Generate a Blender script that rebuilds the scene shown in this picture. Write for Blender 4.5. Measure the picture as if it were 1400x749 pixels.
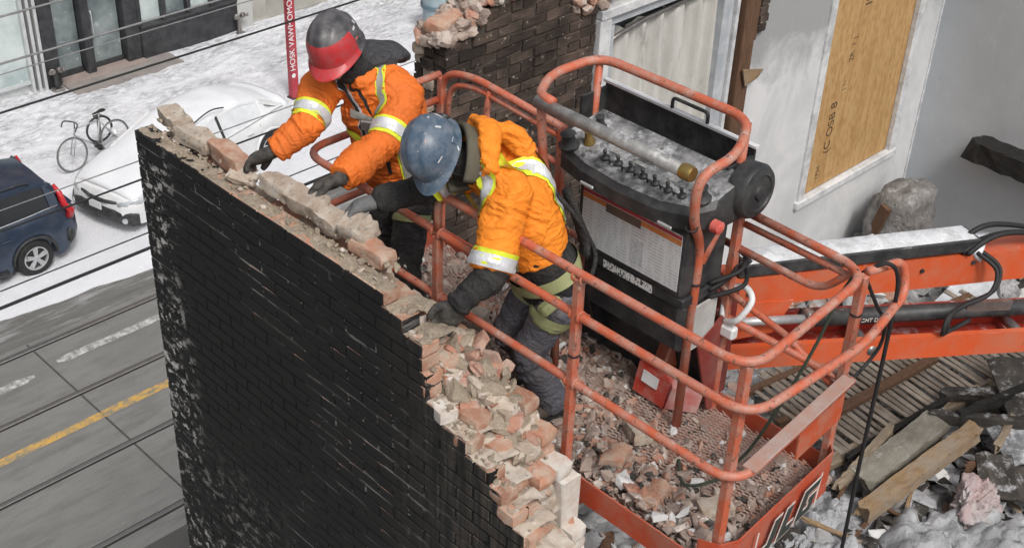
import bpy, bmesh, math, random
import numpy as np
from mathutils import Vector, Matrix, Quaternion
from mathutils.bvhtree import BVHTree
R_ = math.radians
for o in list(bpy.data.objects): bpy.data.objects.remove(o)
scene = bpy.context.scene
C = scene.collection
H = 13.2                       # the drone hovers 13.2 m above the street; heights below are given from the drone

# ------------------------------------------------------------------ camera, sky, sun, exposure
YAW, PITCH, ROLL = 0.79871564, 0.5846891, -0.04393727
cam_d = bpy.data.cameras.new('camera'); cam_d.sensor_width = 36.0
cam_d.lens = 36.0*1831.8/1400.0; cam_d.clip_start = 0.1; cam_d.clip_end = 600
cam = bpy.data.objects.new('camera', cam_d); C.objects.link(cam); scene.camera = cam
fw = Vector((math.sin(YAW)*math.cos(PITCH), math.cos(YAW)*math.cos(PITCH), -math.sin(PITCH)))
r0 = Vector((math.cos(YAW), -math.sin(YAW), 0)); d0 = fw.cross(r0)
rr = r0*math.cos(ROLL)+d0*math.sin(ROLL); dd = -r0*math.sin(ROLL)+d0*math.cos(ROLL)
mw = Matrix((rr, -dd, -fw)).transposed().to_4x4(); mw.translation = (0, 0, H)
cam.matrix_world = mw
SUN_EL, SUN_AZ = 52.0, 200.0      # azimuth measured from +Y towards +X
world = bpy.data.worlds.new('World'); scene.world = world; world.use_nodes = True
nt = world.node_tree; nt.nodes.clear()
sky = nt.nodes.new('ShaderNodeTexSky'); sky.sky_type = 'NISHITA'; sky.sun_disc = False
sky.sun_elevation = R_(SUN_EL); sky.sun_rotation = R_(SUN_AZ); sky.air_density = 1.0; sky.dust_density = 6.0; sky.ozone_density = 1.0
hsv = nt.nodes.new('ShaderNodeHueSaturation'); hsv.inputs['Saturation'].default_value = 0.30
bg = nt.nodes.new('ShaderNodeBackground'); bg.inputs['Strength'].default_value = 0.118
wo = nt.nodes.new('ShaderNodeOutputWorld')
nt.links.new(sky.outputs[0], hsv.inputs['Color']); nt.links.new(hsv.outputs[0], bg.inputs[0]); nt.links.new(bg.outputs[0], wo.inputs[0])
sd = bpy.data.lights.new('sun', 'SUN'); sd.energy = 1.5; sd.angle = R_(13); sd.color = (1, 0.97, 0.93)
sun = bpy.data.objects.new('sun', sd); C.objects.link(sun)
sv = Vector((math.sin(R_(SUN_AZ))*math.cos(R_(SUN_EL)), math.cos(R_(SUN_AZ))*math.cos(R_(SUN_EL)), math.sin(R_(SUN_EL))))
sun.rotation_euler = sv.to_track_quat('Z', 'Y').to_euler(); sun.location = (0, 0, 40)
scene.view_settings.view_transform = 'Standard'; scene.view_settings.look = 'None'
scene.view_settings.exposure = 0.10; scene.view_settings.gamma = 1.0

rnd = random.Random(7); nrs = np.random.RandomState(11)

# ------------------------------------------------------------------ materials
class NT:
    def __init__(s, name):
        s.m = bpy.data.materials.new(name); s.m.use_nodes = True; s.t = s.m.node_tree; s.t.nodes.clear()
        s.out = s.n('OutputMaterial'); s.b = s.n('BsdfPrincipled'); s.l(s.b.outputs[0], s.out.inputs[0])
        s.pos = s.n('NewGeometry')
    def n(s, k, **kw):
        x = s.t.nodes.new('ShaderNode'+k)
        for a, v in kw.items(): setattr(x, a, v)
        return x
    def l(s, a, b): s.t.links.new(a, b)
    def vec(s, scale=(1, 1, 1), loc=(0, 0, 0), src=None):
        m = s.n('Mapping'); m.inputs['Scale'].default_value = scale; m.inputs['Location'].default_value = loc
        s.l(src if src else s.pos.outputs['Position'], m.inputs['Vector']); return m.outputs[0]
    def noise(s, scale, detail=4, rough=.6, v=None, dist=0):
        x = s.n('TexNoise'); x.inputs['Scale'].default_value = scale; x.inputs['Detail'].default_value = detail
        x.inputs['Roughness'].default_value = rough; x.inputs['Distortion'].default_value = dist
        s.l(v if v else s.pos.outputs['Position'], x.inputs['Vector']); return x.outputs[0]
    def ramp(s, f, a, b):
        x = s.n('MapRange'); x.inputs[1].default_value = a; x.inputs[2].default_value = b; s.l(f, x.inputs[0]); return x.outputs[0]
    def mix(s, f, a, b, mode='MIX'):
        x = s.n('MixRGB', blend_type=mode)
        for i, v in ((0, f), (1, a), (2, b)):
            if isinstance(v, (int, float)): x.inputs[i].default_value = v
            elif isinstance(v, tuple): x.inputs[i].default_value = (*v[:3], 1)
            else: s.l(v, x.inputs[i])
        return x.outputs[0]
    def math(s, op, a, b=0.0):
        x = s.n('Math', operation=op)
        for i, v in ((0, a), (1, b)):
            if isinstance(v, (int, float)): x.inputs[i].default_value = v
            else: s.l(v, x.inputs[i])
        return x.outputs[0]
    def bump(s, h, strength=.3, dist=.01):
        x = s.n('Bump'); x.inputs['Strength'].default_value = strength; x.inputs['Distance'].default_value = dist
        s.l(h, x.inputs['Height']); s.l(x.outputs[0], s.b.inputs['Normal'])
    def col(s, c):
        if isinstance(c, tuple): s.b.inputs['Base Color'].default_value = (*c[:3], 1)
        else: s.l(c, s.b.inputs['Base Color'])
    def set(s, rough=.6, metal=0, spec=.4):
        if isinstance(rough, (int, float)): s.b.inputs['Roughness'].default_value = rough
        else: s.l(rough, s.b.inputs['Roughness'])
        s.b.inputs['Metallic'].default_value = metal; s.b.inputs['Specular IOR Level'].default_value = spec
    def nz(s):
        x = s.n('SeparateXYZ'); s.l(s.pos.outputs['Normal'], x.inputs[0]); return x.outputs[2]
    def xyz(s):
        x = s.n('SeparateXYZ'); s.l(s.pos.outputs['Position'], x.inputs[0]); return x.outputs
MATS = {}
def mat(name, c1, c2=None, scale=6, rough=.6, metal=0, spec=.4, bump=.2, bscale=80, dirt=None, damt=.5, dscale=5, snow=0, rand=0, spots=None, sscale=40, samt=.62, stretch=(1, 1, 1), bdist=.01):
    """two-tone noise colour, optional dirt, optional paint chips, optional snow lying on upward faces"""
    if name in MATS: return MATS[name]
    k = NT(name); c2 = c2 or tuple(x*.75 for x in c1)
    v = k.vec(stretch)
    c = k.mix(k.ramp(k.noise(scale, 5, .6, v), .3, .7), c1, c2)
    if rand:
        oi = k.n('ObjectInfo'); f = k.ramp(oi.outputs['Random'], 0, 1)
        hv = k.n('HueSaturation'); k.l(c, hv.inputs['Color'])
        mr = k.n('MapRange'); mr.inputs[3].default_value = 1-rand; mr.inputs[4].default_value = 1+rand; k.l(f, mr.inputs[0]); k.l(mr.outputs[0], hv.inputs['Value']); c = hv.outputs[0]
    if dirt: c = k.mix(k.math('MULTIPLY', k.ramp(k.noise(dscale, 6, .7), .42, .68), damt), c, dirt)
    if spots: c = k.mix(k.ramp(k.noise(sscale, 3, .6), samt, samt+.03), c, spots)
    if snow:
        f = k.math('MULTIPLY', k.math('MULTIPLY', k.ramp(k.nz(), .35, .95), k.ramp(k.noise(9, 7, .75), .66-snow*.5, .84-snow*.45)), .85)
        c = k.mix(f, c, (.70, .71, .73))
    k.col(c); k.set(rough, metal, spec)
    if bump: k.bump(k.noise(bscale, 4, .7), bump, bdist)
    MATS[name] = k.m; return k.m

ORANGE = mat('orange_paint', (.56, .085, .024), (.46, .07, .02), 5, .42, 0, .5, .08, 60, dirt=(.42, .27, .20), damt=.65, dscale=7, spots=(.26, .10, .06), sscale=50, samt=.68)
ORANGE_RAIL = mat('worn_orange_rail_paint', (.54, .125, .06), (.45, .10, .05), 9, .5, 0, .45, .12, 90, dirt=(.45, .32, .26), damt=.8, dscale=9, spots=(.20, .10, .075), sscale=38, samt=.62, snow=.12)
ORANGE_BOOM = mat('orange_boom_paint', (.66, .105, .03), (.58, .09, .026), 3, .4, 0, .5, .05, 40, dirt=(.45, .20, .13), damt=.55, dscale=5, snow=.15)
BLACK_PL = mat('black_plastic', (.022, .024, .026), (.035, .036, .038), 9, .48, 0, .4, .1, 60, dirt=(.10, .10, .095), damt=.5, dscale=9, snow=.12)
GREY_PANEL = mat('grey_control_panel', (.05, .053, .056), (.08, .08, .08), 9, .55, 0, .4, .15, 90, dirt=(.34, .34, .34), damt=.95, dscale=7, snow=.34)
RUBBER = mat('black_rubber', (.018, .018, .019), (.03, .03, .03), 20, .6, 0, .3, .1)
STEEL = mat('worn_steel', (.34, .33, .32), (.22, .21, .21), 20, .4, .7, .5, .1, 60, dirt=(.2, .15, .11), damt=.5)
GALV = mat('galvanised_steel', (.55, .56, .57), (.42, .43, .44), 14, .45, .5, .5, .05)
GREYPIPE = mat('grey_guard_pipe', (.17, .17, .17), (.27, .27, .26), 14, .55, .2, .4, .15, 80, dirt=(.45, .44, .42), damt=.6, dscale=18, snow=.25)
SNOWMAT = mat('lying_snow', (.84, .85, .88), (.78, .79, .83), 4, .8, 0, .2, .5, 25, bdist=.03)
SNOWCAR = mat('smooth_snow_blanket', (.74, .75, .77), (.68, .70, .73), 2.5, .75, 0, .2, .35, 9, bdist=.03)
BRICK = mat('bare_salmon_brick', (.44, .20, .13), (.50, .30, .21), 14, .9, 0, .2, .8, 120, dirt=(.56, .47, .38), damt=.95, dscale=11, rand=.22)
BRICK_DUSTY = mat('mortar_covered_brick', (.50, .42, .34), (.40, .30, .23), 14, .95, 0, .15, .9, 90, dirt=(.58, .54, .48), damt=.8, dscale=16, spots=(.30, .27, .23), sscale=38, samt=.6, rand=.15)
MORTAR = mat('crumbly_mortar', (.50, .42, .33), (.38, .31, .235), 14, .95, 0, .1, 1.0, 70, dirt=(.24, .205, .165), damt=.6, dscale=22, bdist=.02)
RUBBLE = mat('mixed_rubble', (.33, .265, .23), (.46, .37, .31), 9, .95, 0, .15, .8, 60, dirt=(.17, .13, .115), damt=.8, dscale=6, spots=(.62, .60, .57), sscale=22, samt=.66)
RUBBLE_PALE = mat('pale_mortar_rubble', (.48, .40, .345), (.37, .28, .235), 12, .95, 0, .15, .8, 60, dirt=(.66, .62, .57), damt=.8, dscale=9, spots=(.22, .18, .15), sscale=24, samt=.64)
RUBBLE_RED = mat('broken_red_brick', (.40, .17, .11), (.46, .27, .2), 15, .95, 0, .15, .8, 70, dirt=(.46, .40, .35), damt=.8, dscale=8)
RUBBLE_GREY = mat('dusty_grey_debris', (.30, .30, .30), (.44, .44, .45), 5, .95, 0, .15, .9, 50, dirt=(.09, .085, .08), damt=.85, dscale=4, snow=.25)
SOOT = mat('charred_dark_debris', (.035, .032, .03), (.09, .08, .07), 6, .9, 0, .2, .8, 40, snow=.25)
PLASTER_DIRT = mat('plaster_with_dirt', (.70, .70, .69), (.6, .6, .59), 3, .9, 0, .2, .4, 30)
WOOD_OLD = mat('weathered_timber', (.32, .26, .19), (.20, .155, .11), 5, .85, 0, .2, .5, 60, stretch=(1, 6, 6), snow=.1)
WOOD_TAN = mat('tan_timber', (.33, .215, .115), (.22, .145, .08), 6, .8, 0, .2, .4, 60, dirt=(.30, .275, .24), damt=.8, dscale=4, spots=(.08, .06, .045), sscale=14, samt=.66, stretch=(1, 8, 8), snow=.02)
WOOD_GREY = mat('grey_board', (.33, .315, .27), (.24, .22, .18), 6, .85, 0, .2, .4, 60, dirt=(.14, .125, .10), damt=.7, dscale=5, stretch=(1, 6, 6), snow=.12)
WOOD_DARK = mat('dark_stained_wood', (.09, .05, .03), (.16, .09, .055), 8, .8, 0, .3, .5, 70, stretch=(6, 6, 1))
LATH = mat('old_lath', (.25, .205, .165), (.34, .295, .25), 7, .9, 0, .2, .5, 70, dirt=(.13, .10, .08), damt=.6, dscale=5, snow=.08, rand=.25)
CHAR = mat('charred_joist', (.010, .0095, .009), (.030, .028, .026), 9, .75, 0, .3, .9, 25, stretch=(6, 1, 6), snow=.1)
WHITE_TRIM = mat('dirty_white_trim', (.72, .73, .74), (.62, .63, .64), 6, .6, 0, .4, .2, 60, dirt=(.30, .31, .32), damt=.75, dscale=7)
GREY_TRIM = mat('grey_blue_trim', (.42, .45, .48), (.34, .37, .40), 6, .6, 0, .4, .2, 60, dirt=(.62, .63, .64), damt=.6, dscale=9, stretch=(6, 6, 1))
SKIN = mat('skin', (.55, .33, .24), (.48, .27, .2), 30, .55, 0, .4, .05)
BLK_FAB = mat('black_fabric', (.018, .018, .019), (.032, .031, .031), 30, .85, 0, .2, .25, 260, dirt=(.10, .095, .085), damt=.35, dscale=9)
CHARC_FAB = mat('charcoal_fleece', (.055, .055, .06), (.075, .075, .08), 30, .95, 0, .15, .4, 300)
OLIVE_FAB = mat('olive_brown_collar', (.10, .09, .065), (.13, .12, .09), 20, .9, 0, .15, .3, 250)
ORANGE_FAB = mat('hi_vis_orange_cloth', (.80, .185, .028), (.70, .15, .022), 5, .7, 0, .25, .15, 240, dirt=(.56, .16, .04), damt=.5, dscale=5)
ORANGE_FAB2 = mat('bright_orange_cloth', (.86, .262, .024), (.78, .22, .02), 5, .7, 0, .25, .15, 240, dirt=(.72, .24, .03), damt=.4, dscale=5)
YELLOW_FAB = mat('hi_vis_yellow', (.72, .80, .05), (.66, .74, .05), 8, .6, 0, .3, .1, 200)
SILVER_FAB = mat('silver_reflective_tape', (.66, .67, .69), (.56, .57, .60), 12, .4, .25, .5, .1, 200)
JEAN_FAB = mat('faded_grey_work_trousers', (.095, .10, .125), (.14, .14, .165), 7, .9, 0, .2, .3, 220, dirt=(.20, .185, .17), damt=.5, dscale=8)
BLKTROUS = mat('black_work_trousers', (.025, .025, .027), (.045, .045, .046), 7, .8, 0, .25, .3, 220, dirt=(.16, .155, .15), damt=.5, dscale=10)
STRAP_OLIVE = mat('olive_harness_strap', (.30, .32, .15), (.36, .38, .20), 12, .7, 0, .25, .2, 300)
STRAP_GREY = mat('grey_harness_strap', (.33, .34, .31), (.25, .25, .23), 12, .7, 0, .25, .2, 300)
GLOVE_BLK = mat('black_work_glove', (.022, .022, .022), (.05, .048, .045), 25, .75, 0, .3, .3, 160, dirt=(.17, .15, .13), damt=.6, dscale=22)
GLOVE_GREY = mat('grey_coated_glove', (.10, .105, .108), (.15, .155, .16), 25, .7, 0, .3, .3, 160, dirt=(.22, .21, .2), damt=.5, dscale=22)
BOOT = mat('dusty_boot', (.09, .07, .055), (.16, .13, .10), 14, .8, 0, .25, .3, 90)
HELM_BLUE = mat('blue_grey_helmet_shell', (.050, .085, .13), (.068, .108, .155), 6, .38, 0, .5, .04, 60, dirt=(.20, .22, .25), damt=.7, dscale=20, spots=(.55, .57, .6), sscale=45, samt=.69)
HELM_BLACK = mat('dark_helmet_shell', (.045, .045, .05), (.075, .07, .075), 8, .4, 0, .5, .05, 60, dirt=(.20, .19, .19), damt=.6, dscale=16, spots=(.42, .08, .08), sscale=26, samt=.70)
HELM_RED = mat('red_helmet_panel', (.50, .03, .035), (.40, .025, .03), 10, .4, 0, .5, .05, 60, dirt=(.30, .12, .12), damt=.5, dscale=20)
WHITE_PL = mat('white_plastic', (.75, .76, .76), (.68, .69, .69), 10, .4)
RED_PL = mat('red_plastic', (.62, .07, .04), (.52, .05, .035), 10, .45, dirt=(.55, .4, .36), damt=.5, dscale=14)
TEAL_PL = mat('teal_plastic', (.06, .45, .45), (.05, .36, .4), 20, .4)
BRASS = mat('brass_fitting', (.42, .30, .10), (.32, .22, .08), 20, .4, .8)

def crease(m, scale, strength, dist, stretch=(1, 1, 1)):
    t = m.node_tree; ob = [n for n in t.nodes if n.bl_idname == 'ShaderNodeBump'][0]; geo = [n for n in t.nodes if n.bl_idname == 'ShaderNodeNewGeometry'][0]
    mp = t.nodes.new('ShaderNodeMapping'); mp.inputs['Scale'].default_value = stretch; t.links.new(geo.outputs['Position'], mp.inputs['Vector'])
    n = t.nodes.new('ShaderNodeTexNoise'); n.inputs['Scale'].default_value = scale; n.inputs['Detail'].default_value = 3; n.inputs['Distortion'].default_value = 1.6; t.links.new(mp.outputs[0], n.inputs['Vector'])
    a = t.nodes.new('ShaderNodeMath'); a.operation = 'SUBTRACT'; a.inputs[1].default_value = .5; t.links.new(n.outputs[0], a.inputs[0])
    b = t.nodes.new('ShaderNodeMath'); b.operation = 'ABSOLUTE'; t.links.new(a.outputs[0], b.inputs[0])
    c = t.nodes.new('ShaderNodeMath'); c.operation = 'POWER'; c.inputs[1].default_value = .6; t.links.new(b.outputs[0], c.inputs[0])
    u = t.nodes.new('ShaderNodeBump'); u.inputs['Strength'].default_value = strength; u.inputs['Distance'].default_value = dist; t.links.new(c.outputs[0], u.inputs['Height']); t.links.new(u.outputs[0], ob.inputs['Normal'])
for m_ in (ORANGE_FAB, ORANGE_FAB2): crease(m_, 7, .42, .035, (1, 1, 1.5))
for m_ in (BLK_FAB, BLKTROUS, JEAN_FAB, CHARC_FAB): crease(m_, 10, .6, .035, (1, 1, 1.4))
for m_ in (YELLOW_FAB, SILVER_FAB): crease(m_, 14, .35, .015)
for m_ in (GLOVE_BLK, GLOVE_GREY): crease(m_, 40, .4, .006)

# ------------------------------------------------------------------ mesh helpers
def V(*a): return Vector(a)
class MB:
    def __init__(s): s.v = []; s.f = []; s.mi = []
    def add(s, vs, fs, mi=0):
        o = len(s.v); s.v.extend([tuple(x) for x in vs]); s.f.extend([tuple(i+o for i in f) for f in fs]); s.mi.extend([mi]*len(fs)); return s
    def box(s, c, size, rot=None, mi=0, bev=0):
        x, y, z = [k/2 for k in size]
        if bev and min(x, y, z) > bev*1.2:
            vs = []; b = bev
            for sx in (-1, 1):
                for sy in (-1, 1):
                    for sz in (-1, 1):
                        vs += [(sx*x, sy*(y-b), sz*(z-b)), (sx*(x-b), sy*y, sz*(z-b)), (sx*(x-b), sy*(y-b), sz*z)]
            bm = bmesh.new(); [bm.verts.new(p) for p in vs]; bmesh.ops.convex_hull(bm, input=bm.verts)
            bmesh.ops.dissolve_limit(bm, angle_limit=.02, verts=bm.verts, edges=bm.edges)
            bm.verts.ensure_lookup_table(); bm.verts.index_update()
            vs = [p.co.copy() for p in bm.verts]; fs = [[q.index for q in f.verts] for f in bm.faces]; bm.free()
        else:
            vs = [Vector((a*x, b_*y, c_*z)) for a in (-1, 1) for b_ in (-1, 1) for c_ in (-1, 1)]
            fs = [(0, 1, 3, 2), (4, 6, 7, 5), (0, 4, 5, 1), (2, 3, 7, 6), (0, 2, 6, 4), (1, 5, 7, 3)]
        M = (rot.to_matrix() if isinstance(rot, Quaternion) else rot) if rot is not None else Matrix.Identity(3)
        c = Vector(c); return s.add([M @ p + c for p in map(Vector, vs)], fs, mi)
    def b2(s, lo, hi, mi=0, bev=0): return s.box([(a+b)/2 for a, b in zip(lo, hi)], [abs(b-a) for a, b in zip(lo, hi)], None, mi, bev)
    def bar(s, p0, p1, w, h, up=(0, 0, 1), mi=0, bev=0, w1=None, h1=None):
        p0 = Vector(p0); p1 = Vector(p1); t = (p1-p0); L = t.length; t.normalize()
        sd_ = Vector(up).cross(t); sd_.normalize(); u = t.cross(sd_)
        M = Matrix((t, sd_, u)).transposed()
        if w1 is None: return s.box((p0+p1)/2, (L, w, h), M, mi, bev)
        vs = []
        for p, ww, hh in ((p0, w, h), (p1, w1, h1)):
            for a, b in ((-1, -1), (1, -1), (1, 1), (-1, 1)): vs.append(p+sd_*a*ww/2+u*b*hh/2)
        return s.add(vs, [(3, 2, 1, 0), (4, 5, 6, 7)]+[(i, (i+1) % 4, (i+1) % 4+4, i+4) for i in range(4)], mi)
    def tube(s, path, r, seg=10, closed=False, mi=0, caps=True):
        P = [Vector(p) for p in path]; n = len(P); rs = r if isinstance(r, (list, tuple)) else [r]*n
        T = []
        for i in range(n):
            a = P[(i-1) % n] if (closed or i > 0) else P[i]; b = P[(i+1) % n] if (closed or i < n-1) else P[i]
            T.append((b-a).normalized())
        ref = Vector((0, 0, 1)) if abs(T[0].z) < .9 else Vector((1, 0, 0))
        u = T[0].cross(ref).normalized(); vs = []
        for i in range(n):
            if i: u = (u-T[i]*u.dot(T[i])).normalized()
            w = T[i].cross(u)
            for k in range(seg):
                a = 2*math.pi*k/seg; vs.append(P[i]+(u*math.cos(a)+w*math.sin(a))*rs[i])
        fs = []
        for i in range(n if closed else n-1):
            j = (i+1) % n
            for k in range(seg): fs.append((i*seg+k, i*seg+(k+1) % seg, j*seg+(k+1) % seg, j*seg+k))
        if caps and not closed: fs += [tuple(range(seg))[::-1], tuple(range((n-1)*seg, n*seg))]
        return s.add(vs, fs, mi)
    def lathe(s, prof, c, axis=(0, 0, 1), seg=20, mi=0, caps=True):
        q = Vector((0, 0, 1)).rotation_difference(Vector(axis)); c = Vector(c); n = len(prof); vs = []
        for r, h in prof:
            for k in range(seg):
                a = 2*math.pi*k/seg; vs.append(q @ Vector((r*math.cos(a), r*math.sin(a), h))+c)
        fs = [(i*seg+k, i*seg+(k+1) % seg, (i+1)*seg+(k+1) % seg, (i+1)*seg+k) for i in range(n-1) for k in range(seg)]
        if caps: fs += [tuple(range(seg))[::-1], tuple(range((n-1)*seg, n*seg))]
        return s.add(vs, fs, mi)
    def prism(s, pts, d, mi=0):
        n = len(pts); d = Vector(d); pts = [Vector(p) for p in pts]
        return s.add(pts+[p+d for p in pts], [tuple(range(n))[::-1], tuple(range(n, 2*n))]+[(i, (i+1) % n, (i+1) % n+n, i+n) for i in range(n)], mi)
    def mesh(s, name, mats, smooth=False):
        me = bpy.data.meshes.new(name); me.from_pydata(s.v, [], s.f)
        for m in (mats if isinstance(mats, (list, tuple)) else [mats]): me.materials.append(m)
        if any(s.mi): me.polygons.foreach_set('material_index', s.mi)
        me.validate(); 
        bm = bmesh.new(); bm.from_mesh(me); bmesh.ops.recalc_face_normals(bm, faces=bm.faces); bm.to_mesh(me); bm.free()
        if smooth: sm(me, smooth)
        me.update(); return me
    def build(s, name, mats, parent=None, smooth=False, local=False, **tags):
        return link(name, s.mesh(name, mats, smooth), parent, local, **tags)
def sm(me, ang):
    me.polygons.foreach_set('use_smooth', [True]*len(me.polygons))
    if ang is not True:
        try: me.set_sharp_from_angle(angle=R_(ang))
        except Exception: pass
def link(name, me, parent=None, local=False, loc=None, label=None, cat=None, group=None, kind=None):
    o = bpy.data.objects.new(name, me); C.objects.link(o)
    if loc is not None: o.location = loc
    if parent is not None:
        o.parent = parent
        if not local:
            k = parent; tot = Vector((0, 0, 0))
            while k is not None: tot += k.location if (k.parent is None) else Vector((0, 0, 0)); k = k.parent
            o.matrix_parent_inverse = Matrix.Translation(-tot) if parent.parent is None else Matrix.Identity(4)
    if label: o['label'] = label
    if cat: o['category'] = cat
    if group: o['group'] = group
    if kind: o['kind'] = kind
    return o
def empty(name, loc, label, cat, group=None, rz=0):
    o = bpy.data.objects.new(name, None); C.objects.link(o); o.location = loc; o.rotation_euler = (0, 0, rz); o.empty_display_size = .2
    o['label'] = label; o['category'] = cat
    if group: o['group'] = group
    return o
def bez(pts, n=6, closed=False):
    P = [Vector(p) for p in pts]; out = []; m = len(P)
    rng = range(m) if closed else range(m-1)
    for i in rng:
        p1 = P[i]; p2 = P[(i+1) % m]
        p0 = P[i-1] if (closed or i > 0) else p1; p3 = P[(i+2) % m] if (closed or i+2 < m) else p2
        for k in range(n):
            t = k/n; out.append(.5*((2*p1)+(p2-p0)*t+(2*p0-5*p1+4*p2-p3)*t*t+(3*p1-p0-3*p2+p3)*t**3))
    if not closed: out.append(P[-1])
    return out
def fillet(pts, r, n=6):
    P = [Vector(p) for p in pts]; out = [P[0]]
    for i in range(1, len(P)-1):
        a = P[i-1]-P[i]; b = P[i+1]-P[i]; rr_ = min(r, a.length*.49, b.length*.49)
        s_ = P[i]+a.normalized()*rr_; e = P[i]+b.normalized()*rr_
        for k in range(n+1):
            t = k/n; out.append(s_*(1-t)**2+P[i]*2*t*(1-t)+e*t*t)
    out.append(P[-1]); return out
def hashn(ix, iy, iz, seed):
    h = (ix*374761393+iy*668265263+iz*2147483647+seed*974711) & 0xffffffff
    h = ((h ^ (h >> 13))*1274126177) & 0xffffffff
    return ((h ^ (h >> 16)) & 0xffff)/65535.0
def nnoise(P, seed=0):
    P = np.asarray(P, float); I = np.floor(P).astype(np.int64); f = P-I; u = f*f*(3-2*f); r = 0
    for a in (0, 1):
        for b in (0, 1):
            for c in (0, 1):
                w = (u[:, 0] if a else 1-u[:, 0])*(u[:, 1] if b else 1-u[:, 1])*(u[:, 2] if c else 1-u[:, 2])
                r = r+w*hashn(I[:, 0]+a, I[:, 1]+b, I[:, 2]+c, seed)
    return r*2-1
def fbm(P, seed=0, oct=4):
    r = 0; a = 1; P = np.asarray(P, float)
    for i in range(oct): r = r+a*nnoise(P*2**i+i*17.3, seed+i); a *= .5
    return r
# chunk library for rubble
CH = []
for i in range(14):
    bm = bmesh.new(); q = random.Random(100+i)
    for k in range(12):
        p = Vector((q.uniform(-1, 1), q.uniform(-1, 1), q.uniform(-1, 1)))
        m = max(abs(p.x), abs(p.y), abs(p.z)); p = p/m*q.uniform(.75, 1); bm.verts.new(p)
    r_ = bmesh.ops.convex_hull(bm, input=bm.verts)
    bmesh.ops.delete(bm, geom=[g for g in r_['geom_interior'] if isinstance(g, bmesh.types.BMVert)], context='VERTS')
    bm.verts.index_update(); bm.verts.ensure_lookup_table()
    CH.append((np.array([v.co[:] for v in bm.verts])*.5, [tuple(v.index for v in f.verts) for f in bm.faces])); bm.free()
LUMP = []
for i in range(10):
    bm = bmesh.new(); bmesh.ops.create_icosphere(bm, subdivisions=2, radius=.5); P = np.array([v.co[:] for v in bm.verts])
    m_ = np.abs(P).max(1)[:, None]; P = P*(.55+.45*.5/m_); P = P*(1+.32*fbm(P*3.1+i*9.7, 50+i, 3))[:, None]; bm.verts.index_update()
    LUMP.append((P, [tuple(v.index for v in f.verts) for f in bm.faces])); bm.free()
def rrot(q, flat=1.0):
    return (Quaternion((0, 0, 1), q.uniform(0, 6.28)) @ Quaternion((1, 0, 0), q.uniform(-1, 1)*flat) @ Quaternion((0, 1, 0), q.uniform(-1, 1)*flat)).to_matrix()
def scatter(name, mats, items, parent=None, weights=None, seed=1, lib=None, **tags):
    """items: (loc, size(3), flat); one joined mesh of broken pieces"""
    q = random.Random(seed); b = MB()
    for loc, size, flat in items:
        v, f = q.choice(lib or CH); M = np.array(rrot(q, flat))
        P = (v*np.array(size)) @ M.T+np.array(loc)
        mi = q.choices(range(len(mats)), weights)[0] if len(mats) > 1 else 0
        b.add([tuple(p) for p in P], f, mi)
    me = bpy.data.meshes.new(name); me.from_pydata(b.v, [], b.f)
    for m in mats: me.materials.append(m)
    me.polygons.foreach_set('material_index', b.mi); me.update()
    return link(name, me, parent, kind='stuff', **tags)
def brickmesh(name, L, W, Hh, mats, seed, black_face=None, chip=.006):
    """bevelled brick with uneven arrises; black_face: axis name of the painted face"""
    q = random.Random(seed); b = MB(); b.box((0, 0, 0), (L, W, Hh), bev=.004)
    b.v = [tuple(c+q.uniform(-1, 1)*chip*(.5 if i != 2 else .35) for i, c in enumerate(p)) for p in b.v]
    me = b.mesh(name, mats)
    if black_face:
        for p in me.polygons:
            n = p.normal
            p.material_index = 0 if n.dot(Vector(black_face)) > .1 else 1
    return me
def text_mesh(name, body, size, m, ext=.001, shear=0):
    cu = bpy.data.curves.new(name, 'FONT'); cu.body = body; cu.size = size; cu.extrude = ext; cu.shear = shear; cu.align_x = 'CENTER'; cu.align_y = 'CENTER'
    cu.materials.append(m); o = bpy.data.objects.new(name, cu); C.objects.link(o)
    dg = bpy.context.evaluated_depsgraph_get(); me = bpy.data.meshes.new_from_object(o.evaluated_get(dg)); bpy.data.objects.remove(o)
    return me
def frame3(x, y):   # matrix whose local x, y axes are given
    x = Vector(x).normalized(); y = Vector(y); y = (y-x*y.dot(x)).normalized(); return Matrix((x, y, x.cross(y))).transposed()

# ================================================================== THE STREET (13.2 m below)
SZ = -13.2
def sheet(name, x0, x1, y0, y1, z, m, nx=1, ny=1, hf=None, **tags):
    xs = np.linspace(x0, x1, nx+1); ys = np.linspace(y0, y1, ny+1); X, Y = np.meshgrid(xs, ys)
    Z = np.full(X.shape, float(z)) if hf is None else z+hf(X, Y)
    v = np.stack([X.ravel(), Y.ravel(), Z.ravel()], 1); b = MB(); w = nx+1
    b.v = [tuple(p) for p in v]; b.f = [(j*w+i, j*w+i+1, (j+1)*w+i+1, (j+1)*w+i) for j in range(ny) for i in range(nx)]; b.mi = [0]*len(b.f)
    me = bpy.data.meshes.new(name); me.from_pydata(b.v, [], b.f); me.materials.append(m)
    if hf is not None: sm(me, True)
    return link(name, me, **tags)
k = NT('worn_asphalt'); c = k.mix(k.ramp(k.noise(.6, 5), .35, .65), (.060, .060, .060), (.085, .083, .08))
c = k.mix(k.ramp(k.noise(160, 2), .45, .7), c, (.13, .128, .125)); k.col(c); k.set(.85, 0, .3); k.bump(k.noise(120, 3), .5, .006); ASPH = k.m
k = NT('grey_track_concrete'); c = k.mix(k.ramp(k.noise(.5, 6, .65), .3, .7), (.185, .185, .176), (.228, .226, .216))
c = k.mix(k.ramp(k.noise(2.2, 7, .72, k.vec((.35, 1.6, 1))), .46, .72), c, (.135, .133, .126))
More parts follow.
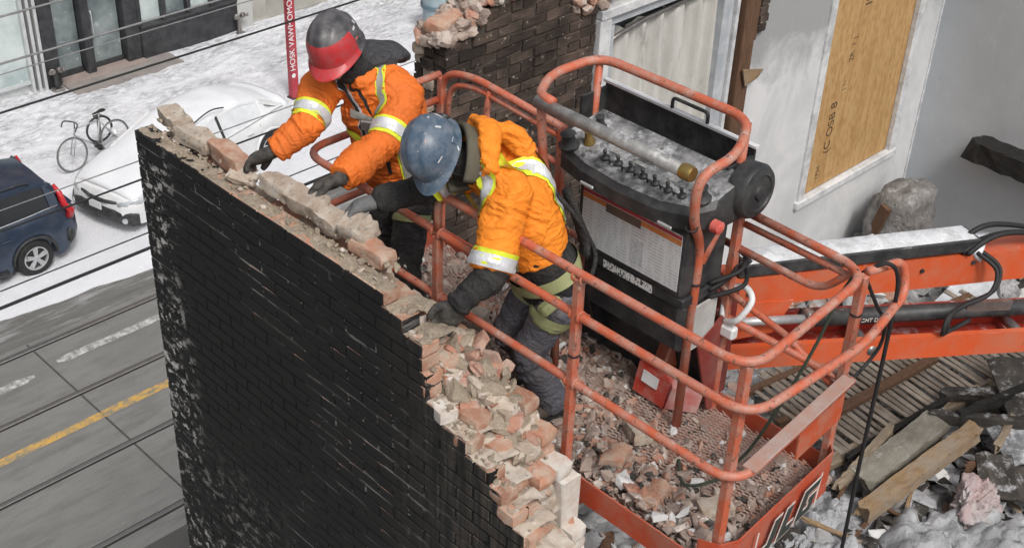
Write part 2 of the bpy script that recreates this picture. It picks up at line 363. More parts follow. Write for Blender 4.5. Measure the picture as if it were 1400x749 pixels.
c = k.mix(k.math('MULTIPLY', k.ramp(k.noise(25, 4, .7), .6, .7), .5), c, (.30, .295, .285)); px_ = k.xyz(); tr = k.math('MULTIPLY', k.ramp(k.math('ABSOLUTE', k.math('SUBTRACT', k.math('FRACT', k.math('MULTIPLY', px_[1], .62)), .5)), .16, .05), k.ramp(k.noise(1.2, 5, .6, k.vec((.2, 2, 1))), .35, .65))
c = k.mix(k.math('MULTIPLY', tr, .35), c, (.15, .148, .14))
k.col(c); k.set(.82, 0, .3); k.bump(k.noise(90, 3), .3, .004); CONC = k.m
k = NT('salt_stained_asphalt'); c = k.mix(k.ramp(k.noise(2.5, 6, .7, k.vec((.3, 3, 1))), .35, .65), (.12, .117, .11), (.17, .167, .158))
c = k.mix(k.math('MULTIPLY', k.ramp(k.noise(1.6, 7, .75, k.vec((.25, 2.4, 1))), .5, .62), .7), c, (.42, .42, .42)); k.col(c); k.set(.85); k.bump(k.noise(60, 3), .4, .01); SLUSH = k.m
k = NT('trampled_snow'); n1 = k.noise(1.1, 6, .72, k.vec((.55, 1.3, 1)), .4); n2 = k.noise(9, 5, .7, k.vec((.6, 1.4, 1)))
xy = k.xyz()
side = k.ramp(xy[1], 22.0, 23.2)    # the walked part of the pavement is dirtier than the parking strip
f = k.math('MULTIPLY', k.math('MULTIPLY', k.ramp(n1, .36, .58), k.ramp(n2, .38, .60)), k.math('ADD', k.math('MULTIPLY', side, .80), .12))
c = k.mix(k.noise(3, 4), (.70, .71, .75), (.79, .795, .82)); c = k.mix(f, c, (.34, .34, .36)); k.col(c); k.set(.8, 0, .2); k.bump(k.noise(16, 6, .7), .7, .05); TRAMP = k.m
LINE_W = None
k = NT('worn_white_line'); c = k.mix(k.ramp(k.noise(9, 6, .7), .40, .62), (.22, .22, .21), (.56, .56, .55)); k.col(c); k.set(.8); LINE_W = k.m
k = NT('worn_yellow_line'); c = k.mix(k.ramp(k.noise(7, 6, .75), .40, .58), (.24, .22, .17), (.60, .36, .09)); k.col(c); k.set(.8); LINE_Y = k.m
k = NT('rail_steel_dark'); k.col((.07, .068, .065)); k.set(.5, .6); RAILD = k.m
RAILS = mat('polished_rail_steel', (.36, .35, .34), (.28, .27, .26), 10, .35, .8, .5, .05)
JOINT = mat('joint_sealant', (.06, .058, .055), (.09, .087, .08), 10, .9)

sheet('ground', -250, 250, -250, 250, SZ, ASPH, kind='structure')
sheet('roadway', -80, 90, 12.42, 17.62, SZ+.004, CONC, kind='structure')
sheet('road_gutter', -80, 90, 17.62, 18.75, SZ+.004, SLUSH, kind='structure')
def snow_h(X, Y):
    P = np.stack([X.ravel()*.9, Y.ravel()*.9, 0*X.ravel()], 1)
    a = fbm(P, 3, 4).reshape(X.shape)*.035
    P2 = np.stack([X.ravel()*5, Y.ravel()*5, 0*X.ravel()], 1); b_ = np.abs(fbm(P2, 8, 3)).reshape(X.shape)
    walk = np.clip((Y-22.0)/1.2, 0, 1)*np.clip((25.5-Y)/.3, .2, 1)
    edge = np.clip((Y-18.2)/.55+.25*nnoise(np.stack([X.ravel()*1.3, Y.ravel()*1.3, 0*X.ravel()], 1), 5).reshape(X.shape), 0, 1)
    return (.05+a-.05*b_*walk)*edge+.012*(edge-1)+.10*np.clip((Y-21.5)/.05, 0, 1)
o = sheet('snow_covered_pavement', 2, 34, 18.15, 25.7, SZ, TRAMP, 320, 110, snow_h, kind='structure')
sheet('near_pavement', -80, 90, 5.72, 9.6, SZ+.12, mat('near_pavement_concrete', (.3, .3, .29), (.24, .24, .23), 3, .85), kind='structure')
b = MB(); b.b2((-80, 9.6, SZ-.1), (90, 9.78, SZ+.124)); b.build('kerb', mat('kerb_concrete', (.34, .34, .33), (.27, .27, .26), 4, .85), kind='structure')
# streetcar rails: steel head with a flangeway groove beside it
for i, y in enumerate((17.20+.25, 15.955, 14.42, 12.83)):
    e = empty('streetcar_rail', (8, y, SZ), ['steel streetcar rail nearest the snowy parking strip', 'steel streetcar rail just behind the yellow line, towards the snow', 'steel streetcar rail between the yellow line and the wide bare slabs', 'steel streetcar rail next to the dark asphalt below the black wall'][i], 'rail')
    b = MB(); b.b2((-40, y-.035, SZ-.05), (70, y+.035, SZ+.014), bev=.006); b.build('rail_head', RAILS, e)
    b = MB(); b.b2((-40, y-.078, SZ-.05), (70, y-.038, SZ+.0085)); b.build('flangeway', RAILD, e)
    b = MB(); b.b2((-40, y+.038, SZ-.05), (70, y+.056, SZ+.0085)); b.build('joint_strip', JOINT, e)
for x, ya, yb in ((6.92, 12.45, 17.6), (9.9, 12.45, 17.6), (3.9, 12.45, 17.6)):
    b = MB(); b.b2((x-.016, ya, SZ-.02), (x+.016, yb, SZ+.0085)); b.build('slab_joint', JOINT, kind='structure')
for yj in ():
    b = MB(); b.b2((-20, yj-.01, SZ-.02), (40, yj+.01, SZ+.0075)); b.build('slab_joint', JOINT, kind='structure')
def mark(name, x0, x1, y0, y1, m):
    q = random.Random(int(x0*10)); n = 14; top = []; bot = []
    for i in range(n+1):
        t = i/n; x = x0+(x1-x0)*t; e = .35 if i in (0, n) else 1
        w = (y1-y0)/2*e; yc = (y0+y1)/2
        top.append((x, yc+w+q.uniform(-.012, .012), SZ+.0085)); bot.append((x, yc-w+q.uniform(-.012, .012), SZ+.0085))
    b = MB(); vs = top+bot; b.add(vs, [(i+n+1, i+1+n+1, i+1, i) for i in range(n)]); b.build(name, m, kind='structure')
mark('white_lane_dash', 7.06, 9.3, 16.80, 16.96, LINE_W); mark('white_lane_dash', 4.2, 6.62, 16.70, 16.86, LINE_W); mark('white_lane_dash', 10.6, 12.8, 16.80, 16.96, LINE_W)
mark('yellow_centre_line', 2.5, 12.0, 15.17, 15.33, LINE_Y)

# ------------------------------------------------------------------ shop front on the far side
GLASS_D = None
k = NT('shop_glass'); c = k.mix(k.ramp(k.noise(1.6, 5), .35, .65), (.10, .125, .13), (.24, .28, .28)); c = k.mix(k.ramp(k.noise(7, 4, .7), .6, .7), c, (.42, .46, .46)); k.col(c); k.set(.12, 0, .6); GLASS_D = k.m
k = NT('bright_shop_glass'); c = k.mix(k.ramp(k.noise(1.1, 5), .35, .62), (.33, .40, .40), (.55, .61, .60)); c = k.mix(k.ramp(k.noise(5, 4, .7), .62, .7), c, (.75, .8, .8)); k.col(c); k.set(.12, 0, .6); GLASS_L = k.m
DARKFR = mat('black_shopfront_paint', (.022, .023, .026), (.035, .036, .04), 5, .45, 0, .45, .1, 40, dirt=(.08, .08, .08), damt=.4)
SILVFR = mat('silver_mullion', (.62, .64, .64), (.5, .52, .52), 6, .4, .3)
FBRICK = mat('upper_shop_wall', (.20, .11, .08), (.27, .17, .13), 6, .9)
shop = empty('shop_building', (15, 25.6, SZ), 'dark-framed glass shop front across the snowy pavement', 'building')
sy = 25.6
b = MB(); b.b2((2, sy+.35, SZ-.2), (17.0, sy+6, SZ+7.5)); b.build('wall', FBRICK, shop)
b = MB(); b.b2((2, sy-.02, SZ+2.9), (17.02, sy+.5, SZ+3.7)); b.build('fascia', DARKFR, shop)
def pane(x0, x1, z0, z1, y, m, nm='window'):
    b = MB(); b.b2((x0, y, SZ+z0), (x1, y+.02, SZ+z1)); return b.build(nm, m, shop)
# bright wide bay (far left), silver corner posts, then black door bay, then four tall panes over a black stall riser
pane(2.2, 11.28, .38, 2.88, sy+.06, GLASS_L); pane(2.2, 11.28, .10, .36, sy+.10, SILVFR, 'panel')
for x in (11.32, 11.46, 11.6):
    b = MB(); b.b2((x-.035, sy-.05, SZ+.0), (x+.035, sy+.12, SZ+2.9), bev=.01); b.build('mullion', SILVFR, shop)
b = MB(); b.b2((2.2, sy-.03, SZ+.02), (11.28, sy+.12, SZ+.10)); b.build('sill', SILVFR, shop)
b = MB(); b.b2((2.2, sy-.01, SZ+.36), (11.28, sy+.06, SZ+.42)); b.build('transom', SILVFR, shop)
for x0, x1 in ((11.65, 11.98), (12.62, 12.82), (13.62, 13.98)):
    b = MB(); b.b2((x0, sy-.03, SZ), (x1, sy+.3, SZ+2.9), bev=.015); b.build('pilaster', DARKFR, shop)
pane(12.0, 12.6, .32, 2.88, sy+.22, GLASS_D); pane(12.84, 13.6, .30, 2.88, sy+.22, GLASS_D, 'door_glass')
b = MB(); b.b2((12.0, sy+.16, SZ+.04), (12.6, sy+.3, SZ+.32)); b.build('door_rail', DARKFR, shop)
b = MB(); b.b2((12.84, sy+.16, SZ+.04), (13.6, sy+.3, SZ+.30)); b.build('door_rail', DARKFR, shop)
b = MB(); b.tube([(12.92, sy+.14, SZ+.9), (12.92, sy+.10, SZ+.95), (12.92, sy+.10, SZ+1.5), (12.92, sy+.14, SZ+1.55)], .014); b.build('door_handle', SILVFR, shop)
b = MB(); b.b2((11.98, sy-.20, SZ-.1), (14.0, sy+.3, SZ+.20), bev=.01); b.build('door_step', mat('brown_paving', (.25, .20, .18), (.32, .27, .24), 5, .85), shop)
b = MB(); b.b2((13.98, sy-.06, SZ), (16.55, sy+.32, SZ+.88), bev=.015); b.build('stall_riser', DARKFR, shop)
b = MB(); b.b2((13.98, sy-.09, SZ+.885), (16.55, sy+.12, SZ+.95), bev=.01); b.build('sill', DARKFR, shop)
for i in range(4):
    x0 = 14.0+i*.64; pane(x0+.05, x0+.58, .96, 2.88, sy+.1, GLASS_L if i % 2 == 0 else GLASS_D)
for i in range(5):
    x0 = 13.99+i*.64; b = MB(); b.b2((x0-.05, sy-.05, SZ+.952), (x0+.05, sy+.2, SZ+2.88), bev=.01); b.build('mullion', DARKFR, shop)
b = MB(); b.b2((16.56, sy-.04, SZ), (16.98, sy+.34, SZ+3.2)); b.build('pilaster', mat('pale_pilaster', (.5, .5, .48), (.4, .4, .39), 4, .8), shop)
pav = MB(); pav.b2((11.95, sy-.72, SZ-.1), (14.6, sy-.03, SZ+.172)); pav.build('bare_paving_strip', mat('dry_paving', (.30, .27, .25), (.22, .20, .19), 3, .9), kind='structure')
# neighbour with a shadowed passage
nb = empty('pale_stone_building', (20, 26.5, SZ), 'pale stone building with a dark recessed entrance beyond the shop', 'building')
PALE = mat('pale_stone', (.42, .41, .38), (.34, .33, .30), 3, .85)
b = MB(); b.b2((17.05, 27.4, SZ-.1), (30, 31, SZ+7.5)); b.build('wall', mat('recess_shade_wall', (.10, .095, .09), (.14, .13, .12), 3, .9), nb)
for x in (17.4, 19.4, 22.0, 25.0):
    b = MB(); b.b2((x-.22, 25.9, SZ), (x+.22, 26.4, SZ+3.6), bev=.02); b.build('pillar', PALE, nb)
b = MB(); b.b2((17.05, 25.8, SZ+3.62), (30, 27.4, SZ+4.4)); b.build('lintel', PALE, nb)
b = MB(); b.b2((17.05, 25.75, SZ-.1), (30, 27.4, SZ+.14)); b.build('step', PALE, nb)
# fire-hose connections on the shop pilasters
for x, lab in ((11.78, 'silver twin fire hose connection by the silver mullions'), (16.5, 'silver and black standpipe beside the black stall riser')):
    e = empty('standpipe', (x, sy-.1, SZ), lab, 'standpipe'); y = sy-.16
    b = MB(); b.tube([(x, y, SZ+.1), (x, y, SZ+.55)], .05, 12); b.build('pipe', BLACK_PL if x < 13 else STEEL, e)
    for dx in (-.07, .07):
        b = MB(); b.lathe([(.05, 0), (.065, .03), (.065, .09), (.05, .1)], (x+dx, y, SZ+.58), (dx*4, -1, .2), 14); b.build('outlet', STEEL, e)
        b = MB(); b.lathe([(.03, 0), (.045, .02), (.03, .045)], (x+dx*2.2, y-.10, SZ+.60), (dx*4, -1, .2), 12); b.build('cap', STEEL, e)
    b = MB(); b.box((x, y, SZ+.128), (.26, .2, .08), bev=.02); b.build('base', STEEL, e)
# red banner pole with white upright lettering
e = empty('red_pole', (15.42, 21.85, SZ), 'red square signpost with white upright lettering on snowy pavement', 'signpost')
REDP = mat('red_pole_paint', (.42, .03, .05), (.36, .025, .045), 6, .45, dirt=(.45, .2, .2), damt=.3)
b = MB(); b.box((15.42, 21.85, SZ+1.75), (.17, .17, 3.5), bev=.015); b.build('post', REDP, e)
b = MB(); b.box((15.42, 21.85, SZ+.12), (.24, .24, .10), bev=.015); b.build('base_plate', BLACK_PL, e)
b = MB(); b.lathe([(.05, 0), (.05, .004)], (15.38, 21.764, SZ+.70), (0, -1, 0), 16); b.build('white_dot', WHITE_PL, e)
me = text_mesh('lettering', 'HOSK VAWMOMOS', .19, WHITE_PL, .002)
t = link('lettering', me, e, loc=(15.375, 21.762, SZ+1.66)); t.rotation_euler = Matrix(((0, -1, 0), (0, 0, -1), (1, 0, 0))).to_euler()
# wheelie bin
e = empty('waste_bin', (20.2, 22.6, SZ), 'pale blue-grey round waste bin on the snowy pavement', 'bin')
BINM = mat('bin_blue_grey', (.30, .38, .42), (.24, .32, .36), 6, .5, dirt=(.5, .53, .55), damt=.4)
b = MB(); b.lathe([(.27, .1), (.31, .2), (.33, .75), (.36, 1.0), (.36, 1.03)], (20.2, 22.6, SZ+.05), seg=24); b.build('drum', BINM, e, 40)
b = MB(); b.lathe([(.38, 0), (.39, .04), (.36, .09), (.22, .15), (.05, .17)], (20.2, 22.6, SZ+1.085), seg=24); b.build('lid', mat('bin_lid', (.42, .48, .51), (.35, .41, .44), 5, .5, snow=.5), e, 40)
b = MB(); b.lathe([(.375, 0), (.375, .08)], (20.2, 22.6, SZ+.78), seg=24); b.build('band', mat('bin_band', (.10, .16, .2), (.12, .18, .22), 5, .5), e, 40)
b = MB(); b.lathe([(.30, 0), (.27, .06)], (20.2, 22.6, SZ+.10), seg=24); b.build('foot', BLACK_PL, e, 40)

# ------------------------------------------------------------------ bicycle and ring stand
def bicycle(loc, rz, lean):
    e = empty('bicycle', loc, 'thin-framed bicycle locked at the ring stand beside the snow-covered car', 'bicycle', rz=rz)
    tilt = Matrix.Rotation(lean, 4, 'X')
    def T(o): o.matrix_local = tilt; return o
    FR = mat('pale_bike_paint', (.45, .47, .48), (.35, .37, .38), 8, .35); r = .34
    for x in (0, 1.02):
        w = T(link('wheel', None, e, True)); bpy.data.objects.remove(w)
        b = MB(); b.tube([(x+math.cos(a)*r, 0, r+math.sin(a)*r) for a in np.linspace(0, 2*math.pi, 33)[:-1]], .015, 8, closed=True); w = T(b.build('wheel', mat('frosted_tyre', (.10, .10, .105), (.16, .16, .165), 12, .8), e, True, True))
        b = MB(); b.tube([(x+math.cos(a)*(r-.025), 0, r+math.sin(a)*(r-.025)) for a in np.linspace(0, 2*math.pi, 33)[:-1]], .010, 6, closed=True); b.build('rim', GALV, w, True, True)
        b = MB()
        for kx in range(14):
            a = kx*2*math.pi/14; b.tube([(x, 0, r), (x+math.cos(a)*(r-.03), 0, r+math.sin(a)*(r-.03))], .0022, 4)
        b.build('spokes', GALV, w, False, True)
        b = MB(); b.tube([(x, -.05, r), (x, .05, r)], .022, 10); b.build('hub', GALV, w, True, True)
    bbk, seat, head, hd2 = (.60, 0, .30), (.74, 0, .80), (.17, 0, .82), (.135, 0, .70)
    b = MB()
    for p, q in ((bbk, seat), (seat, head), (hd2, bbk), (head, hd2)): b.tube([p, q], .017, 8)
    for s in (-.05, .05):
        b.tube([bbk, (1.02, s, r)], .010, 6); b.tube([seat, (1.02, s, r)], .009, 6); b.tube([hd2, (.10, s, .6), (0, s, r)], .011, 6)
    T(b.build('frame', FR, e, True, True))
    b = MB(); b.tube([head, (.19, 0, .93)], .013, 8); b.tube(bez([(.03, -.22, .86), (.10, -.22, .95), (.17, -.12, .95), (.19, 0, .95), (.17, .12, .95), (.10, .22, .95), (.03, .22, .86)], 5), .014, 8); T(b.build('handlebar', BLACK_PL, e, True, True))
    b = MB(); b.tube([seat, (.77, 0, .93)], .012, 8); T(b.build('seat_post', GALV, e, True, True))
    b = MB(); b.add(*loft_simple([(.62, 0, .955), (.72, 0, .96), (.84, 0, .965), (.90, 0, .965)], [(.015, .015), (.03, .022), (.075, .028), (.06, .02)])); T(b.build('saddle', RUBBER, e, True, True))
    b = MB(); b.tube([(.60, -.06, .30), (.60, .06, .30)], .05, 14)
    b.tube([(.60, .06, .30), (.70, .06, .17)], .010, 6); b.tube([(.60, -.06, .30), (.50, -.06, .43)], .010, 6); b.box((.70, .10, .17), (.08, .08, .02)); b.box((.50, -.10, .43), (.08, .08, .02)); T(b.build('crankset', BLACK_PL, e, True, True))
    return e
def loft_simple(path, radii, seg=12, up=(0, 0, 1)):
    P = [Vector(p) for p in path]; n = len(P); vs = []; fs = []
    for i in range(n):
        t = (P[min(i+1, n-1)]-P[max(i-1, 0)]).normalized(); s_ = Vector(up).cross(t)
        if s_.length < 1e-3: s_ = Vector((0, 1, 0)).cross(t)
        s_.normalize(); u = t.cross(s_)
        for k_ in range(seg):
            a = 2*math.pi*k_/seg; vs.append(P[i]+s_*math.cos(a)*radii[i][0]+u*math.sin(a)*radii[i][1])
    for i in range(n-1):
        for k_ in range(seg): fs.append((i*seg+k_, i*seg+(k_+1) % seg, (i+1)*seg+(k_+1) % seg, (i+1)*seg+k_))
    fs += [tuple(range(seg))[::-1], tuple(range((n-1)*seg, n*seg))]
    return vs, fs
bicycle((10.28, 22.0, SZ+.13), R_(8), R_(-6))
e = empty('bike_ring_stand', (11.1, 22.42, SZ), 'steel post and ring bike stand behind the bicycle', 'bike stand')
b = MB(); b.tube([(11.1, 22.42, SZ), (11.1, 22.42, SZ+.86)], .035, 12); b.build('post', STEEL, e, 40)
b = MB(); b.tube([(11.1+math.cos(a)*.27, 22.42, SZ+.60+math.sin(a)*.27) for a in np.linspace(0, 2*math.pi, 29)[:-1]], .024, 8, closed=True); b.build('ring', BLACK_PL, e, True)
b = MB(); b.box((11.1, 22.42, SZ+.88), (.16, .10, .05), bev=.01); b.build('cap', BLACK_PL, e)

# ------------------------------------------------------------------ cars
def car(name, loc, label, kindc, rz=0):
    """car pointing to local -X; body lofted from side and plan profiles"""
    e = empty(name, loc, label, 'car', rz=rz); suv = kindc == 'suv'
    L, W = (4.55, 1.84) if suv else (4.62, 1.80)
    paint = mat('dark_blue_car_paint', (.030, .048, .085), (.038, .056, .095), 3, .25, .3, .6, .02, 30, dirt=(.10, .105, .115), damt=.45, dscale=3) if suv else mat('white_car_paint', (.74, .75, .76), (.68, .69, .7), 3, .3, 0, .6, .02, 30, dirt=(.5, .5, .5), damt=.3, dscale=4)
    CG = mat('car_glass', (.012, .014, .016), (.02, .022, .025), 4, .08, 0, .7, 0)
    xs = np.linspace(0, L, 47)
    def hood(x):   # upper outline of the metal body below the glass (belt)
        pts = ([(0, .62), (.10, .80), (.5, .93), (1.05, 1.02), (1.6, 1.06), (3.3, 1.12), (4.1, 1.14), (4.45, 1.10), (4.55, .95)] if suv else [(0, .55), (.08, .68), (.45, .80), (1.1, .90), (1.6, .94), (3.2, .99), (4.0, 1.03), (4.5, 1.0), (4.62, .85)])
        return float(np.interp(x, *zip(*pts)))
    def half(x):
        pts = [(0, .62), (.12, .76), (.4, .86), (.9, W/2), (3.6, W/2), (4.2, .87), (L-.1, .78), (L, .66)]
        return float(np.interp(x, *zip(*pts)))
    def low(x): return float(np.interp(x, [0, .25, L-.4, L], [.30, .20, .22, .42]))
    b = MB(); n = 0; ring = []
    arch = lambda x: max([math.sqrt(max(0, .40**2-(x-c_)**2)) for c_ in (.92, L-.93)])
    for x in xs:
        w = half(x); t = hood(x); lo = low(x); a = arch(x); lo2 = max(lo, .33+a*.92 if a > 0 else lo)
        pr = [(0, lo), (w*.80, lo), (w*.97, lo2), (w*1.0, lo2+(t-lo2)*.35), (w*.995, lo2+(t-lo2)*.62), (w*.955, lo2+(t-lo2)*.86), (w*.90, t-.015), (w*.55, t+.012), (0, t+.025)]
        full = pr+[(-y, z) for y, z in pr[-2:0:-1]]; n = len(full); ring.append([(x, y, z) for y, z in full])
    vs = [p for rg in ring for p in rg]; fs = [(i*n+k_, i*n+(k_+1) % n, (i+1)*n+(k_+1) % n, (i+1)*n+k_) for i in range(len(xs)-1) for k_ in range(n)]
    fs += [tuple(range(n))[::-1], tuple(range((len(xs)-1)*n, len(xs)*n))]; b.add(vs, fs); body = b.build('body', paint, e, 35, True)
    # cabin: glass shell then roof
    if suv: cab = [(1.18, 1.02, .80, .80), (1.95, 1.52, .66, .78), (2.6, 1.60, .65, .80), (3.7, 1.575, .63, .79), (4.15, 1.50, .60, .76), (4.46, 1.08, .66, .72)]
    else: cab = [(1.12, .90, .76, .78), (2.02, 1.34, .60, .76), (2.5, 1.41, .59, .78), (3.2, 1.39, .58, .77), (3.75, 1.24, .56, .72), (4.25, 1.0, .62, .70)]
    b = MB(); rings = []
    for (x, zt, wt, wb) in cab:
        zb = hood(x)-.03; rings.append([(x, -wb, zb), (x, -wt, zt-.03), (x, -wt*.8, zt), (x, 0, zt+.02), (x, wt*.8, zt), (x, wt, zt-.03), (x, wb, zb)])
    m_ = 7; vs = [p for rg in rings for p in rg]; fs = [(i*m_+k_, i*m_+k_+1, (i+1)*m_+k_+1, (i+1)*m_+k_) for i in range(len(cab)-1) for k_ in range(m_-1)]
    b.add(vs, fs); b.build('cabin_glass', CG if suv else mat('frosted_car_glass', (.70, .72, .74), (.58, .60, .62), 5, .6, 0, .3, .3, 20), e, 35, True)
    b = MB(); rr2 = []                       # roof skin, proud of the glass
    sel = [c_ for c_ in cab if c_[1] > (1.45 if suv else 1.2)]
    for (x, zt, wt, wb) in sel: rr2.append([(x, -wt*1.02, zt-.045), (x, -wt*1.0, zt-.005), (x, -wt*.8, zt+.025), (x, 0, zt+.045), (x, wt*.8, zt+.025), (x, wt*1.0, zt-.005), (x, wt*1.02, zt-.045)])
    vs = [p for rg in rr2 for p in rg]; vs2 = [(x, y, z-.03) for x, y, z in vs]; nn = len(vs)
    fs = [(i*7+k_, i*7+k_+1, (i+1)*7+k_+1, (i+1)*7+k_) for i in range(len(sel)-1) for k_ in range(6)]
    b.add(vs+vs2, fs+[tuple(q+nn for q in f)[::-1] for f in fs]+[(k_, k_+nn, k_+1+nn, k_+1) for k_ in range(6)]+[((len(sel)-1)*7+k_+1, (len(sel)-1)*7+k_+1+nn, (len(sel)-1)*7+k_+nn, (len(sel)-1)*7+k_) for k_ in range(6)]+[(i*7+6*s_, (i+1)*7+6*s_, (i+1)*7+6*s_+nn, i*7+6*s_+nn) for i in range(len(sel)-1) for s_ in (0, 1)])
    b.build('roof', paint, e, 40, True)
    for s in (-1, 1):                        # pillars, sills of the windows
        for i, (x, zt, wt, wb) in enumerate(cab):
            if i in (0,): continue
            if suv and i == 2 or not suv and i == 2:
                xx = x+.05
            else: xx = x
            if 0 < i < len(cab)-1 and i != 3:
                p0 = (xx, s*(wb+.008), hood(xx)-.02); p1 = (xx-.02, s*(wt+.012), zt-.02); b = MB(); b.bar(p0, p1, .05 if i != 4 else .16, .022, up=(0, s, 0)); b.build('pillar', paint if i != 2 else BLACK_PL, e, False, True)
        b = MB(); b.bar((cab[0][0], s*(cab[0][3]+.004), hood(cab[0][0])-.02), (cab[1][0], s*(cab[1][2]+.012), cab[1][1]-.02), .05, .06, up=(0, s, 0)); b.build('pillar', paint, e, False, True)
        b = MB(); b.bar((cab[-1][0], s*(cab[-1][3]+.004), hood(cab[-1][0])-.02), (cab[-2][0], s*(cab[-2][2]+.012), cab[-2][1]-.02), .07, .10, up=(0, s, 0)); b.build('pillar', paint, e, False, True)
        b = MB(); b.tube([(x, s*(half(x)*.905+.002), hood(x)-.004) for x in np.linspace(1.3, 4.2, 12)], .011, 6); b.build('window_trim', GALV, e, True, True)
        b = MB(); b.add(*loft_simple([(1.42, s*.93, 1.0), (1.46, s*1.02, 1.02), (1.47, s*1.10, 1.03)], [(.02, .02), (.05, .07), (.035, .05)])); b.build('mirror', paint, e, True, True)
        for xd in (2.15, 3.15):
            b = MB(); b.box((xd, s*(W/2+.004), .86), (.18, .03, .03), bev=.008); b.build('door_handle', paint, e, False, True)
        for xd in (1.35, 2.45, 3.45):
            b = MB(); b.tube([(xd, s*(W/2*1.0+.0005), z) for z in (.38, .6, .75)]+[(xd, s*(W/2*.975), .93)], .004, 4); b.build('door_gap', BLACK_PL, e, False, True)
    for c_ in (.92, L-.93):
        for s in (-1, 1):
            y = s*(W/2-.12)
            b = MB(); b.lathe([(.20, -.105), (.31, -.105), (.335, -.08), (.335, .08), (.31, .105), (.20, .105)], (c_, y, .335), (0, 1, 0), 28, caps=False); tw = b.build('wheel', RUBBER, e, 40, True)
            b = MB(); yo = y+s*.095
            b.lathe([(.20, -.05), (.205, -.01), (.222, .004), (.222, .012), (.200, .012), (.195, -.05)], (c_, yo, .335), (0, s, 0), 28, caps=False); b.lathe([(.045, 0), (.05, .02), (.035, .03)], (c_, yo-s*.01, .335), (0, s, 0), 12)
            for kx in range(5):
                for d_ in (-.13, .13):
                    a = kx*2*math.pi/5+.3
                    b.bar((c_+.03*math.cos(a+d_*2), yo+s*.006, .335+.03*math.sin(a+d_*2)), (c_+.21*math.cos(a+d_), yo, .335+.21*math.sin(a+d_)), .042, .02, up=(0, 1, 0))
            b.build('rim', GALV, tw, False, True)
            b = MB(); b.lathe([(.05, 0), (.21, .0), (.21, .012)], (c_, yo-s*.045, .335), (0, s, 0), 20); b.build('brake_disc', BLACK_PL, tw, 40, True)
            b = MB(); b.tube([(c_+math.cos(a)*.405, s*(W/2-.004), .335+math.sin(a)*.405) for a in np.linspace(.0, math.pi, 17)], .028, 6); b.build('wheel_arch', BLACK_PL if suv else paint, e, True, True)
    b = MB(); b.tube([(x, s*(half(x)*.985), low(x)+.06) for s in (-1,) for x in np.linspace(1.4, L-1.45, 6)], .05, 6); b.tube([(x, half(x)*.985, low(x)+.06) for x in np.linspace(1.4, L-1.45, 6)], .05, 6); b.build('sill', BLACK_PL, e, True, True)
    b = MB(); b.b2((.35, -.62, .14), (L-.35, .62, .34)); b.build('underbody', BLACK_PL, e, False, True)
    HL = mat('headlamp', (.55, .58, .6), (.35, .37, .4), 12, .1, 0, .7, 0); TL = mat('red_tail_lamp', (.55, .02, .025), (.42, .015, .02), 12, .15, 0, .7, 0)
    for s in (-1, 1):
        b = MB(); hz = .70 if suv else .60
        b.add(*loft_simple([(.02, s*.50, hz), (.10, s*.66, hz+.02), (.30, s*.79, hz+.06), (.52, s*.85, hz+.10)], [(.02, .05), (.035, .07), (.03, .06), (.008, .02)])); b.build('headlight', HL, e, True, True)
        b = MB(); b.lathe([(.05, 0), (.055, .03)], (.02 if not suv else .085, s*.66, .33), (-1, s*.4, 0), 14); b.build('fog_light', HL, e, 40, True)
        b = MB()
        if suv: b.add(*loft_simple([(4.36, s*.84, .86), (4.40, s*.84, 1.0), (4.30, s*.82, 1.12), (4.30, s*.72, 1.30), (4.24, s*.66, 1.46)], [(.06, .07), (.10, .07), (.12, .05), (.045, .05), (.02, .03)], up=(1, 0, 0)))
        else: b.add(*loft_simple([(4.54, s*.72, .74), (4.61, s*.60, .75), (4.63, s*.42, .75)], [(.02, .04), (.03, .06), (.02, .05)]))
        b.build('tail_light', TL, e, True, True)
    b = MB(); b.add(*loft_simple([(.05, -.50, .36), (-.02, -.25, .36), (-.03, 0, .36), (-.02, .25, .36), (.05, .5, .36)], [(.05, .10)]*5)); b.build('grille', BLACK_PL, e, True, True)
    if not suv:
        b = MB(); b.add(*loft_simple([(.20, -.84, .34), (.10, -.74, .34), (.02, -.58, .35), (-.02, -.3, .36), (-.035, 0, .36), (-.02, .3, .36), (.02, .58, .35), (.10, .74, .34), (.20, .84, .34)], [(.03, .12), (.04, .14)]+[(.045, .135)]*5+[(.04, .14), (.03, .12)])); b.build('lower_grille', BLACK_PL, e, True, True)
        b = MB(); b.add(*loft_simple([(.06, -.45, .60), (-.005, -.2, .60), (-.015, 0, .60), (-.005, .2, .60), (.06, .45, .60)], [(.03, .035)]*5)); b.build('upper_grille', BLACK_PL, e, True, True)
    b = MB(); b.box((-.065, 0, .50), (.02, .31, .15), bev=.006); b.build('licence_plate', WHITE_PL, e, False, True)
    b = MB(); b.add(*loft_simple([(.16, -.82, .28), (.03, -.55, .27), (-.02, 0, .26), (.03, .55, .27), (.16, .82, .28)], [(.05, .05)]*5)); b.build('bumper_lip', BLACK_PL, e, True, True)
    b = MB(); b.add(*loft_simple([(L-.25, -.86, .5), (L-.02, -.60, .5), (L+.02, 0, .5), (L-.02, .60, .5), (L-.25, .86, .5)], [(.05, .13)]*5)); b.build('rear_bumper', BLACK_PL if suv else paint, e, True, True)
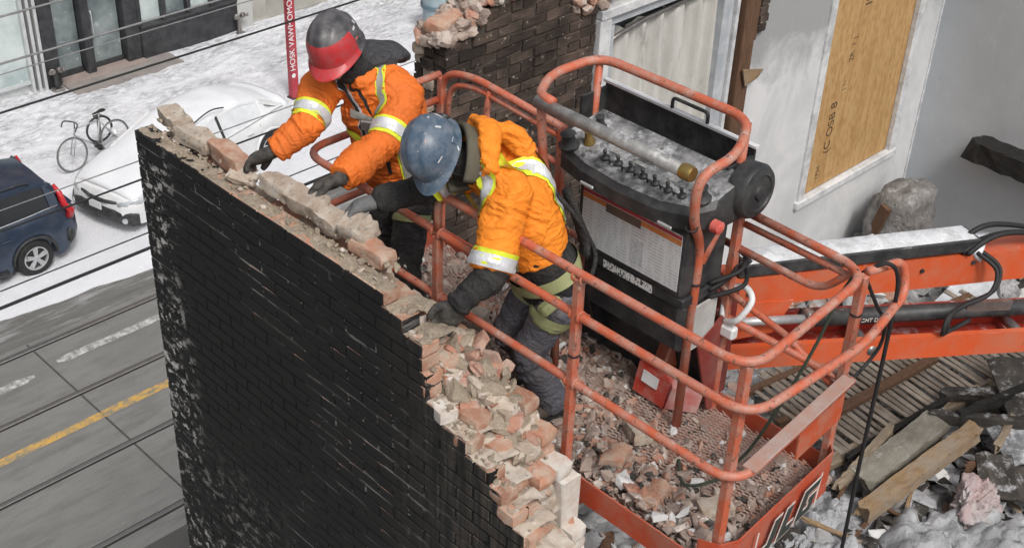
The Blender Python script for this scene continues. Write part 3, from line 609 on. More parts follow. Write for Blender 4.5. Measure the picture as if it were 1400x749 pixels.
    if suv:
        for s in (-1, 1):
            b = MB(); b.tube(bez([(2.0, s*.60, 1.57), (2.2, s*.62, 1.64), (3.6, s*.60, 1.63), (3.85, s*.58, 1.57)], 5), .018, 6); b.build('roof_rail', BLACK_PL, e, True, True)
    else:   # a thick blanket of snow over bonnet, windscreen, roof and boot
        nx_, ny_ = 60, 26; vs = []; hs = []
        for i in range(nx_+1):
            x = .16+(L-.34)*i/nx_
            zc = float(np.interp(x, [c_[0] for c_ in cab], [c_[1] for c_ in cab])) if cab[0][0] < x < cab[-1][0] else hood(x)
            w = float(np.interp(x, [c_[0] for c_ in cab], [c_[2]*1.03 for c_ in cab])) if cab[0][0] < x < cab[-1][0] else half(x)*.93
            if x < cab[0][0]: w = half(x)*.94
            for j in range(ny_+1):
                u = -1+2*j/ny_; z = zc+.095*(1-abs(u)**4)-.02*abs(u)+.01
                vs.append((x, w*u, z))
        P = np.array(vs); P[:, 2] += fbm(P*2.2, 5, 3)*.018
        top = [tuple(p) for p in P]; bot = [(x, y*.98, z-.11) for x, y, z in top]; w_ = ny_+1; N = len(top)
        fs = [(i*w_+j, i*w_+j+1, (i+1)*w_+j+1, (i+1)*w_+j) for i in range(nx_) for j in range(ny_)]
        rim = [(j, j+1, j+1+N, j+N) for j in range(ny_)]+[(nx_*w_+j+1, nx_*w_+j, nx_*w_+j+N, nx_*w_+j+1+N) for j in range(ny_)]+[((i+1)*w_, i*w_, i*w_+N, (i+1)*w_+N) for i in range(nx_)]+[(i*w_+ny_, (i+1)*w_+ny_, (i+1)*w_+ny_+N, i*w_+ny_+N) for i in range(nx_)]
        b = MB(); b.add(top+bot, fs+[tuple(q+N for q in f)[::-1] for f in fs]+rim); sn = b.build('snow_blanket', SNOWCAR, e, True, True)
        b = MB(); b.tube(bez([(1.75, -.60, 1.25), (1.95, -.58, 1.44), (2.4, -.60, 1.56), (2.75, -.62, 1.50)], 5), .014, 6); b.build('raised_wiper', BLACK_PL, e, True, True)
    return e
car('parked_suv', (4.42, 20.17, SZ+.045), 'dark blue parked sport utility car with red tail lamp', 'suv')
car('parked_sedan', (9.66, 20.0, SZ+.045), 'white parked sedan under a thick blanket of snow', 'sedan', R_(13))

# ------------------------------------------------------------------ overhead streetcar wires along the street
def wire(y, z, r, lab, m=RUBBER, sag=.12):
    x0, x1 = -45., 75.; pts = []
    for i in range(41):
        t = i/40; x = x0+(x1-x0)*t; ph = (t*4) % 1; pts.append((x, y, z-sag*4*ph*(1-ph)))
    b = MB(); b.tube(pts, r, 6); b.build('overhead_wire', m, label=lab, cat='wire')
GREYW = mat('grey_cable', (.20, .20, .20), (.28, .28, .28), 10, .5, .3)
wire(14.25, -7.34, .014, 'thick black overhead wire passing below the shop window sills', sag=.06)
wire(10.55, -7.34, .017, 'thick black overhead wire over the gutter and the car wheels', sag=.06)
wire(12.22, -7.36, .007, 'thin overhead wire passing behind the red signpost foot', GREYW, .06)
wire(11.84, -7.36, .011, 'black overhead wire just behind the reaching orange sleeve', sag=.06)
wire(10.84, -7.36, .007, 'thin overhead wire over the parked cars', sag=.06)
wire(15.50, -7.34, .015, 'grey overhead cable across the glass of the shop', GREYW, .06)
wire(15.25, -7.36, .008, 'thin grey overhead cable across the black stall riser', GREYW, .06)
wire(16.88, -7.34, .016, 'grey overhead cable across the tops of the shop windows', GREYW, .06)

# ================================================================== THE BLACK PARTY WALL
k = NT('black_wall_paint'); p = k.xyz()
n_big = k.noise(2.2, 6, .7); base = k.mix(k.ramp(n_big, .3, .7), (.006, .006, .0065), (.014, .014, .0145))
oi = k.n('ObjectInfo'); base = k.mix(k.math('MULTIPLY', oi.outputs['Random'], .5), base, (.017, .016, .015))
# old rusty washes running down near the torn end
st = k.noise(6, 5, .7, k.vec((1, 5.5, .35))); torn = k.math('MULTIPLY', k.ramp(p[1], 3.75, 3.05), k.ramp(st, .42, .70))
base = k.mix(k.math('MULTIPLY', torn, .85), base, (.125, .105, .085))
# flaking whitewash: at the street corner and towards the foot
corner = k.math('MAXIMUM', k.ramp(p[1], 5.30, 5.52), k.math('MULTIPLY', k.ramp(p[2], H-5.0, H-6.2), k.ramp(p[1], 4.3, 5.5)))
fl = k.math('MULTIPLY', k.math('MULTIPLY', k.ramp(k.noise(13, 7, .72, k.vec((1, 1, 1.2))), .53, .57), k.ramp(k.noise(3.2, 4, .6), .40, .52)), k.math('MULTIPLY', corner, 1.0))
fl2 = k.math('MULTIPLY', k.math('MULTIPLY', k.ramp(k.noise(7, 7, .8, k.vec((1, .35, 5))), .68, .71), k.ramp(k.noise(1.3, 3), .50, .66)), .5)
c = k.mix(k.math('MAXIMUM', fl, fl2), base, (.50, .49, .47)); k.col(c)
k.set(k.ramp(n_big, .2, .8), 0, .35); k.b.inputs['Roughness'].default_value = .6
mr = k.n('MapRange'); mr.inputs[3].default_value = .34; mr.inputs[4].default_value = .72; k.l(n_big, mr.inputs[0]); k.l(mr.outputs[0], k.b.inputs['Roughness'])
k.bump(k.noise(70, 5, .7), .5, .006); BLACKW = k.m
k = NT('black_painted_joint'); p = k.xyz()
lines = k.math('MULTIPLY', k.ramp(k.noise(3.0, 6, .75, k.vec((1, .55, 9))), .52, .56), k.ramp(k.noise(1.1, 4, .6), .44, .58)); foot = k.math('ADD', k.math('MULTIPLY', k.ramp(p[2], H-4.6, H-6.2), .45), .55)
corner = k.ramp(p[1], 5.35, 5.66); ln2 = k.math('MULTIPLY', k.ramp(k.noise(20, 5, .75), .52, .57), corner)
f = k.math('MULTIPLY', k.math('MAXIMUM', k.math('MULTIPLY', lines, foot), ln2), .75)
k.col(k.mix(f, (.012, .012, .012), (.55, .54, .51))); k.set(.8, 0, .25); k.bump(k.noise(90, 4), .5, .004); BLACKJ = k.m

wall = empty('brick_party_wall', (3.15, 4.5, SZ), 'tall black-painted brick wall being taken down by hand', 'wall')
CRS, BL, BH = .0705, .2150, .0605
# y of the torn end of the painted face, course by course from the top
ends = [3.68, 3.56, 3.43, 3.43, 3.42, 3.42, 3.30, 3.15, 3.02, 2.93, 2.86, 2.78, 2.66, 2.60, 2.48, 2.40, 2.30, 2.20, 2.10, 2.0]
TOP = -3.262
bm_end = [brickmesh('brick', BL-.010, .100, BH, [BLACKW, BRICK], 520+i, (0, 1, 0), .0045) for i in range(4)]
bm_full = [brickmesh('brick', BL-.010, .100, BH, [BLACKW, BRICK], 500+i, (0, 1, 0), .0045) for i in range(6)]
for me_ in bm_full:
    for p_ in me_.polygons:
        if p_.normal.y > -.3 and p_.normal.z < .6: p_.material_index = 0
# (bricks are laid along Y: local x -> -Y so the local +y face looks to -X)
ROTB = R_(90)
def inst(me, name, parent, loc, rz=0.0, rot=None, sc=None):
    o = bpy.data.objects.new(name, me); C.objects.link(o); o.parent = parent
    o.matrix_parent_inverse = Matrix.Translation(-parent.location)
    o.location = loc
    o.rotation_euler = rot if rot is not None else (0, 0, rz)
    if sc: o.scale = sc
    return o
q = random.Random(5); pieces = []
for kx in range(62):
    z = TOP-BH/2-kx*CRS; y1 = 5.68; y0 = ends[kx] if kx < len(ends) else 1.4
    off = (0 if kx % 2 == 0 else BL/2); y = y1
    first = True
    while y > y0+.02:
        L = BL if not (first and off) else BL/2
        first = False; ya = max(y-L, y0)
        if ya-y0 < .03: ya = y0
        pieces.append(((y+ya)/2, z, y-ya-.010, ya <= y0+.001)); y = ya
def psize(pc):   # how large a brick shows: near ones first
    return (pc[0]**2+9+pc[1]**2)
shown = [pc for pc in pieces if pc[1] > -6.3-(pc[0]-5.7)*-.75 or pc[1] > -4.9]
order = sorted(pieces, key=lambda pc: (0 if (pc in shown) else 1, psize(pc)))
half_me = {}
rest = MB()
for i, (yc, z, L, endp) in enumerate(order):
    jx = q.uniform(-.0012, .0012); loc = (3.05+jx, yc, z+q.uniform(-.0015, .0015))
    if i < 300:
        o = inst(q.choice(bm_end if endp else bm_full), 'brick', wall, loc, ROTB+q.uniform(-.006, .006)); s_ = L/(BL-.010)
        o.scale = (s_, 1, 1)
    else:
        rest.box(loc, (.1, L, BH), bev=0)
if rest.v:
    o = rest.build('lower_brick', [BLACKW], wall, kind='stuff')
CREAM = mat('cream_lime_mortar', (.53, .455, .375), (.44, .355, .28), 10, .95, 0, .1, .9, 60, dirt=(.58, .55, .51), damt=.7, dscale=8, spots=(.28, .23, .185), sscale=30, samt=.66)
for kx in range(1, 16):      # lime mortar left on each step of the tear
    ya, yb = ends[kx], ends[kx-1]
    if yb-ya < .03: continue
    b = MB(); nn_ = 9; vs = []
    for i in range(nn_+1):
        for j in range(nn_+1): vs.append((3.004+.20*j/nn_, ya+.004+(yb-ya)*i/nn_, 0))
    Pm = np.array(vs); Pm[:, 2] = TOP-kx*CRS+.004+.012*fbm(Pm*np.array([22, 22, 1])+kx*5, kx, 3)-.012*np.clip((Pm[:, 0]-3.10)/.1, 0, 1)
    b.add([tuple(p_) for p_ in Pm], [(i*10+j, i*10+j+1, (i+1)*10+j+1, (i+1)*10+j) for i in range(nn_) for j in range(nn_)]); b.build('mortar_smear', CREAM if kx > 4 else MORTAR, wall, True)
# painted joints (recessed behind the brick faces) and the inner wythes
def stepwall(x0, x1, zfun, ylo, yhi, zlo, m, name, par):
    """solid core that follows the broken top: one column per 5 cm"""
    b = MB(); n = max(1, int((yhi-ylo)/.05)); dy = (yhi-ylo)/n
    prof = []
    for i in range(n): prof += [(ylo+i*dy, zfun(ylo+(i+.5)*dy)), (ylo+(i+1)*dy, zfun(ylo+(i+.5)*dy))]
    pts = [(x0, ylo, zlo)]+[(x0, y, z) for y, z in prof]+[(x0, yhi, zlo)]
    b.prism(pts, (x1-x0, 0, 0)); return b.build(name, m, par)
def top_at(y):
    kx = 0
    for i, e_ in enumerate(ends):
        if y > e_: return TOP-i*CRS
    return TOP-len(ends)*CRS
stepwall(3.0032, 3.098, lambda y: top_at(y-.01)-.006, 1.9, 5.672, -8.0, BLACKJ, 'mortar_joint', wall)
b = MB(); b.b2((3.002, -2.0, SZ-.1), (3.40, 5.66, -8.005)); b.b2((3.10, -2.0, -8.0), (3.40, 1.9, -5.4)); b.build('wall_base', BLACKW, wall)
def back_top(y):    # second wythe
    return float(np.interp(y, [1.6, 2.4, 2.86, 3.0, 3.2, 3.42, 3.60, 3.75, 5.68], [-5.0, -4.65, -4.12, -4.02, -3.80, -3.62, -3.47, -3.33, -3.30]))
stepwall(3.10, 3.205, lambda y: back_top(y)-.02, 1.9, 5.655, -7.9, MORTAR, 'mortar_core', wall)
def third_top(y):
    return float(np.interp(y, [1.6, 2.4, 2.78, 2.88, 2.95, 3.1, 3.25, 3.42, 3.7, 5.68], [-5.2, -4.9, -4.45, -4.30, -3.99, -3.86, -3.70, -3.66, -3.60, -3.52]))
stepwall(3.207, 3.42, lambda y: third_top(y)-.05, 1.9, 5.65, -7.8, MORTAR, 'mortar_core', wall)
# visible inner bricks: second wythe top courses and torn end, third wythe near the end

WHITEP = mat('old_whitewashed_brick', (.66, .64, .60), (.56, .52, .47), 10, .9, 0, .2, .5, 80, dirt=(.48, .30, .22), damt=.55, dscale=14)
def rough_brick(L, W, Hh, m, seed, amp=.010, nm='loose_brick', cuts=5):
    bm = bmesh.new(); bmesh.ops.create_cube(bm, size=1); bmesh.ops.subdivide_edges(bm, edges=bm.edges, cuts=cuts, use_grid_fill=True)
    P = np.array([v.co[:] for v in bm.verts])*2; rr3 = np.linalg.norm(P, axis=1)[:, None]; P = P*(1-.10*(rr3-1)/.73); P = P*np.array([L, W, Hh])/2
    n = fbm(P*22+seed*3.1, seed, 4)[:, None]; d = P/np.linalg.norm(P/np.array([L, W, Hh]), axis=1)[:, None]/np.array([L, W, Hh])*.03; P = P+d*n*amp/.03*1.2; P[:, 2] += np.where(P[:, 2] > 0, 1, 0)*np.clip(fbm(P*14+seed, seed+7, 3), -.2, 1)*amp*1.2
    for v, p_ in zip(bm.verts, P): v.co = p_
    me = bpy.data.meshes.new(nm); bm.to_mesh(me); bm.free(); me.materials.append(m); sm(me, 38); return me
bb = [rough_brick(BL-.008, .104, BH+.004, BRICK, 600+i, .006, 'inner_brick', 3) for i in range(5)]
bd = [rough_brick(BL-.008, .104, BH+.004, BRICK_DUSTY, 640+i, .008, 'inner_brick', 3) for i in range(5)]
bw = [rough_brick(BL-.008, .104, BH+.004, WHITEP, 660+i, .006, 'inner_brick', 3) for i in range(3)]
for wx, fun, ylo, nc in ((3.153, back_top, 1.9, 3), (3.275, third_top, 2.2, 3), (3.375, third_top, 2.2, 4)):
    y = 5.55 if wx < 3.2 else 4.2
    cols = 0
    while y > ylo:
        yc = y-BL/2
        zt = fun(yc)
        for kx in range(nc):
            z = zt-BH/2-kx*CRS+.012+q.uniform(-.006, .006)
            if wx > 3.2 and q.random() < .15 and kx == 0: continue
            lst = bd if q.random() < .5 else bb
            if yc < 3.05 and wx > 3.3: lst = bw
            inst(q.choice(lst), 'inner_brick', wall, (wx+q.uniform(-.012, .012), yc+q.uniform(-.015, .015), z), ROTB+q.uniform(-.07, .07))
        y -= BL*(1 if y > 3.6 else .52)
# end face of the tear: short broken bats standing proud of the core
for kx in range(4, 15):
    for wx in (3.05, 3.155, 3.27, 3.37):
        ye = ends[kx] if wx < 3.1 else ends[kx]-.02
        z = TOP-BH/2-kx*CRS
        if wx > 3.2: z -= .05
        if wx > 3.1 and z > (back_top if wx < 3.2 else third_top)(ye): continue
        o = inst(q.choice(bb if q.random() < .62 else (bd if q.random() < .5 else bw)), 'broken_bat', wall, (wx+q.uniform(-.01, .01), ye+.035, z+q.uniform(-.006, .006)), q.uniform(-.25, .25), sc=(.46, 1.0, .95))
# whitewashed jamb block at the torn end
jb = MB(); jb.box((3.385, 2.93, -4.145), (.11, .13, .30), bev=.008); jb.v = [tuple(c_+q.uniform(-.008, .008) for c_ in p_) for p_ in jb.v]; jb.build('whitewashed_block', WHITEP, wall)
for i in range(4): inst(q.choice(bw), 'inner_brick', wall, (3.30+.06*(i % 2), 2.86-.05*i, -4.33-.07*i), R_(5+40*i), sc=(.8, 1, 1))
# mortar crumbs and splinters lying on the ledge
items = []
for i in range(520):
    y = q.uniform(3.7, 5.66); x = q.triangular(3.008, 3.21, 3.10)
    if y < 3.72: continue
    sz = q.choice((.004, .005, .007, .010, .012, .022)); items.append(((x, y, -3.258+sz*.25+(.04 if x > 3.10 else 0)*1), (sz*1.5, sz*1.2, sz*.8), 1))
for i in range(170):
    y = q.uniform(2.75, 3.66); x = q.triangular(3.01, 3.10, 3.06); sz = q.choice((.006, .01, .014, .02)); items.append(((x, y, top_at(y)+sz*.3), (sz*1.5, sz*1.2, sz), 1))
scatter('mortar_crumbs', [MORTAR, RUBBLE_PALE], items, wall, [5, 1], 21, LUMP+CH)
items = []
for i in range(420):
    y = q.uniform(2.55, 3.62); x = q.triangular(3.09, 3.44, 3.25); z = (back_top(y) if x < 3.21 else third_top(y)); sz = q.choice((.012, .02, .03, .045, .06, .085))
    items.append(((x, y, z+q.uniform(-.02, .035)), (sz*1.6, sz*1.2, sz*.7), 1))
scatter('broken_core', [MORTAR, CREAM, RUBBLE_RED], items, wall, [5, 2, 3.2], 22, LUMP+CH)
bed = MB(); nyb = 120
for i in range(nyb+1):
    y = 3.69+(5.665-3.69)*i/nyb
    for j in range(9):
        x = 3.004+.098*j/8; bed.v.append((x, y, 0))
Pb = np.array(bed.v); Pb[:, 2] = TOP+.004+.007*fbm(Pb*np.array([30, 18, 1]), 6, 3)+.004*fbm(Pb*90, 9, 2)-.010*(np.abs(Pb[:, 0]-3.053)/.049)**6
Pb[:, 0] += .004*fbm(Pb*np.array([1, 25, 1])+4, 12, 2)
bed.v = [tuple(p_) for p_ in Pb]; bed.f = [(i*9+j, i*9+j+1, (i+1)*9+j+1, (i+1)*9+j) for i in range(nyb) for j in range(8)]; bed.mi = [0]*len(bed.f)
bed.build('mortar_bed', MORTAR, wall, True)
# loose bricks lying along the ledge, each a thing of its own
def loose(loc, rot, me, lab, sc=(1, 1, 1)):
    o = bpy.data.objects.new('loose_brick', me); C.objects.link(o); o.location = loc; o.rotation_euler = rot; o.scale = sc; o['label'] = lab; o['category'] = 'brick'
lb = [rough_brick(.21, .105, .066, BRICK if i in (1, 3) else BRICK_DUSTY, 700+i) for i in range(9)]
for loc, rz, i, lab, rx, sc in (
    ((3.155, 3.93, -3.225), -88, 1, 'pink brick with mortar end at the step of the torn wall', 0, (1, 1, 1.1)),
    ((3.165, 4.05, -3.165), -80, 2, 'pale broken brick under the grey gloved hand', 12, (.8, 1.1, 1.2)),
    ((3.165, 4.26, -3.215), -95, 0, 'mortar-caked brick between the two workers gloved hands', 8, (1, 1, 1.3)),
    ((3.155, 4.42, -3.185), -84, 4, 'grey brick being lifted by the worker in the dark helmet', 14, (1.1, 1, 1.2)),
    ((3.160, 4.62, -3.20), -92, 5, 'flat grey brick lying before the reaching black glove', -10, (1.15, 1.2, 1)),
    ((3.10, 4.86, -3.225), -70, 6, 'thin tan brick splinter next to the reaching black glove', 20, (.8, .7, .5)),
    ((3.155, 5.02, -3.205), -93, 3, 'salmon brick with rounded mortar beyond the reaching black glove', 5, (1.3, 1.05, 1.4)),
    ((3.145, 5.30, -3.215), -86, 7, 'long mortar-crusted brick towards the street corner of the wall', -6, (1.3, 1.1, 1.2)),
    ((3.165, 5.54, -3.20), -100, 8, 'upright chunk of brick standing on the street corner of the wall', 10, (.9, 1, 1.4))):
    loose(loc, (R_(rx), 0, R_(rz)), lb[i], lab, sc)

# ================================================================== STREET FACADE seen from inside
fac = empty('facade_wall', (6.2, 5.55, SZ), 'sooty brick street wall with torn top beside the curtained window', 'wall')
SOOTB = mat('sooty_brown_brick', (.065, .048, .040), (.115, .085, .068), 9, .9, 0, .2, .9, 60, dirt=(.022, .02, .019), damt=.9, dscale=2.6, spots=(.27, .23, .19), sscale=20, samt=.64, rand=.45)
SOOTM = mat('sooty_mortar', (.075, .068, .06), (.13, .115, .10), 8, .95, 0, .1, .8, 60)
fb = [brickmesh('brick', BL-.012, .100, BH, [SOOTB], 800+i, None, .014) for i in range(6)]
FY = 5.40
def fac_top(x): return float(np.interp(x, [4.9, 5.15, 5.25, 5.6, 5.75, 6.2], [-3.24, -3.20, -3.08, -3.03, -2.95, -2.92]))
b = MB(); pts = [(4.92, FY+.012, -8)]+[(x, FY+.012, fac_top(x)-.03) for x in np.linspace(4.92, 6.24, 14)]+[(6.24, FY+.012, -8)]; b.prism(pts, (0, .27, 0)); b.build('mortar_core', SOOTM, fac)
b = MB(); b.b2((3.5, FY+.01, SZ-.1), (11.3, FY+.285, -8.01)); b.build('wall_base', SOOTB, fac)
nf = 0
for kx in range(46):
    z = -2.93-kx*CRS; x = 4.90+(0 if kx % 2 else -BL/2); hd = (kx % 6 == 3)
    while x < 6.22:
        L = BL/2 if hd else BL; xa, xb = max(x, 4.90), min(x+L, 6.24)
        if xb-xa > .05 and z+BH/2 < fac_top((xa+xb)/2)+.02:
            o = inst(q.choice(fb), 'brick', fac, ((xa+xb)/2, FY+.05+q.uniform(-.008, .006), z), q.uniform(-.012, .012)); o.scale = ((xb-xa-.012)/(BL-.012), 1, 1); nf += 1
        x += L
# torn left edge shows brick ends
for kx in range(0, 30):
    for j in range(2):
        z = -3.26-kx*CRS; o = inst(q.choice(bd if q.random() < .5 else fb), 'broken_bat', fac, (4.93+q.uniform(-.02, .015), FY+.155+j*.08, z), R_(90)+q.uniform(-.2, .2), sc=(.42, .8, .95))
items = []
for i in range(520):
    x = q.uniform(4.9, 6.24); y = q.uniform(FY+.0, FY+.27); sz = q.choice((.02, .03, .045, .07)); items.append(((x, y, fac_top(x)+q.uniform(-.02, .05)), (sz*1.6, sz*1.3, sz*.8), 1))
for i in range(260):
    x = q.uniform(6.0, 7.0); y = q.uniform(FY-.02, FY+.27); sz = q.choice((.03, .05, .07)); items.append(((x, y, -3.33+q.uniform(0, .12)), (sz*1.5, sz*1.3, sz*.9), 1))
scatter('broken_top', [RUBBLE, RUBBLE_PALE, RUBBLE_RED], items, fac, [3, 3, 2], 31, LUMP)
for i, (x, z, rz, lab) in enumerate(((5.02, -3.17, 14, 'pale mortar-topped brick at the torn left end of the street wall'), (5.30, -3.03, -8, 'tilted reddish brick on the torn street wall'), (5.62, -2.97, 20, 'dusty brick on the higher end of the torn street wall'))):
    loose((x, FY+.14, z), (R_(8), R_(-6), R_(rz)), lb[(i*2+1) % 9], lab, (1.15, 1.3, 1.2))
# window with hanging curtain
win = empty('curtained_window', (7.05, 5.4, -5.6), 'white-framed window opening with a grey-white pleated curtain', 'window')
b = MB(); b.b2((6.25, FY-.03, -5.62), (6.36, FY+.20, -3.44), bev=.006); b.build('jamb', WHITE_TRIM, win)
b = MB(); b.b2((6.362, FY+.01, -5.62), (6.44, FY+.18, -3.52), bev=.006); b.build('jamb', GREY_TRIM, win)
b = MB(); b.b2((6.25, FY-.04, -3.438), (7.86, FY+.20, -3.37), bev=.006); b.build('head', WHITE_TRIM, win)
b = MB(); b.b2((6.362, FY+.0, -3.515), (7.7, FY+.18, -3.44), bev=.006); b.build('head', GREY_TRIM, win)
b = MB(); b.b2((7.64, FY+.0, -5.62), (7.76, FY+.18, -3.52), bev=.006); b.build('jamb', GREY_TRIM, win)
b = MB(); b.b2((7.763, FY-.03, -5.62), (7.80, FY+.20, -3.44), bev=.006); b.build('jamb', WHITE_TRIM, win)
b = MB(); b.b2((6.2, FY-.10, -5.70), (7.86, FY+.2, -5.625), bev=.008); b.build('sill', WHITE_TRIM, win)
b = MB(); b.tube([(6.36, FY+.03, -3.66), (6.55, FY+.045, -3.625), (6.8, FY+.06, -3.60), (7.2, FY+.06, -3.575), (7.66, FY+.06, -3.57)], .016, 8); b.build('curtain_rod', STEEL, win, True)
k = NT('grey_white_curtain'); c = k.mix(k.ramp(k.noise(2.0, 5, .65, k.vec((3, 1, .8))), .35, .7), (.58, .57, .54), (.43, .42, .39)); c = k.mix(k.ramp(k.noise(5, 6, .75, k.vec((2, 1, .5))), .54, .70), c, (.29, .28, .26)); k.col(c); k.set(.9, 0, .15); k.bump(k.noise(120, 3), .2, .004); CURT = k.m
vs = []; NX, NZ = 90, 26
for j in range(NZ+1):
    t = j/NZ
    for i in range(NX+1):
        u = i/NX; x = 6.50+.02*math.sin(t*3)+(1.16)*u; zt = -3.63+.06*u+.03*math.sin(u*31); z = zt+(-5.60-zt)*t
        a = .030+.02*t; y = FY+.10+a*math.sin(u*38+.8*math.sin(t*2.1+u*5))+.014*math.sin(u*83+t*2); vs.append((x, y, z))
b = MB(); w_ = NX+1; fs = [(j*w_+i, j*w_+i+1, (j+1)*w_+i+1, (j+1)*w_+i) for j in range(NZ) for i in range(NX)]; N = len(vs)
b.add(vs+[(x, y+.006, z) for x, y, z in vs], fs+[tuple(q_+N for q_ in f)[::-1] for f in fs]+[(i+1, i, i+N, i+1+N) for i in range(NX)]); b.build('curtain', CURT, win, True)
b = MB(); b.b2((6.25, FY+.21, -5.62), (7.8, FY+.23, -3.4)); b.build('pane', mat('dim_window_pane', (.20, .22, .23), (.28, .30, .31), 2, .15), win)
# stained wooden post and a strip of torn lath next to the window
e = empty('wooden_post', (7.95, FY, -6.9), 'dark brown wooden post with torn edge between window and white wall', 'post')
b = MB(); b.b2((7.83, FY-.07, -6.9), (7.98, FY+.06, -2.8), bev=.008); b.build('post', WOOD_DARK, e)
b = MB(); b.b2((7.985, FY-.05, -4.06), (8.03, FY+.02, -2.8), bev=.005); b.build('stop', WOOD_DARK, e)
pl = MB(); pl.add([(7.84, FY-.09, -4.23), (8.10, FY-.10, -4.30), (8.05, FY-.09, -4.36), (7.90, FY-.09, -4.39)], [(0, 1, 2, 3)]); pl.v += [(x, y-.012, z) for x, y, z in pl.v[:4]]; pl.f += [(7, 6, 5, 4), (0, 1, 5, 4), (1, 2, 6, 5), (2, 3, 7, 6), (3, 0, 4, 7)]; pl.mi += [0]*5
pl.build('splinter', WOOD_TAN, e)
for kx in range(9):
    inst(q.choice(fb), 'exposed_brick', e, (8.10+.02*(kx % 2), FY-.015, -3.42-kx*CRS), 0, sc=(.5, .5, 1))
# plastered back wall with the boarded window, and the plastered right-hand party wall
k = NT('stained_white_plaster'); p = k.xyz()
n1 = k.noise(1.3, 6, .65, k.vec((1, 1, .8)), .5); c = k.mix(k.ramp(n1, .38, .60), (.66, .665, .67), (.52, .53, .54))
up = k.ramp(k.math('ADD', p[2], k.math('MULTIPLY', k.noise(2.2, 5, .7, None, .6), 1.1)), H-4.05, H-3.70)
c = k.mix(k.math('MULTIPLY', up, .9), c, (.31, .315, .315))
c = k.mix(k.math('MULTIPLY', k.ramp(k.noise(7, 6, .75, k.vec((1.4, 1, .4))), .60, .72), .5), c, (.42, .43, .43)); k.col(c); k.set(.85, 0, .25); k.bump(k.noise(14, 5, .7), .25, .01); PLASTER = k.m
k = NT('grey_plaster'); n1 = k.noise(.9, 6, .65, None, .4); c = k.mix(k.ramp(n1, .35, .65), (.40, .425, .45), (.48, .505, .53))
c = k.mix(k.math('MULTIPLY', k.ramp(k.noise(4, 6, .75, k.vec((1, 1.2, .5))), .58, .75), .45), c, (.58, .59, .60)); c = k.mix(k.math('MULTIPLY', k.ramp(k.noise(9, 5, .7), .66, .74), .4), c, (.28, .29, .30)); k.col(c); k.set(.85, 0, .25); k.bump(k.noise(10, 5, .7), .3, .01); GPLAST = k.m
pw = empty('plastered_back_wall', (9.5, FY, -6.9), 'stained white plaster wall around the boarded window', 'wall')
wx0, wx1, wz = 9.17, 10.58, -5.93
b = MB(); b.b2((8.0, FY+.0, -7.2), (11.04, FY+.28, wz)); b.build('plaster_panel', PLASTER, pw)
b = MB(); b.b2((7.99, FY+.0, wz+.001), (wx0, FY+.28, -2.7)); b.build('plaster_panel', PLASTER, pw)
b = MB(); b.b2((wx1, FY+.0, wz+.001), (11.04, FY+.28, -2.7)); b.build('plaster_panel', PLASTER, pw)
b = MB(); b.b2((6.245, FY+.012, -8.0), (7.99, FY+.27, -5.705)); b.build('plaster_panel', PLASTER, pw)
bw_ = empty('boarded_window', (9.87, FY, -5.93), 'window opening boarded with a tan strand board sheet', 'window')
k = NT('strand_board'); n1 = k.noise(7, 5, .7, k.vec((4, 1, .5)), .3); c = k.mix(k.ramp(n1, .3, .7), (.45, .265, .105), (.36, .20, .075)); vo = k.n('TexVoronoi'); vo.inputs['Scale'].default_value = 26; k.l(k.vec((1, 1, .45)), vo.inputs['Vector'])
c = k.mix(k.math('MULTIPLY', k.ramp(vo.outputs['Distance'], .15, .6), .45), c, (.60, .42, .21)); c = k.mix(k.math('MULTIPLY', k.ramp(k.noise(2.2, 5, .65, k.vec((5, 1, .45)), .8), .45, .62), .5), c, (.36, .195, .07)); c = k.mix(k.math('MULTIPLY', k.ramp(k.noise(5, 6, .75, k.vec((7, 1, .35))), .55, .64), .6), c, (.27, .14, .05)); c = k.mix(k.ramp(k.noise(30, 3, .7), .70, .73), c, (.75, .6, .36)); k.col(c); k.set(.75, 0, .3); k.bump(n1, .2, .006); OSB = k.m
b = MB(); b.b2((wx0+.01, FY+.03, wz+.02), (wx1-.01, FY+.045, -2.7)); b.build('board', OSB, bw_)
b = MB(); b.b2((wx0-.075, FY-.025, wz-.05), (wx0+.012, FY+.03, -2.7), bev=.006); b.build('casing', WHITE_TRIM, bw_)
b = MB(); b.b2((wx1-.012, FY-.025, wz-.05), (wx1+.08, FY+.03, -2.7), bev=.006); b.build('casing', WHITE_TRIM, bw_)
b = MB(); b.b2((wx0-.10, FY-.04, wz-.055), (wx1+.10, FY+.028, wz+.02), bev=.008); b.build('sill', WHITE_TRIM, bw_)
INK = mat('black_stencil_ink', (.06, .038, .025), (.12, .08, .045), 60, .8)
for body, x, z, s_ in (('(C OSB 8', 9.50, -5.33, .13), ('IS', 9.76, -4.20, .15), ('2R  1 |', 9.64, -4.62, .085), ('| 1-', 9.60, -4.95, .07), ('1F24', 9.42, -5.75, .07)):
    t = link('stencil', text_mesh('stencil', body, s_, INK, .0006), bw_, loc=(x, FY+.0285, z)); t.rotation_euler = Matrix(((0, -1, 0), (0, 0, -1), (1, 0, 0))).to_euler()
rw = empty('plastered_party_wall', (11.2, 3, -6.9), 'grey plastered side wall meeting the white wall', 'wall')
b = MB(); b.b2((11.04, -3.0, -7.2), (11.3, 5.70, -2.6)); b.build('plaster', GPLAST, rw)
b = MB(); b.b2((11.04, -3.0, SZ-.1), (11.3, 5.70, -7.205)); b.build('wall_base', SOOTB, rw)
b = MB(); b.b2((11.012, 5.388, -7.1), (11.052, 5.412, -2.7)); b.build('corner_bead', WHITE_TRIM, pw)
e = empty('charred_joist', (10.9, 4.4, -5.9), 'black charred joist fixed along the grey plastered wall', 'beam')
JOIST_SLOT = e

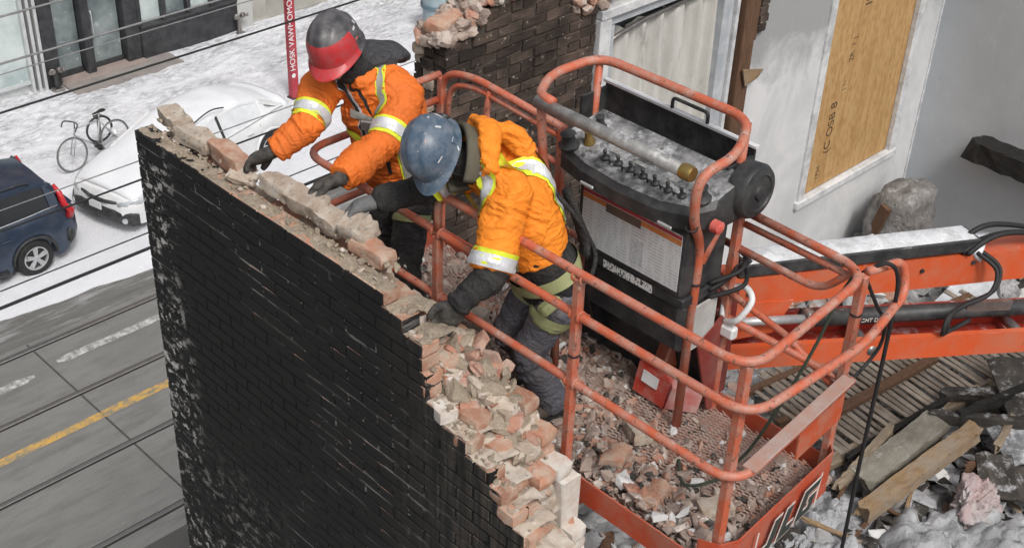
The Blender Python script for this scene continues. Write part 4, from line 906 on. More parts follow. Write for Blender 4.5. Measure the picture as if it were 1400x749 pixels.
# ================================================================== FLOOR AND DEBRIS INSIDE
b = MB(); b.b2((3.42, 1.0, -7.15), (11.04, 5.4, -6.90)); b.build('floor', WOOD_OLD, kind='structure')
def heap(X, Y):
    P = np.stack([X.ravel()*.9, Y.ravel()*.9, 0*X.ravel()], 1); a = fbm(P, 13, 3).reshape(X.shape)
    P2 = np.stack([X.ravel()*3.2, Y.ravel()*4.5, 0*X.ravel()], 1); r_ = 1-np.abs(fbm(P2, 19, 4)).reshape(X.shape)
    P3 = np.stack([X.ravel()*11, Y.ravel()*11, 0*X.ravel()], 1); f_ = fbm(P3, 23, 3).reshape(X.shape)
    base = .42+.10*a+.16*(r_-.6)+.035*f_
    base -= .28*np.clip((X-8.6)/1.2, 0, 1)*np.clip((Y-3.4)/.8, 0, 1)
    return base
sheet('rubble_heap', 3.5, 11.0, 1.15, 5.38, -6.9, RUBBLE_GREY, 210, 130, heap, kind='stuff', label='grey snow-dusted heap of plaster and insulation debris', cat='debris')
def hz(x, y): return -6.9+float(heap(np.array([[x]]), np.array([[y]]))[0, 0])
items = []
for i in range(2600):
    x = q.uniform(3.6, 10.9); y = q.uniform(1.3, 5.3); sz = q.choice((.03, .05, .07, .10, .16)); items.append(((x, y, hz(x, y)+sz*.12), (sz*1.7, sz*1.2, sz*.45), .8))
scatter('scattered_rubble', [RUBBLE_GREY, RUBBLE, SOOT, PLASTER_DIRT, RUBBLE_RED], items, None, [5, 3, 2.5, 2, 1], 41, label='loose broken plaster and brick pieces spread over the heap', cat='rubble')
# torn sheets of plaster and insulation
k = NT('grey_insulation'); n1 = k.noise(3, 6, .7, None, .5); c = k.mix(k.ramp(n1, .35, .65), (.30, .305, .315), (.50, .51, .525)); c = k.mix(k.ramp(k.noise(9, 5, .75), .60, .70), c, (.16, .155, .15)); ck = k.math('ABSOLUTE', k.math('SUBTRACT', k.noise(3.2, 5, .7, k.vec((1, 1.6, 1)), .8), .5)); c = k.mix(k.math('MULTIPLY', k.ramp(ck, .010, .003), .55), c, (.08, .078, .075)); k.col(c); k.set(.95, 0, .1); k.bump(k.noise(18, 6, .75), .8, .03); INSUL = k.m
def crumple(name, c, sx, sy, rot, m, seed, amp, lab, cat, th=.05):
    n = 30; vs = []
    for j in range(n+1):
        for i in range(n+1): vs.append(((i/n-.5)*sx, (j/n-.5)*sy, 0))
    P = np.array(vs); rad = np.abs(P[:, :2]/np.array([sx, sy])*2).max(1)
    P[:, 2] = fbm(P*3.2/max(sx, sy)*1.6+seed, seed, 4)*amp-rad**3*amp*.7+np.abs(fbm(P*np.array([1.2, 4.5, 1])+seed*3, seed+5, 2))*amp*.7
    ang_ = np.arctan2(P[:, 1], P[:, 0]); P[:, :2] *= (1+.14*fbm(np.stack([np.cos(ang_)*1.6, np.sin(ang_)*1.6, 0*ang_], 1)+seed, seed+9, 3))[:, None]
    M = np.array(Matrix.Rotation(rot[2], 3, 'Z') @ Matrix.Rotation(rot[0], 3, 'X') @ Matrix.Rotation(rot[1], 3, 'Y')); T_ = P @ M.T+np.array(c); N = len(T_); w = n+1
    B_ = T_-np.array([0, 0, th]); fs = [(j*w+i, j*w+i+1, (j+1)*w+i+1, (j+1)*w+i) for j in range(n) for i in range(n)]
    bd_ = [(i, i+1) for i in range(n)]+[(n*w+i+1, n*w+i) for i in range(n)]+[((i+1)*w, i*w) for i in range(n)]+[(i*w+n, (i+1)*w+n) for i in range(n)]
    b = MB(); b.add([tuple(p) for p in T_]+[tuple(p) for p in B_], fs+[tuple(x+N for x in f)[::-1] for f in fs]+[(b_, a_, a_+N, b_+N) for a_, b_ in bd_]); return b.build(name, m, None, 50, label=lab, cat=cat)
crumple('insulation_batt', (6.35, 2.72, -6.33), .9, .55, (0, .1, .5), INSUL, 3, .12, 'grey crumpled insulation batt beside the platform toe board', 'insulation')
crumple('insulation_batt', (6.75, 2.32, -6.28), .95, .55, (.1, 0, -.5), INSUL, 4, .12, 'long folded grey insulation sheet with dark creases', 'insulation')
for i, (x, y, z, rz, lab) in enumerate(((6.70, 2.50, -6.25, -.35, 'torn grey sheet lying over the folded insulation'), (6.95, 2.22, -6.24, -.5, 'curled grey sheet edge beside the pink bundle'), (6.52, 2.40, -6.29, -.2, 'lower layer of torn grey sheet by the hanging cable'), (6.30, 2.95, -6.30, .3, 'torn grey sheet scrap by the platform lettering'))):
    crumple('torn_sheet', (x, y, z), .62, .26, (.12, .05, rz), INSUL, 60+i, .06, lab, 'insulation', .02)
crumple('insulation_batt', (6.45, 3.25, -6.30), .55, .4, (0, 0, .9), INSUL, 8, .10, 'grey insulation scrap at the foot of the lath panel', 'insulation')
PINKM = mat('pink_insulation', (.46, .34, .335), (.42, .375, .37), 5, .95, 0, .1, .8, 30, dirt=(.46, .45, .45), damt=.85, dscale=5, bdist=.03)
def lump_thing(name, c, r, m, seed, lab, cat, amp=.3, freq=5):
    bm = bmesh.new(); bmesh.ops.create_icosphere(bm, subdivisions=5, radius=1); P = np.array([v.co[:] for v in bm.verts]); n = fbm(P*1.4+seed, seed, 3); rd = 1-np.abs(fbm(P*freq*.5+seed*2, seed+3, 4)); P = P*(1+amp*n+amp*.55*(rd-.6)+.10*fbm(P*7+seed, seed+6, 3)-.09*np.abs(fbm(P*np.array([2.5, 6, 4])+seed, seed+8, 3)))[:, None]*np.array(r)+np.array(c)
    for v, p_ in zip(bm.verts, P): v.co = p_
    me = bpy.data.meshes.new(name); bm.to_mesh(me); bm.free(); me.materials.append(m); sm(me, 45); return link(name, me, label=lab, cat=cat)
lump_thing('pink_insulation', (7.16, 2.46, -6.30), (.21, .15, .17), PINKM, 12, 'torn pale pink insulation bundle on the grey heap', 'insulation', .38, 5)
lump_thing('insulation_lump', (6.18, 2.50, -6.42), (.30, .22, .15), INSUL, 15, 'rounded grey insulation mound below the long timber', 'insulation', .3, 5)
lump_thing('insulation_lump', (6.62, 2.16, -6.42), (.34, .20, .14), INSUL, 16, 'flat grey insulation mound in front of the pink bundle', 'insulation', .3, 4)
lump_thing('insulation_lump', (6.02, 3.05, -6.40), (.20, .16, .12), INSUL, 18, 'small grey mound beside the platform end plate', 'insulation', .3, 5)
# mattress-like clump at the foot of the white wall
e = empty('plaster_clump', (10.32, 4.95, -6.7), 'speckled grey clump of fallen plaster against the white wall', 'debris')
b = MB(); g = []
for th_ in np.linspace(0, math.pi, 15):
    for ph in np.linspace(0, 2*math.pi, 25)[:-1]:
        s_ = math.sin(th_); g.append((abs(s_*math.cos(ph))**.6*math.copysign(1, s_*math.cos(ph))*.36, abs(s_*math.sin(ph))**.6*math.copysign(1, s_*math.sin(ph))*.24, abs(math.cos(th_))**.6*math.copysign(1, math.cos(th_))*.36))
G = np.array(g); G *= (1+.16*fbm(G*7, 4, 4))[:, None]; G += np.array([10.32, 4.98, -6.36])
b.add([tuple(p) for p in G], [(i*24+k_, i*24+(k_+1) % 24, (i+1)*24+(k_+1) % 24, (i+1)*24+k_) for i in range(14) for k_ in range(24)])
b.build('clump', mat('speckled_plaster', (.40, .39, .38), (.27, .26, .25), 8, .95, 0, .1, 1.0, 24, dirt=(.13, .115, .105), damt=.85, dscale=6, snow=.25, bdist=.05), e, 60)
b = MB(); b.bar((10.0, 5.12, -6.68), (9.98, 4.98, -6.12), .06, .10); b.build('lath_edge', WOOD_DARK, e)
# tilted section of lath ceiling, slat by slat
lp = empty('fallen_lathwork', (7.9, 3.6, -6.4), 'collapsed section of slatted wood lath under the boom', 'lath panel')
A0, A1, B0 = Vector((6.35, 3.98, -6.28)), Vector((6.90, 3.40, -6.30)), Vector((9.6, 3.25, -6.14)); along = (Vector((9.2, 2.86, -6.18))-A1); Ln = along.length; along.normalize(); acr = Vector((.10, .99, .03)).normalized()
nrm = along.cross(acr).normalized(); nrm = nrm if nrm.z > 0 else -nrm
slat = MB(); slat.box((0, 0, 0), (.044, 1.0, .018), bev=.004); slat_me = [slat.mesh('slat', LATH)]
for i in range(38):
    t = (i+.5)/38*Ln; L = .98+q.uniform(-.12, .08); skew = Vector((.16, .97, 0)).normalized()
    c_ = A1+along*t+skew*L*.5+nrm*(.03+q.uniform(-.004, .006)); Mx = frame3(skew.cross(nrm), skew)
    o = inst(slat_me[0], 'slat', lp, c_, rot=(Mx @ Matrix.Rotation(q.uniform(-.05, .05), 3, 'Z')).to_euler(), sc=(q.uniform(.8, 1.1), L, 1))
b = MB(); b.bar(A1-along*.15, A1+along*(Ln+.1), .10, .06, up=nrm, bev=.006); b.build('edge_board', WOOD_OLD, lp)
b = MB(); b.bar(A1-along*.1+Vector((.10, .5, -.02)), A1+along*Ln+Vector((.10, .5, -.02)), .05, .09, up=nrm); b.build('joist', WOOD_DARK, lp)
b = MB(); b.bar(A1+Vector((.10, .88, .02)), A1+along*Ln+Vector((.10, .88, .02)), .05, .06, up=nrm); b.build('joist', WOOD_DARK, lp)
b = MB(); b.bar(A1+along*.05+Vector((-.16, .33, .075)), A1+along*1.5+Vector((-.10, .40, .11)), .075, .05, up=nrm, bev=.005); b.build('batten', WOOD_DARK, lp)
def rough_bar(p0, p1, w, h, n=18, amp=.005, end=.03):
    p0 = Vector(p0); p1 = Vector(p1); t = (p1-p0).normalized(); s_ = Vector((0, 0, 1)).cross(t).normalized(); u = t.cross(s_); b = MB(); vs = []; sec = []
    for a, c in ((-1, -1), (-.33, -1), (.33, -1), (1, -1), (1, 0), (1, 1), (.33, 1), (-.33, 1), (-1, 1), (-1, 0)): sec.append((a*w/2, c*h/2))
    m_ = len(sec)
    for i in range(n+1):
        for j, (a, c) in enumerate(sec):
            e_ = 0
            if i in (0, n): e_ = q.uniform(-1, 1)*end
            vs.append(p0+(p1-p0)*(i/n)+t*e_+s_*(a+q.uniform(-1, 1)*amp)+u*(c+q.uniform(-1, 1)*amp*.7))
    b.add(vs, [(i*m_+j, i*m_+(j+1) % m_, (i+1)*m_+(j+1) % m_, (i+1)*m_+j) for i in range(n) for j in range(m_)]+[tuple(range(m_))[::-1], tuple(range(n*m_, (n+1)*m_))]); return b
def plank(p0, p1, w, h, m, lab, seedq=0, name='plank', roll=0):
    b = rough_bar(p0, p1, w, h); return b.build(name, m, label=lab, cat='timber')
b = rough_bar((10.92, 4.72, -5.72), (10.90, 1.2, -5.72), .23, .19, 40, .012, .07); b.build('joist', CHAR, JOIST_SLOT)
plank((6.50, 2.93, -6.24), (7.70, 2.80, -6.11), .12, .11, WOOD_TAN, 'tan timber lying diagonally on the grey heap', name='timber')
plank((6.78, 3.12, -6.24), (7.62, 3.05, -6.14), .20, .09, WOOD_GREY, 'short grey-green board above the tan timber')
plank((7.3, 3.24, -6.15), (6.6, 3.20, -6.26), .06, .06, WOOD_OLD, 'thin dark batten at the edge of the lath panel')
plank((7.62, 3.12, -6.13), (8.30, 2.30, -6.12), .07, .09, SOOT, 'charred narrow beam beyond the tan timber end', name='beam')
plank((7.95, 3.20, -6.15), (8.75, 2.45, -6.10), .10, .05, SOOT, 'charred board with snow lying by the lath panel')
plank((7.45, 2.70, -6.25), (8.25, 2.15, -6.24), .05, .07, WOOD_DARK, 'dark thin timber behind the pink insulation')
plank((5.6, 2.62, -6.42), (6.25, 2.20, -6.40), .09, .05, WOOD_OLD, 'weathered stick under the platform end')
plank((4.5, 3.55, -6.43), (5.2, 4.05, -6.40), .08, .05, WOOD_DARK, 'dark stick in the gap between wall and platform')
for a_, b_, w_, h_, m_, lab_ in (((7.75, 2.95, -6.10), (8.85, 2.62, -6.02), .06, .08, CHAR, 'charred batten crossing the dark torn sheet'), ((7.70, 2.62, -6.17), (8.60, 2.80, -6.08), .05, .05, WOOD_OLD, 'splintered lath crossing the charred boards'), ((8.1, 2.1, -6.22), (8.5, 2.95, -6.06), .08, .04, SOOT, 'black wet board lying across the charred beam'), ((6.9, 3.32, -6.24), (7.9, 3.16, -6.17), .05, .05, CHAR, 'charred strip along the front of the lath panel')):
    plank(a_, b_, w_, h_, m_, lab_)
items = []
for i in range(260):
    x = q.uniform(5.8, 8.3); y = q.uniform(1.75, 3.1); sz = q.uniform(.07, .26); items.append(((x, y, hz(x, y)+.10+sz*.12), (sz*1.6, sz*.8, .020), .5))
scatter('torn_slabs', [RUBBLE_GREY, INSUL, SOOT, PLASTER_DIRT, WOOD_OLD], items, None, [5, 4, 3, 1.2, 1.5], 91, label='torn plaster slabs and boards strewn thickly over the grey heap', cat='debris')
for i in range(16):
    x = q.uniform(5.9, 8.3); y = q.uniform(1.95, 3.2); a = q.uniform(0, 3.14); L = q.uniform(.18, .42); z = hz(x, y)+.13
    b = rough_bar((x-math.cos(a)*L, y-math.sin(a)*L, z+q.uniform(-.02, .04)), (x+math.cos(a)*L, y+math.sin(a)*L, z+q.uniform(0, .10)), .028, .02, 8, .004, .04)
    sm_, sl_ = ((WOOD_OLD, 'weathered brown'), (WOOD_DARK, 'dark brown'), (CHAR, 'charred black'), (WOOD_TAN, 'dusty tan'))[i % 4]
    b.build('wood_stick', sm_, label=sl_+' splintered stick lying loose on the grey heap', cat='stick', group='loose sticks on the heap')
items = []
for i in range(500):
    x = q.uniform(7.45, 8.9); y = q.uniform(2.0, 3.15); sz = q.choice((.03, .05, .08, .12)); items.append(((x, y, hz(x, y)+.03+sz*.15), (sz*1.9, sz*.8, sz*.35), .7))
scatter('charred_void_debris', [SOOT, CHAR, RUBBLE_GREY], items, None, [5, 4, 2], 77, label='heap of black charred splinters, also painted-in dark voids, beside the lath panel', cat='debris')  # charred pieces whose black also stands in for shaded voids in the heap
def sheetmetal(c, sx, sy, rz, rx, lab, m):
    b = MB(); n = 10; vs = []
    for i in range(n+1):
        for s_ in (-1, 1): vs.append(((i/n-.5)*sx, s_*sy/2, .02*math.sin(i*1.9)+.03*math.sin(i*.7)))
    M = Matrix.Rotation(rz, 3, 'Z') @ Matrix.Rotation(rx, 3, 'X'); v1 = [M @ Vector(p)+Vector(c) for p in vs]; v2 = [p-Vector((0, 0, .012)) for p in v1]; N = len(v1)
    fs = [(2*i, 2*i+1, 2*i+3, 2*i+2) for i in range(n)]; b.add(v1+v2, fs+[tuple(x+N for x in f)[::-1] for f in fs]+[(2*i+2, 2*i, 2*i+N, 2*i+2+N) for i in range(n)]+[(2*i+1, 2*i+3, 2*i+3+N, 2*i+1+N) for i in range(n)]); return b.build('sheet_panel', m, label=lab, cat='panel')
sheetmetal((8.55, 2.62, -6.06), .9, .55, -.7, .25, 'dark torn roofing sheet with snow streaks', SOOT)
sheetmetal((8.05, 2.45, -6.18), .7, .45, -.6, .1, 'grey-blue torn sheet beside the charred beam', mat('grey_sheet', (.20, .21, .22), (.12, .125, .13), 6, .7, 0, .3, .4, 40, snow=.4))
sheetmetal((7.6, 2.35, -6.22), .6, .4, -.9, .15, 'dark wet board next to the pink insulation', SOOT)
sheetmetal((9.4, 3.75, -6.45), 1.6, .6, .12, .35, 'pale grey plasterboard sheet behind the lower boom', mat('pale_plasterboard', (.52, .54, .57), (.44, .46, .49), 4, .85, 0, .2, .3, 30, snow=.3))

# ================================================================== BOOM LIFT: platform, console, boom
lift = empty('boom_lift', (4.0, 3.6, -4.25), 'orange boom lift with railed work platform beside the torn wall', 'boom lift')
X0, X1, Y0, Y1 = 3.55, 4.48, 2.17, 4.98; ZT, ZM, ZL, ZF = -3.08, -3.29, -3.65, -4.20; RT = .0205
def part(b, name, m, smooth=50, parent=lift): return b.build(name, m, parent, smooth)
def rail(name, pts, r=RT, fr=.16, m=ORANGE_RAIL, n=7):
    b = MB(); b.tube(fillet(pts, fr, n), r, 12); return part(b, name, m, True)
rail('top_rail', [(X0, 3.95, ZM), (X0, 3.95, ZT), (X0, Y0, ZT), (X1, Y0+.08, ZT), (X1, 2.9, ZT+.01)])
rail('top_rail', [(X1, Y1, ZT-.06), (4.18, Y1, ZT-.06), (4.08, Y1, ZM-.1)], fr=.12)
rail('mid_rail', [(X1, Y1, ZM), (X0, Y1, ZM), (X0, Y0-.03, ZM), (4.30, 2.11, ZM), (4.74, 2.19, ZM+.02), (4.76, 2.24, -3.13), (4.49, 2.26, ZT)], fr=.15)
rail('lower_rail', [(X1, Y1-.02, ZL), (X0, Y1-.02, ZL), (X0, Y0-.02, ZL), (X1-.02, Y0+.04, ZL+.03)], fr=.15)
rail('far_top_rail', [(X1, 2.9, ZT-.055), (X1, 2.34, ZT-.055), (X1, 2.27, ZT-.03)], .016)
rail('far_top_rail', [(X1, 4.03, -3.10), (X1, 4.72, -3.06), (X1, 4.95, -3.12), (X1, 4.99, -3.5)], fr=.14)
rail('far_top_rail', [(X1, 4.03, -3.155), (X1, 4.70, -3.115), (X1, 4.89, -3.17), (X1, 4.93, -3.5)], .016, .12)
rail('far_mid_rail', [(X1, 3.0, -3.27), (X1, 2.46, -3.275), (X1, 2.34, ZT-.05)], .018, .12)
rail('far_mid_rail', [(X1, 4.05, -3.31), (X1, 4.62, -3.30), (X1, 4.58, -3.09)], .018, .12)
rail('far_lower_rail', [(X1, 2.25, -3.66), (X1, Y1, -3.68)], .018)
for x, y, zt in ((X0, 3.06, ZT), (X0, 3.95, ZM), (4.08, Y1, ZM), (X0+.052, Y0+.052, ZT), (X1, 2.27, ZT), (X1, 4.96, ZT-.05), (X1, 4.05, ZT), (X1-.02, 2.92, ZT)):
    b = MB(); b.bar((x, y, ZF-.02), (x, y, zt-.018), .042, .042, up=(0, 1, 0), bev=.006); part(b, 'post', ORANGE_RAIL, False)
for y in (3.06, 3.95):
    for zz in (ZM, ZL):
        b = MB(); b.prism([(X0+.022, y-.055, zz+.01), (X0+.022, y+.055, zz+.01), (X0+.022, y+.02, zz-.045), (X0+.022, y-.02, zz-.045)], (.006, 0, 0)); part(b, 'gusset', ORANGE_RAIL, False)
TOEM = mat('scuffed_toe_board', (.50, .075, .03), (.42, .07, .03), 5, .5, 0, .4, .15, 60, dirt=(.36, .20, .15), damt=.6, dscale=6)
for lo, hi in (((X0-.022, Y0+.10, -4.262), (X0-.014, Y1, -4.125)), ((X1+.014, Y0+.1, -4.262), (X1+.022, Y1, -4.125)), ((X0, Y1+.010, -4.262), (X1, Y1+.018, -4.125))):
    b = MB(); b.b2(lo, hi); part(b, 'toe_board', TOEM, False)
b = MB(); ang = [(X0-.018, Y0+.10), (X0+.02, Y0+.015), (X0+.10, Y0-.022), (X1-.05, Y0+.035), (X1+.018, Y0+.10)]
top = [(x, y, -4.02) for x, y in ang]; bot = [(x, y, -4.262) for x, y in ang]; n_ = len(ang)
b.add(top+bot+[(x, y+.008, z) for x, y, z in top+bot], [(i, i+1, i+1+n_, i+n_) for i in range(n_-1)]+[(i+1+2*n_, i+2*n_, i+3*n_, i+1+3*n_) for i in range(n_-1)]+[(i, i+2*n_, i+1+2*n_, i+1) for i in range(n_-1)]); tb = part(b, 'toe_board', TOEM, False)
# maker's lettering on the end toe board: black letters with a white edge
d_ = Vector((X1-.05-X0-.10, .057, 0)).normalized(); Mx = frame3(d_, (0, 0, 1)); c_ = Vector((4.03, 2.165, -4.145))
Mx4 = Mx.to_4x4(); WLET = mat('white_letter_edge', (.72, .70, .66), (.6, .5, .45), 20, .5); BLET = mat('black_letter', (.03, .04, .035), (.05, .06, .055), 20, .5)
def lets(m, off, grow):
    b = MB()
    def P(pts, dx):
        v = [c_+Mx @ Vector((x*1.0+dx+z*.42, z, off)) for x, z in pts]; b.prism(v, Mx @ Vector((0, 0, .0015)))
    g = grow
    P([(-.07-g, -.075-g), (.035+g, -.075-g), (.05+g, -.05), (.05+g, .075+g), (.0-g, .075+g), (.0-g, -.035+g), (-.07-g, -.035+g)], -.15)
    P([(-.04-g, -.075-g), (.07+g, -.075-g), (.07+g, -.035+g), (.01+g, -.035+g), (.01+g, .075+g), (-.04-g, .075+g)], -.01)
    P([(-.05-g, -.075-g), (.085+g, -.075-g), (.085+g, .012+g), (.025-g, .012+g), (.025-g, -.012-g*.2), (.042-g, -.012-g*.2), (.042-g, -.042+g), (-.005+g, -.042+g), (-.005+g, .042-g), (.085+g, .042-g), (.085+g, .075+g), (-.05-g, .075+g)], .15)
    return b
for m, off, g in ((WLET, .012, .009), (BLET, .0145, 0)): lets(m, off, g).build('lettering', m, tb)
b = MB()
for s_ in (-.275, .255): b.prism([c_+Mx @ Vector((s_+z*.1, z, .012)) for z in (-.10, .10)]+[c_+Mx @ Vector((s_+.012+z*.1, z, .012)) for z in (.10, -.10)], Mx @ Vector((0, 0, .0015)))
b.build('lettering_border', WLET, tb)
# end rail cap with dirty snow, orange end plate
b = MB(); b.bar((X0+.10, Y0-.005, ZL+.02), (X1-.04, Y0+.045, ZL+.05), .065, .012, bev=.003); part(b, 'end_flat_bar', mat('dusty_flat_bar', (.36, .22, .18), (.40, .34, .32), 8, .7, 0, .3, .2, 60, dirt=(.44, .18, .10), damt=.6, dscale=9, snow=.1), False)
b = MB(); b.bar((X0+.50, Y0+.018, ZL-.085), (X1-.06, Y0+.04, ZL-.07), .01, .20, bev=.002); part(b, 'end_plate', ORANGE, False)
0 and crumple('dust_sheet', (X0+.80, Y0+.10, ZL+.10), .30, .14, (0, 0, .1), INSUL, 31, .03, 'grey rag draped over the platform end rail', 'rag', .015)
# floor: expanded metal of real strands over cross members
fl_ = MB(); nx_, ny_ = 42, 80; dx = (X1-X0-.02)/nx_; dy = (Y1-Y0-.05)/ny_
for j in range(ny_):
    for i in range(nx_):
        cx = X0+.01+(i+.5+(.5 if j % 2 else 0))*dx; cy = Y0+.03+(j+.5)*dy
        if cx+dx*.5 > X1-.005: continue
        for sx_ in (-1, 1):
            p0 = Vector((cx, cy-dy*.5, ZF)); p1 = Vector((cx+sx_*dx*.5, cy+dy*.5, ZF)); n2 = Vector((0, 0, 1)).cross(p1-p0).normalized()*.0032
            u_ = Vector((0, 0, .005)); fl_.add([p0-n2, p0+n2, p1+n2+u_, p1-n2+u_], [(0, 1, 2, 3)])
me = bpy.data.meshes.new('floor_mesh'); me.from_pydata(fl_.v, [], fl_.f); MESHM = mat('worn_floor_mesh', (.36, .20, .15), (.42, .30, .25), 8, .7, .2, .4, .1, 60, dirt=(.50, .44, .39), damt=.8, dscale=6); me.materials.append(MESHM)
link('floor_mesh', me, lift, kind='stuff')
b = MB(); b.b2((X0-.01, Y0+.05, ZF-.06), (X1+.01, Y1, ZF-.045)); part(b, 'floor_pan', mat('dusty_floor_pan', (.34, .235, .20), (.44, .33, .28), 5, .9, 0, .2, .5, 50, dirt=(.30, .15, .11), damt=.7, dscale=3), False)
for y in np.linspace(Y0+.2, Y1-.2, 5):
    b = MB(); b.b2((X0-.01, y-.02, ZF-.11), (X1+.01, y+.02, ZF-.062)); part(b, 'cross_member', ORANGE, False)
# debris lying in the platform
items = []
for i in range(3600):
    y = q.uniform(Y0+.08, Y1-.1); x = X0+.03+(q.triangular(0, .9, .08) if y < 3.3 else q.uniform(0, .88)); near = max(0, 1-(x-X0)/.40)*max(0, 1-abs(y-2.6)/.8)
    if x-X0 > .36 and 2.45 < y < 3.3 and q.random() < .45: continue
    sz = q.choice((.008, .010, .014, .02, .028, .042)); items.append(((x, y, ZF+.004+near*q.uniform(0, .07)), (sz*1.6, sz*1.2, sz*.7), .9))
for i in range(230):
    y = q.triangular(Y0+.06, 3.1, 2.5); x = q.triangular(X0+.02, X0+.42, X0+.07); sz = q.choice((.03, .04, .055)); near = max(0, 1-(x-X0)/.5)
    items.append(((x, y, ZF+near*.08*q.random()+.01), (sz*1.6, sz*1.2, sz*.7), .9))
scatter('platform_rubble', [RUBBLE, RUBBLE_PALE, RUBBLE_RED, PLASTER_DIRT, SOOT], items, None, [6, 2.6, 2.2, .5, 1.2], 51, label='broken brick and mortar covering the platform floor', cat='rubble')
for i, (x, y, rz, lab) in enumerate(((3.78, 2.95, 20, 'whitish mortar lump on the platform floor'), (3.86, 2.42, -35, 'half brick near the platform end'), (4.0, 3.0, 60, 'tan brick half lying on the floor mesh'), (3.72, 2.66, 10, 'flat pale brick slab against the toe board'), (4.05, 4.2, 25, 'dusty brick between the two workers boots'))):
    loose((x, y, ZF+.045), (R_(q.uniform(-12, 12)), R_(q.uniform(-10, 10)), R_(rz)), lb[(i*3+1) % 9], lab, (.75, 1.0, 1.0))
e = empty('tool_case', (4.36, 3.12, ZF), 'broken red-orange plastic case on the platform floor', 'case')
b = MB(); b.prism([(4.24, 3.26, ZF+.02), (4.24, 3.06, ZF+.02), (4.26, 3.04, ZF+.18), (4.26, 3.24, ZF+.20)], (.10, .03, 0)); b.v = [tuple(c2+q.uniform(-.006, .006) for c2 in p_) for p_ in b.v]; b.build('shell', RED_PL, e)
b = MB(); b.prism([(4.25, 3.05, ZF+.02), (4.34, 2.92, ZF+.02), (4.36, 2.91, ZF+.12), (4.27, 3.03, ZF+.15)], (.05, .05, .01)); b.build('flap', mat('scuffed_red', (.50, .12, .10), (.55, .4, .38), 12, .6), e)
b = MB(); b.prism([(4.238, 3.20, ZF+.12), (4.238, 3.10, ZF+.115), (4.252, 3.10, ZF+.17), (4.252, 3.20, ZF+.18)], (-.004, 0, 0)); b.build('label_sticker', WHITE_PL, e)
# ---- operator console
HZ = -2.68
con = MB(); out = [(4.40, 3.74), (4.16, 3.76), (4.07, 3.68), (4.03, 3.52), (4.015, 3.30), (4.03, 3.06), (4.08, 2.92), (4.18, 2.86), (4.40, 2.86)]
n_ = len(out); tz = lambda x: -2.93+(x-4.02)*.22
V0 = [(x+(.05 if x < 4.2 else 0), y*.97+.1, -3.06) for x, y in out]; V1 = [(x, y, -3.02) for x, y in out]; V2 = [(x, y, tz(x)-.03) for x, y in out]; V3 = [(x+(.025 if x < 4.3 else 0), 3.31+(y-3.31)*.97, tz(x)) for x, y in out]
con.add(V0+V1+V2+V3, [(r*n_+i, r*n_+(i+1) % n_, (r+1)*n_+(i+1) % n_, (r+1)*n_+i) for r in range(3) for i in range(n_)]+[tuple(range(n_))[::-1]])
con.build('console_housing', BLACK_PL, lift, 30)
CON = MB(); CON.add(V3, [tuple(range(n_))]); CON.add([(x, y, z-.012) for x, y, z in V3], [tuple(range(n_))[::-1]]); CON.v = [(x, y, z+.0015) for x, y, z in CON.v]
pn = CON.build('control_panel', GREY_PANEL, lift)
for i in range(7):
    y = 3.46-i*.075; x = 4.13+.006*math.sin(i); z = tz(x)
    b = MB(); b.lathe([(.021, 0), (.021, .008), (.012, .012), (.007, .02), (.010, .045), (.004, .052)], (x, y, z), (-.25, 0, 1), 12); b.build('switch', BLACK_PL, pn, 40)
for x, y, r, m in ((4.17, 3.60, .028, BRASS), (4.10, 3.66, .05, BLACK_PL), (4.16, 2.93, .045, BLACK_PL), (4.28, 3.63, .03, BLACK_PL)):
    b = MB(); b.lathe([(r, 0), (r*1.05, .012), (r*.7, .03), (r*.6, .055), (r*.75, .07), (.006, .08)], (x, y, tz(x)), (-.2, 0, 1), 14); b.build('knob', m, pn, 40)
b = MB(); b.box((4.24, 3.30, tz(4.24)+.006), (.03, .42, .012)); b.build('slot', BLACK_PL, pn)
for x, y in ((4.09, 3.56), (4.09, 3.04), (4.36, 3.68), (4.36, 2.92), (4.33, 3.3)):
    b = MB(); b.lathe([(.009, 0), (.009, .004), (.004, .006)], (x, y, tz(x)), (-.2, 0, 1), 8); b.build('screw', STEEL, pn)
for i in range(6):
    y = 3.44-i*.075; b = MB(); b.tube([(4.115, y-.02, tz(4.115)), (4.105, y-.02, tz(4.1)+.022), (4.105, y-.05, tz(4.1)+.022), (4.115, y-.05, tz(4.115))], .0045, 6); b.build('switch_guard', BLACK_PL, pn, True)
for x, y, w in ((4.19, 3.46, .05), (4.19, 3.30, .07), (4.19, 3.12, .06), (4.19, 3.00, .035)):
    b = MB(); b.box((x, y, tz(x)+.0025), (.022, w, .002), Matrix.Rotation(R_(-12), 3, 'Y')); b.build('panel_label', mat('worn_panel_label', (.36, .36, .34), (.12, .12, .12), 70, .6), pn)
for y, zz in ((3.46, -3.0), (3.0, -3.0)):
    b = MB(); b.box((4.012, y, zz), (.012, .08, .016), bev=.004); b.build('latch', GALV, pn)
TRIM = mat('snowy_tray_rim', (.55, .56, .57), (.7, .7, .71), 9, .6, snow=.6)
tr_ = MB(); tr_.b2((4.56, 2.96, -3.05), (4.575, 3.86, -2.80)); tr_.b2((4.38, 3.845, -3.05), (4.56, 3.86, -2.82)); tr_.b2((4.38, 2.96, -3.05), (4.56, 2.975, -2.84)); tr_.b2((4.38, 2.96, -3.06), (4.575, 3.86, -3.05)); tray = tr_.build('document_tray', BLACK_PL, lift)
b = MB(); b.b2((4.553, 2.95, -2.80), (4.582, 3.87, -2.788)); b.build('tray_rim', TRIM, tray)
b = MB(); b.tube(fillet([(4.568, 3.45, -2.79), (4.568, 3.45, -2.735), (4.568, 3.24, -2.735), (4.568, 3.24, -2.79)], .02, 4), .009, 8); b.build('tray_handle', BLACK_PL, tray, True)
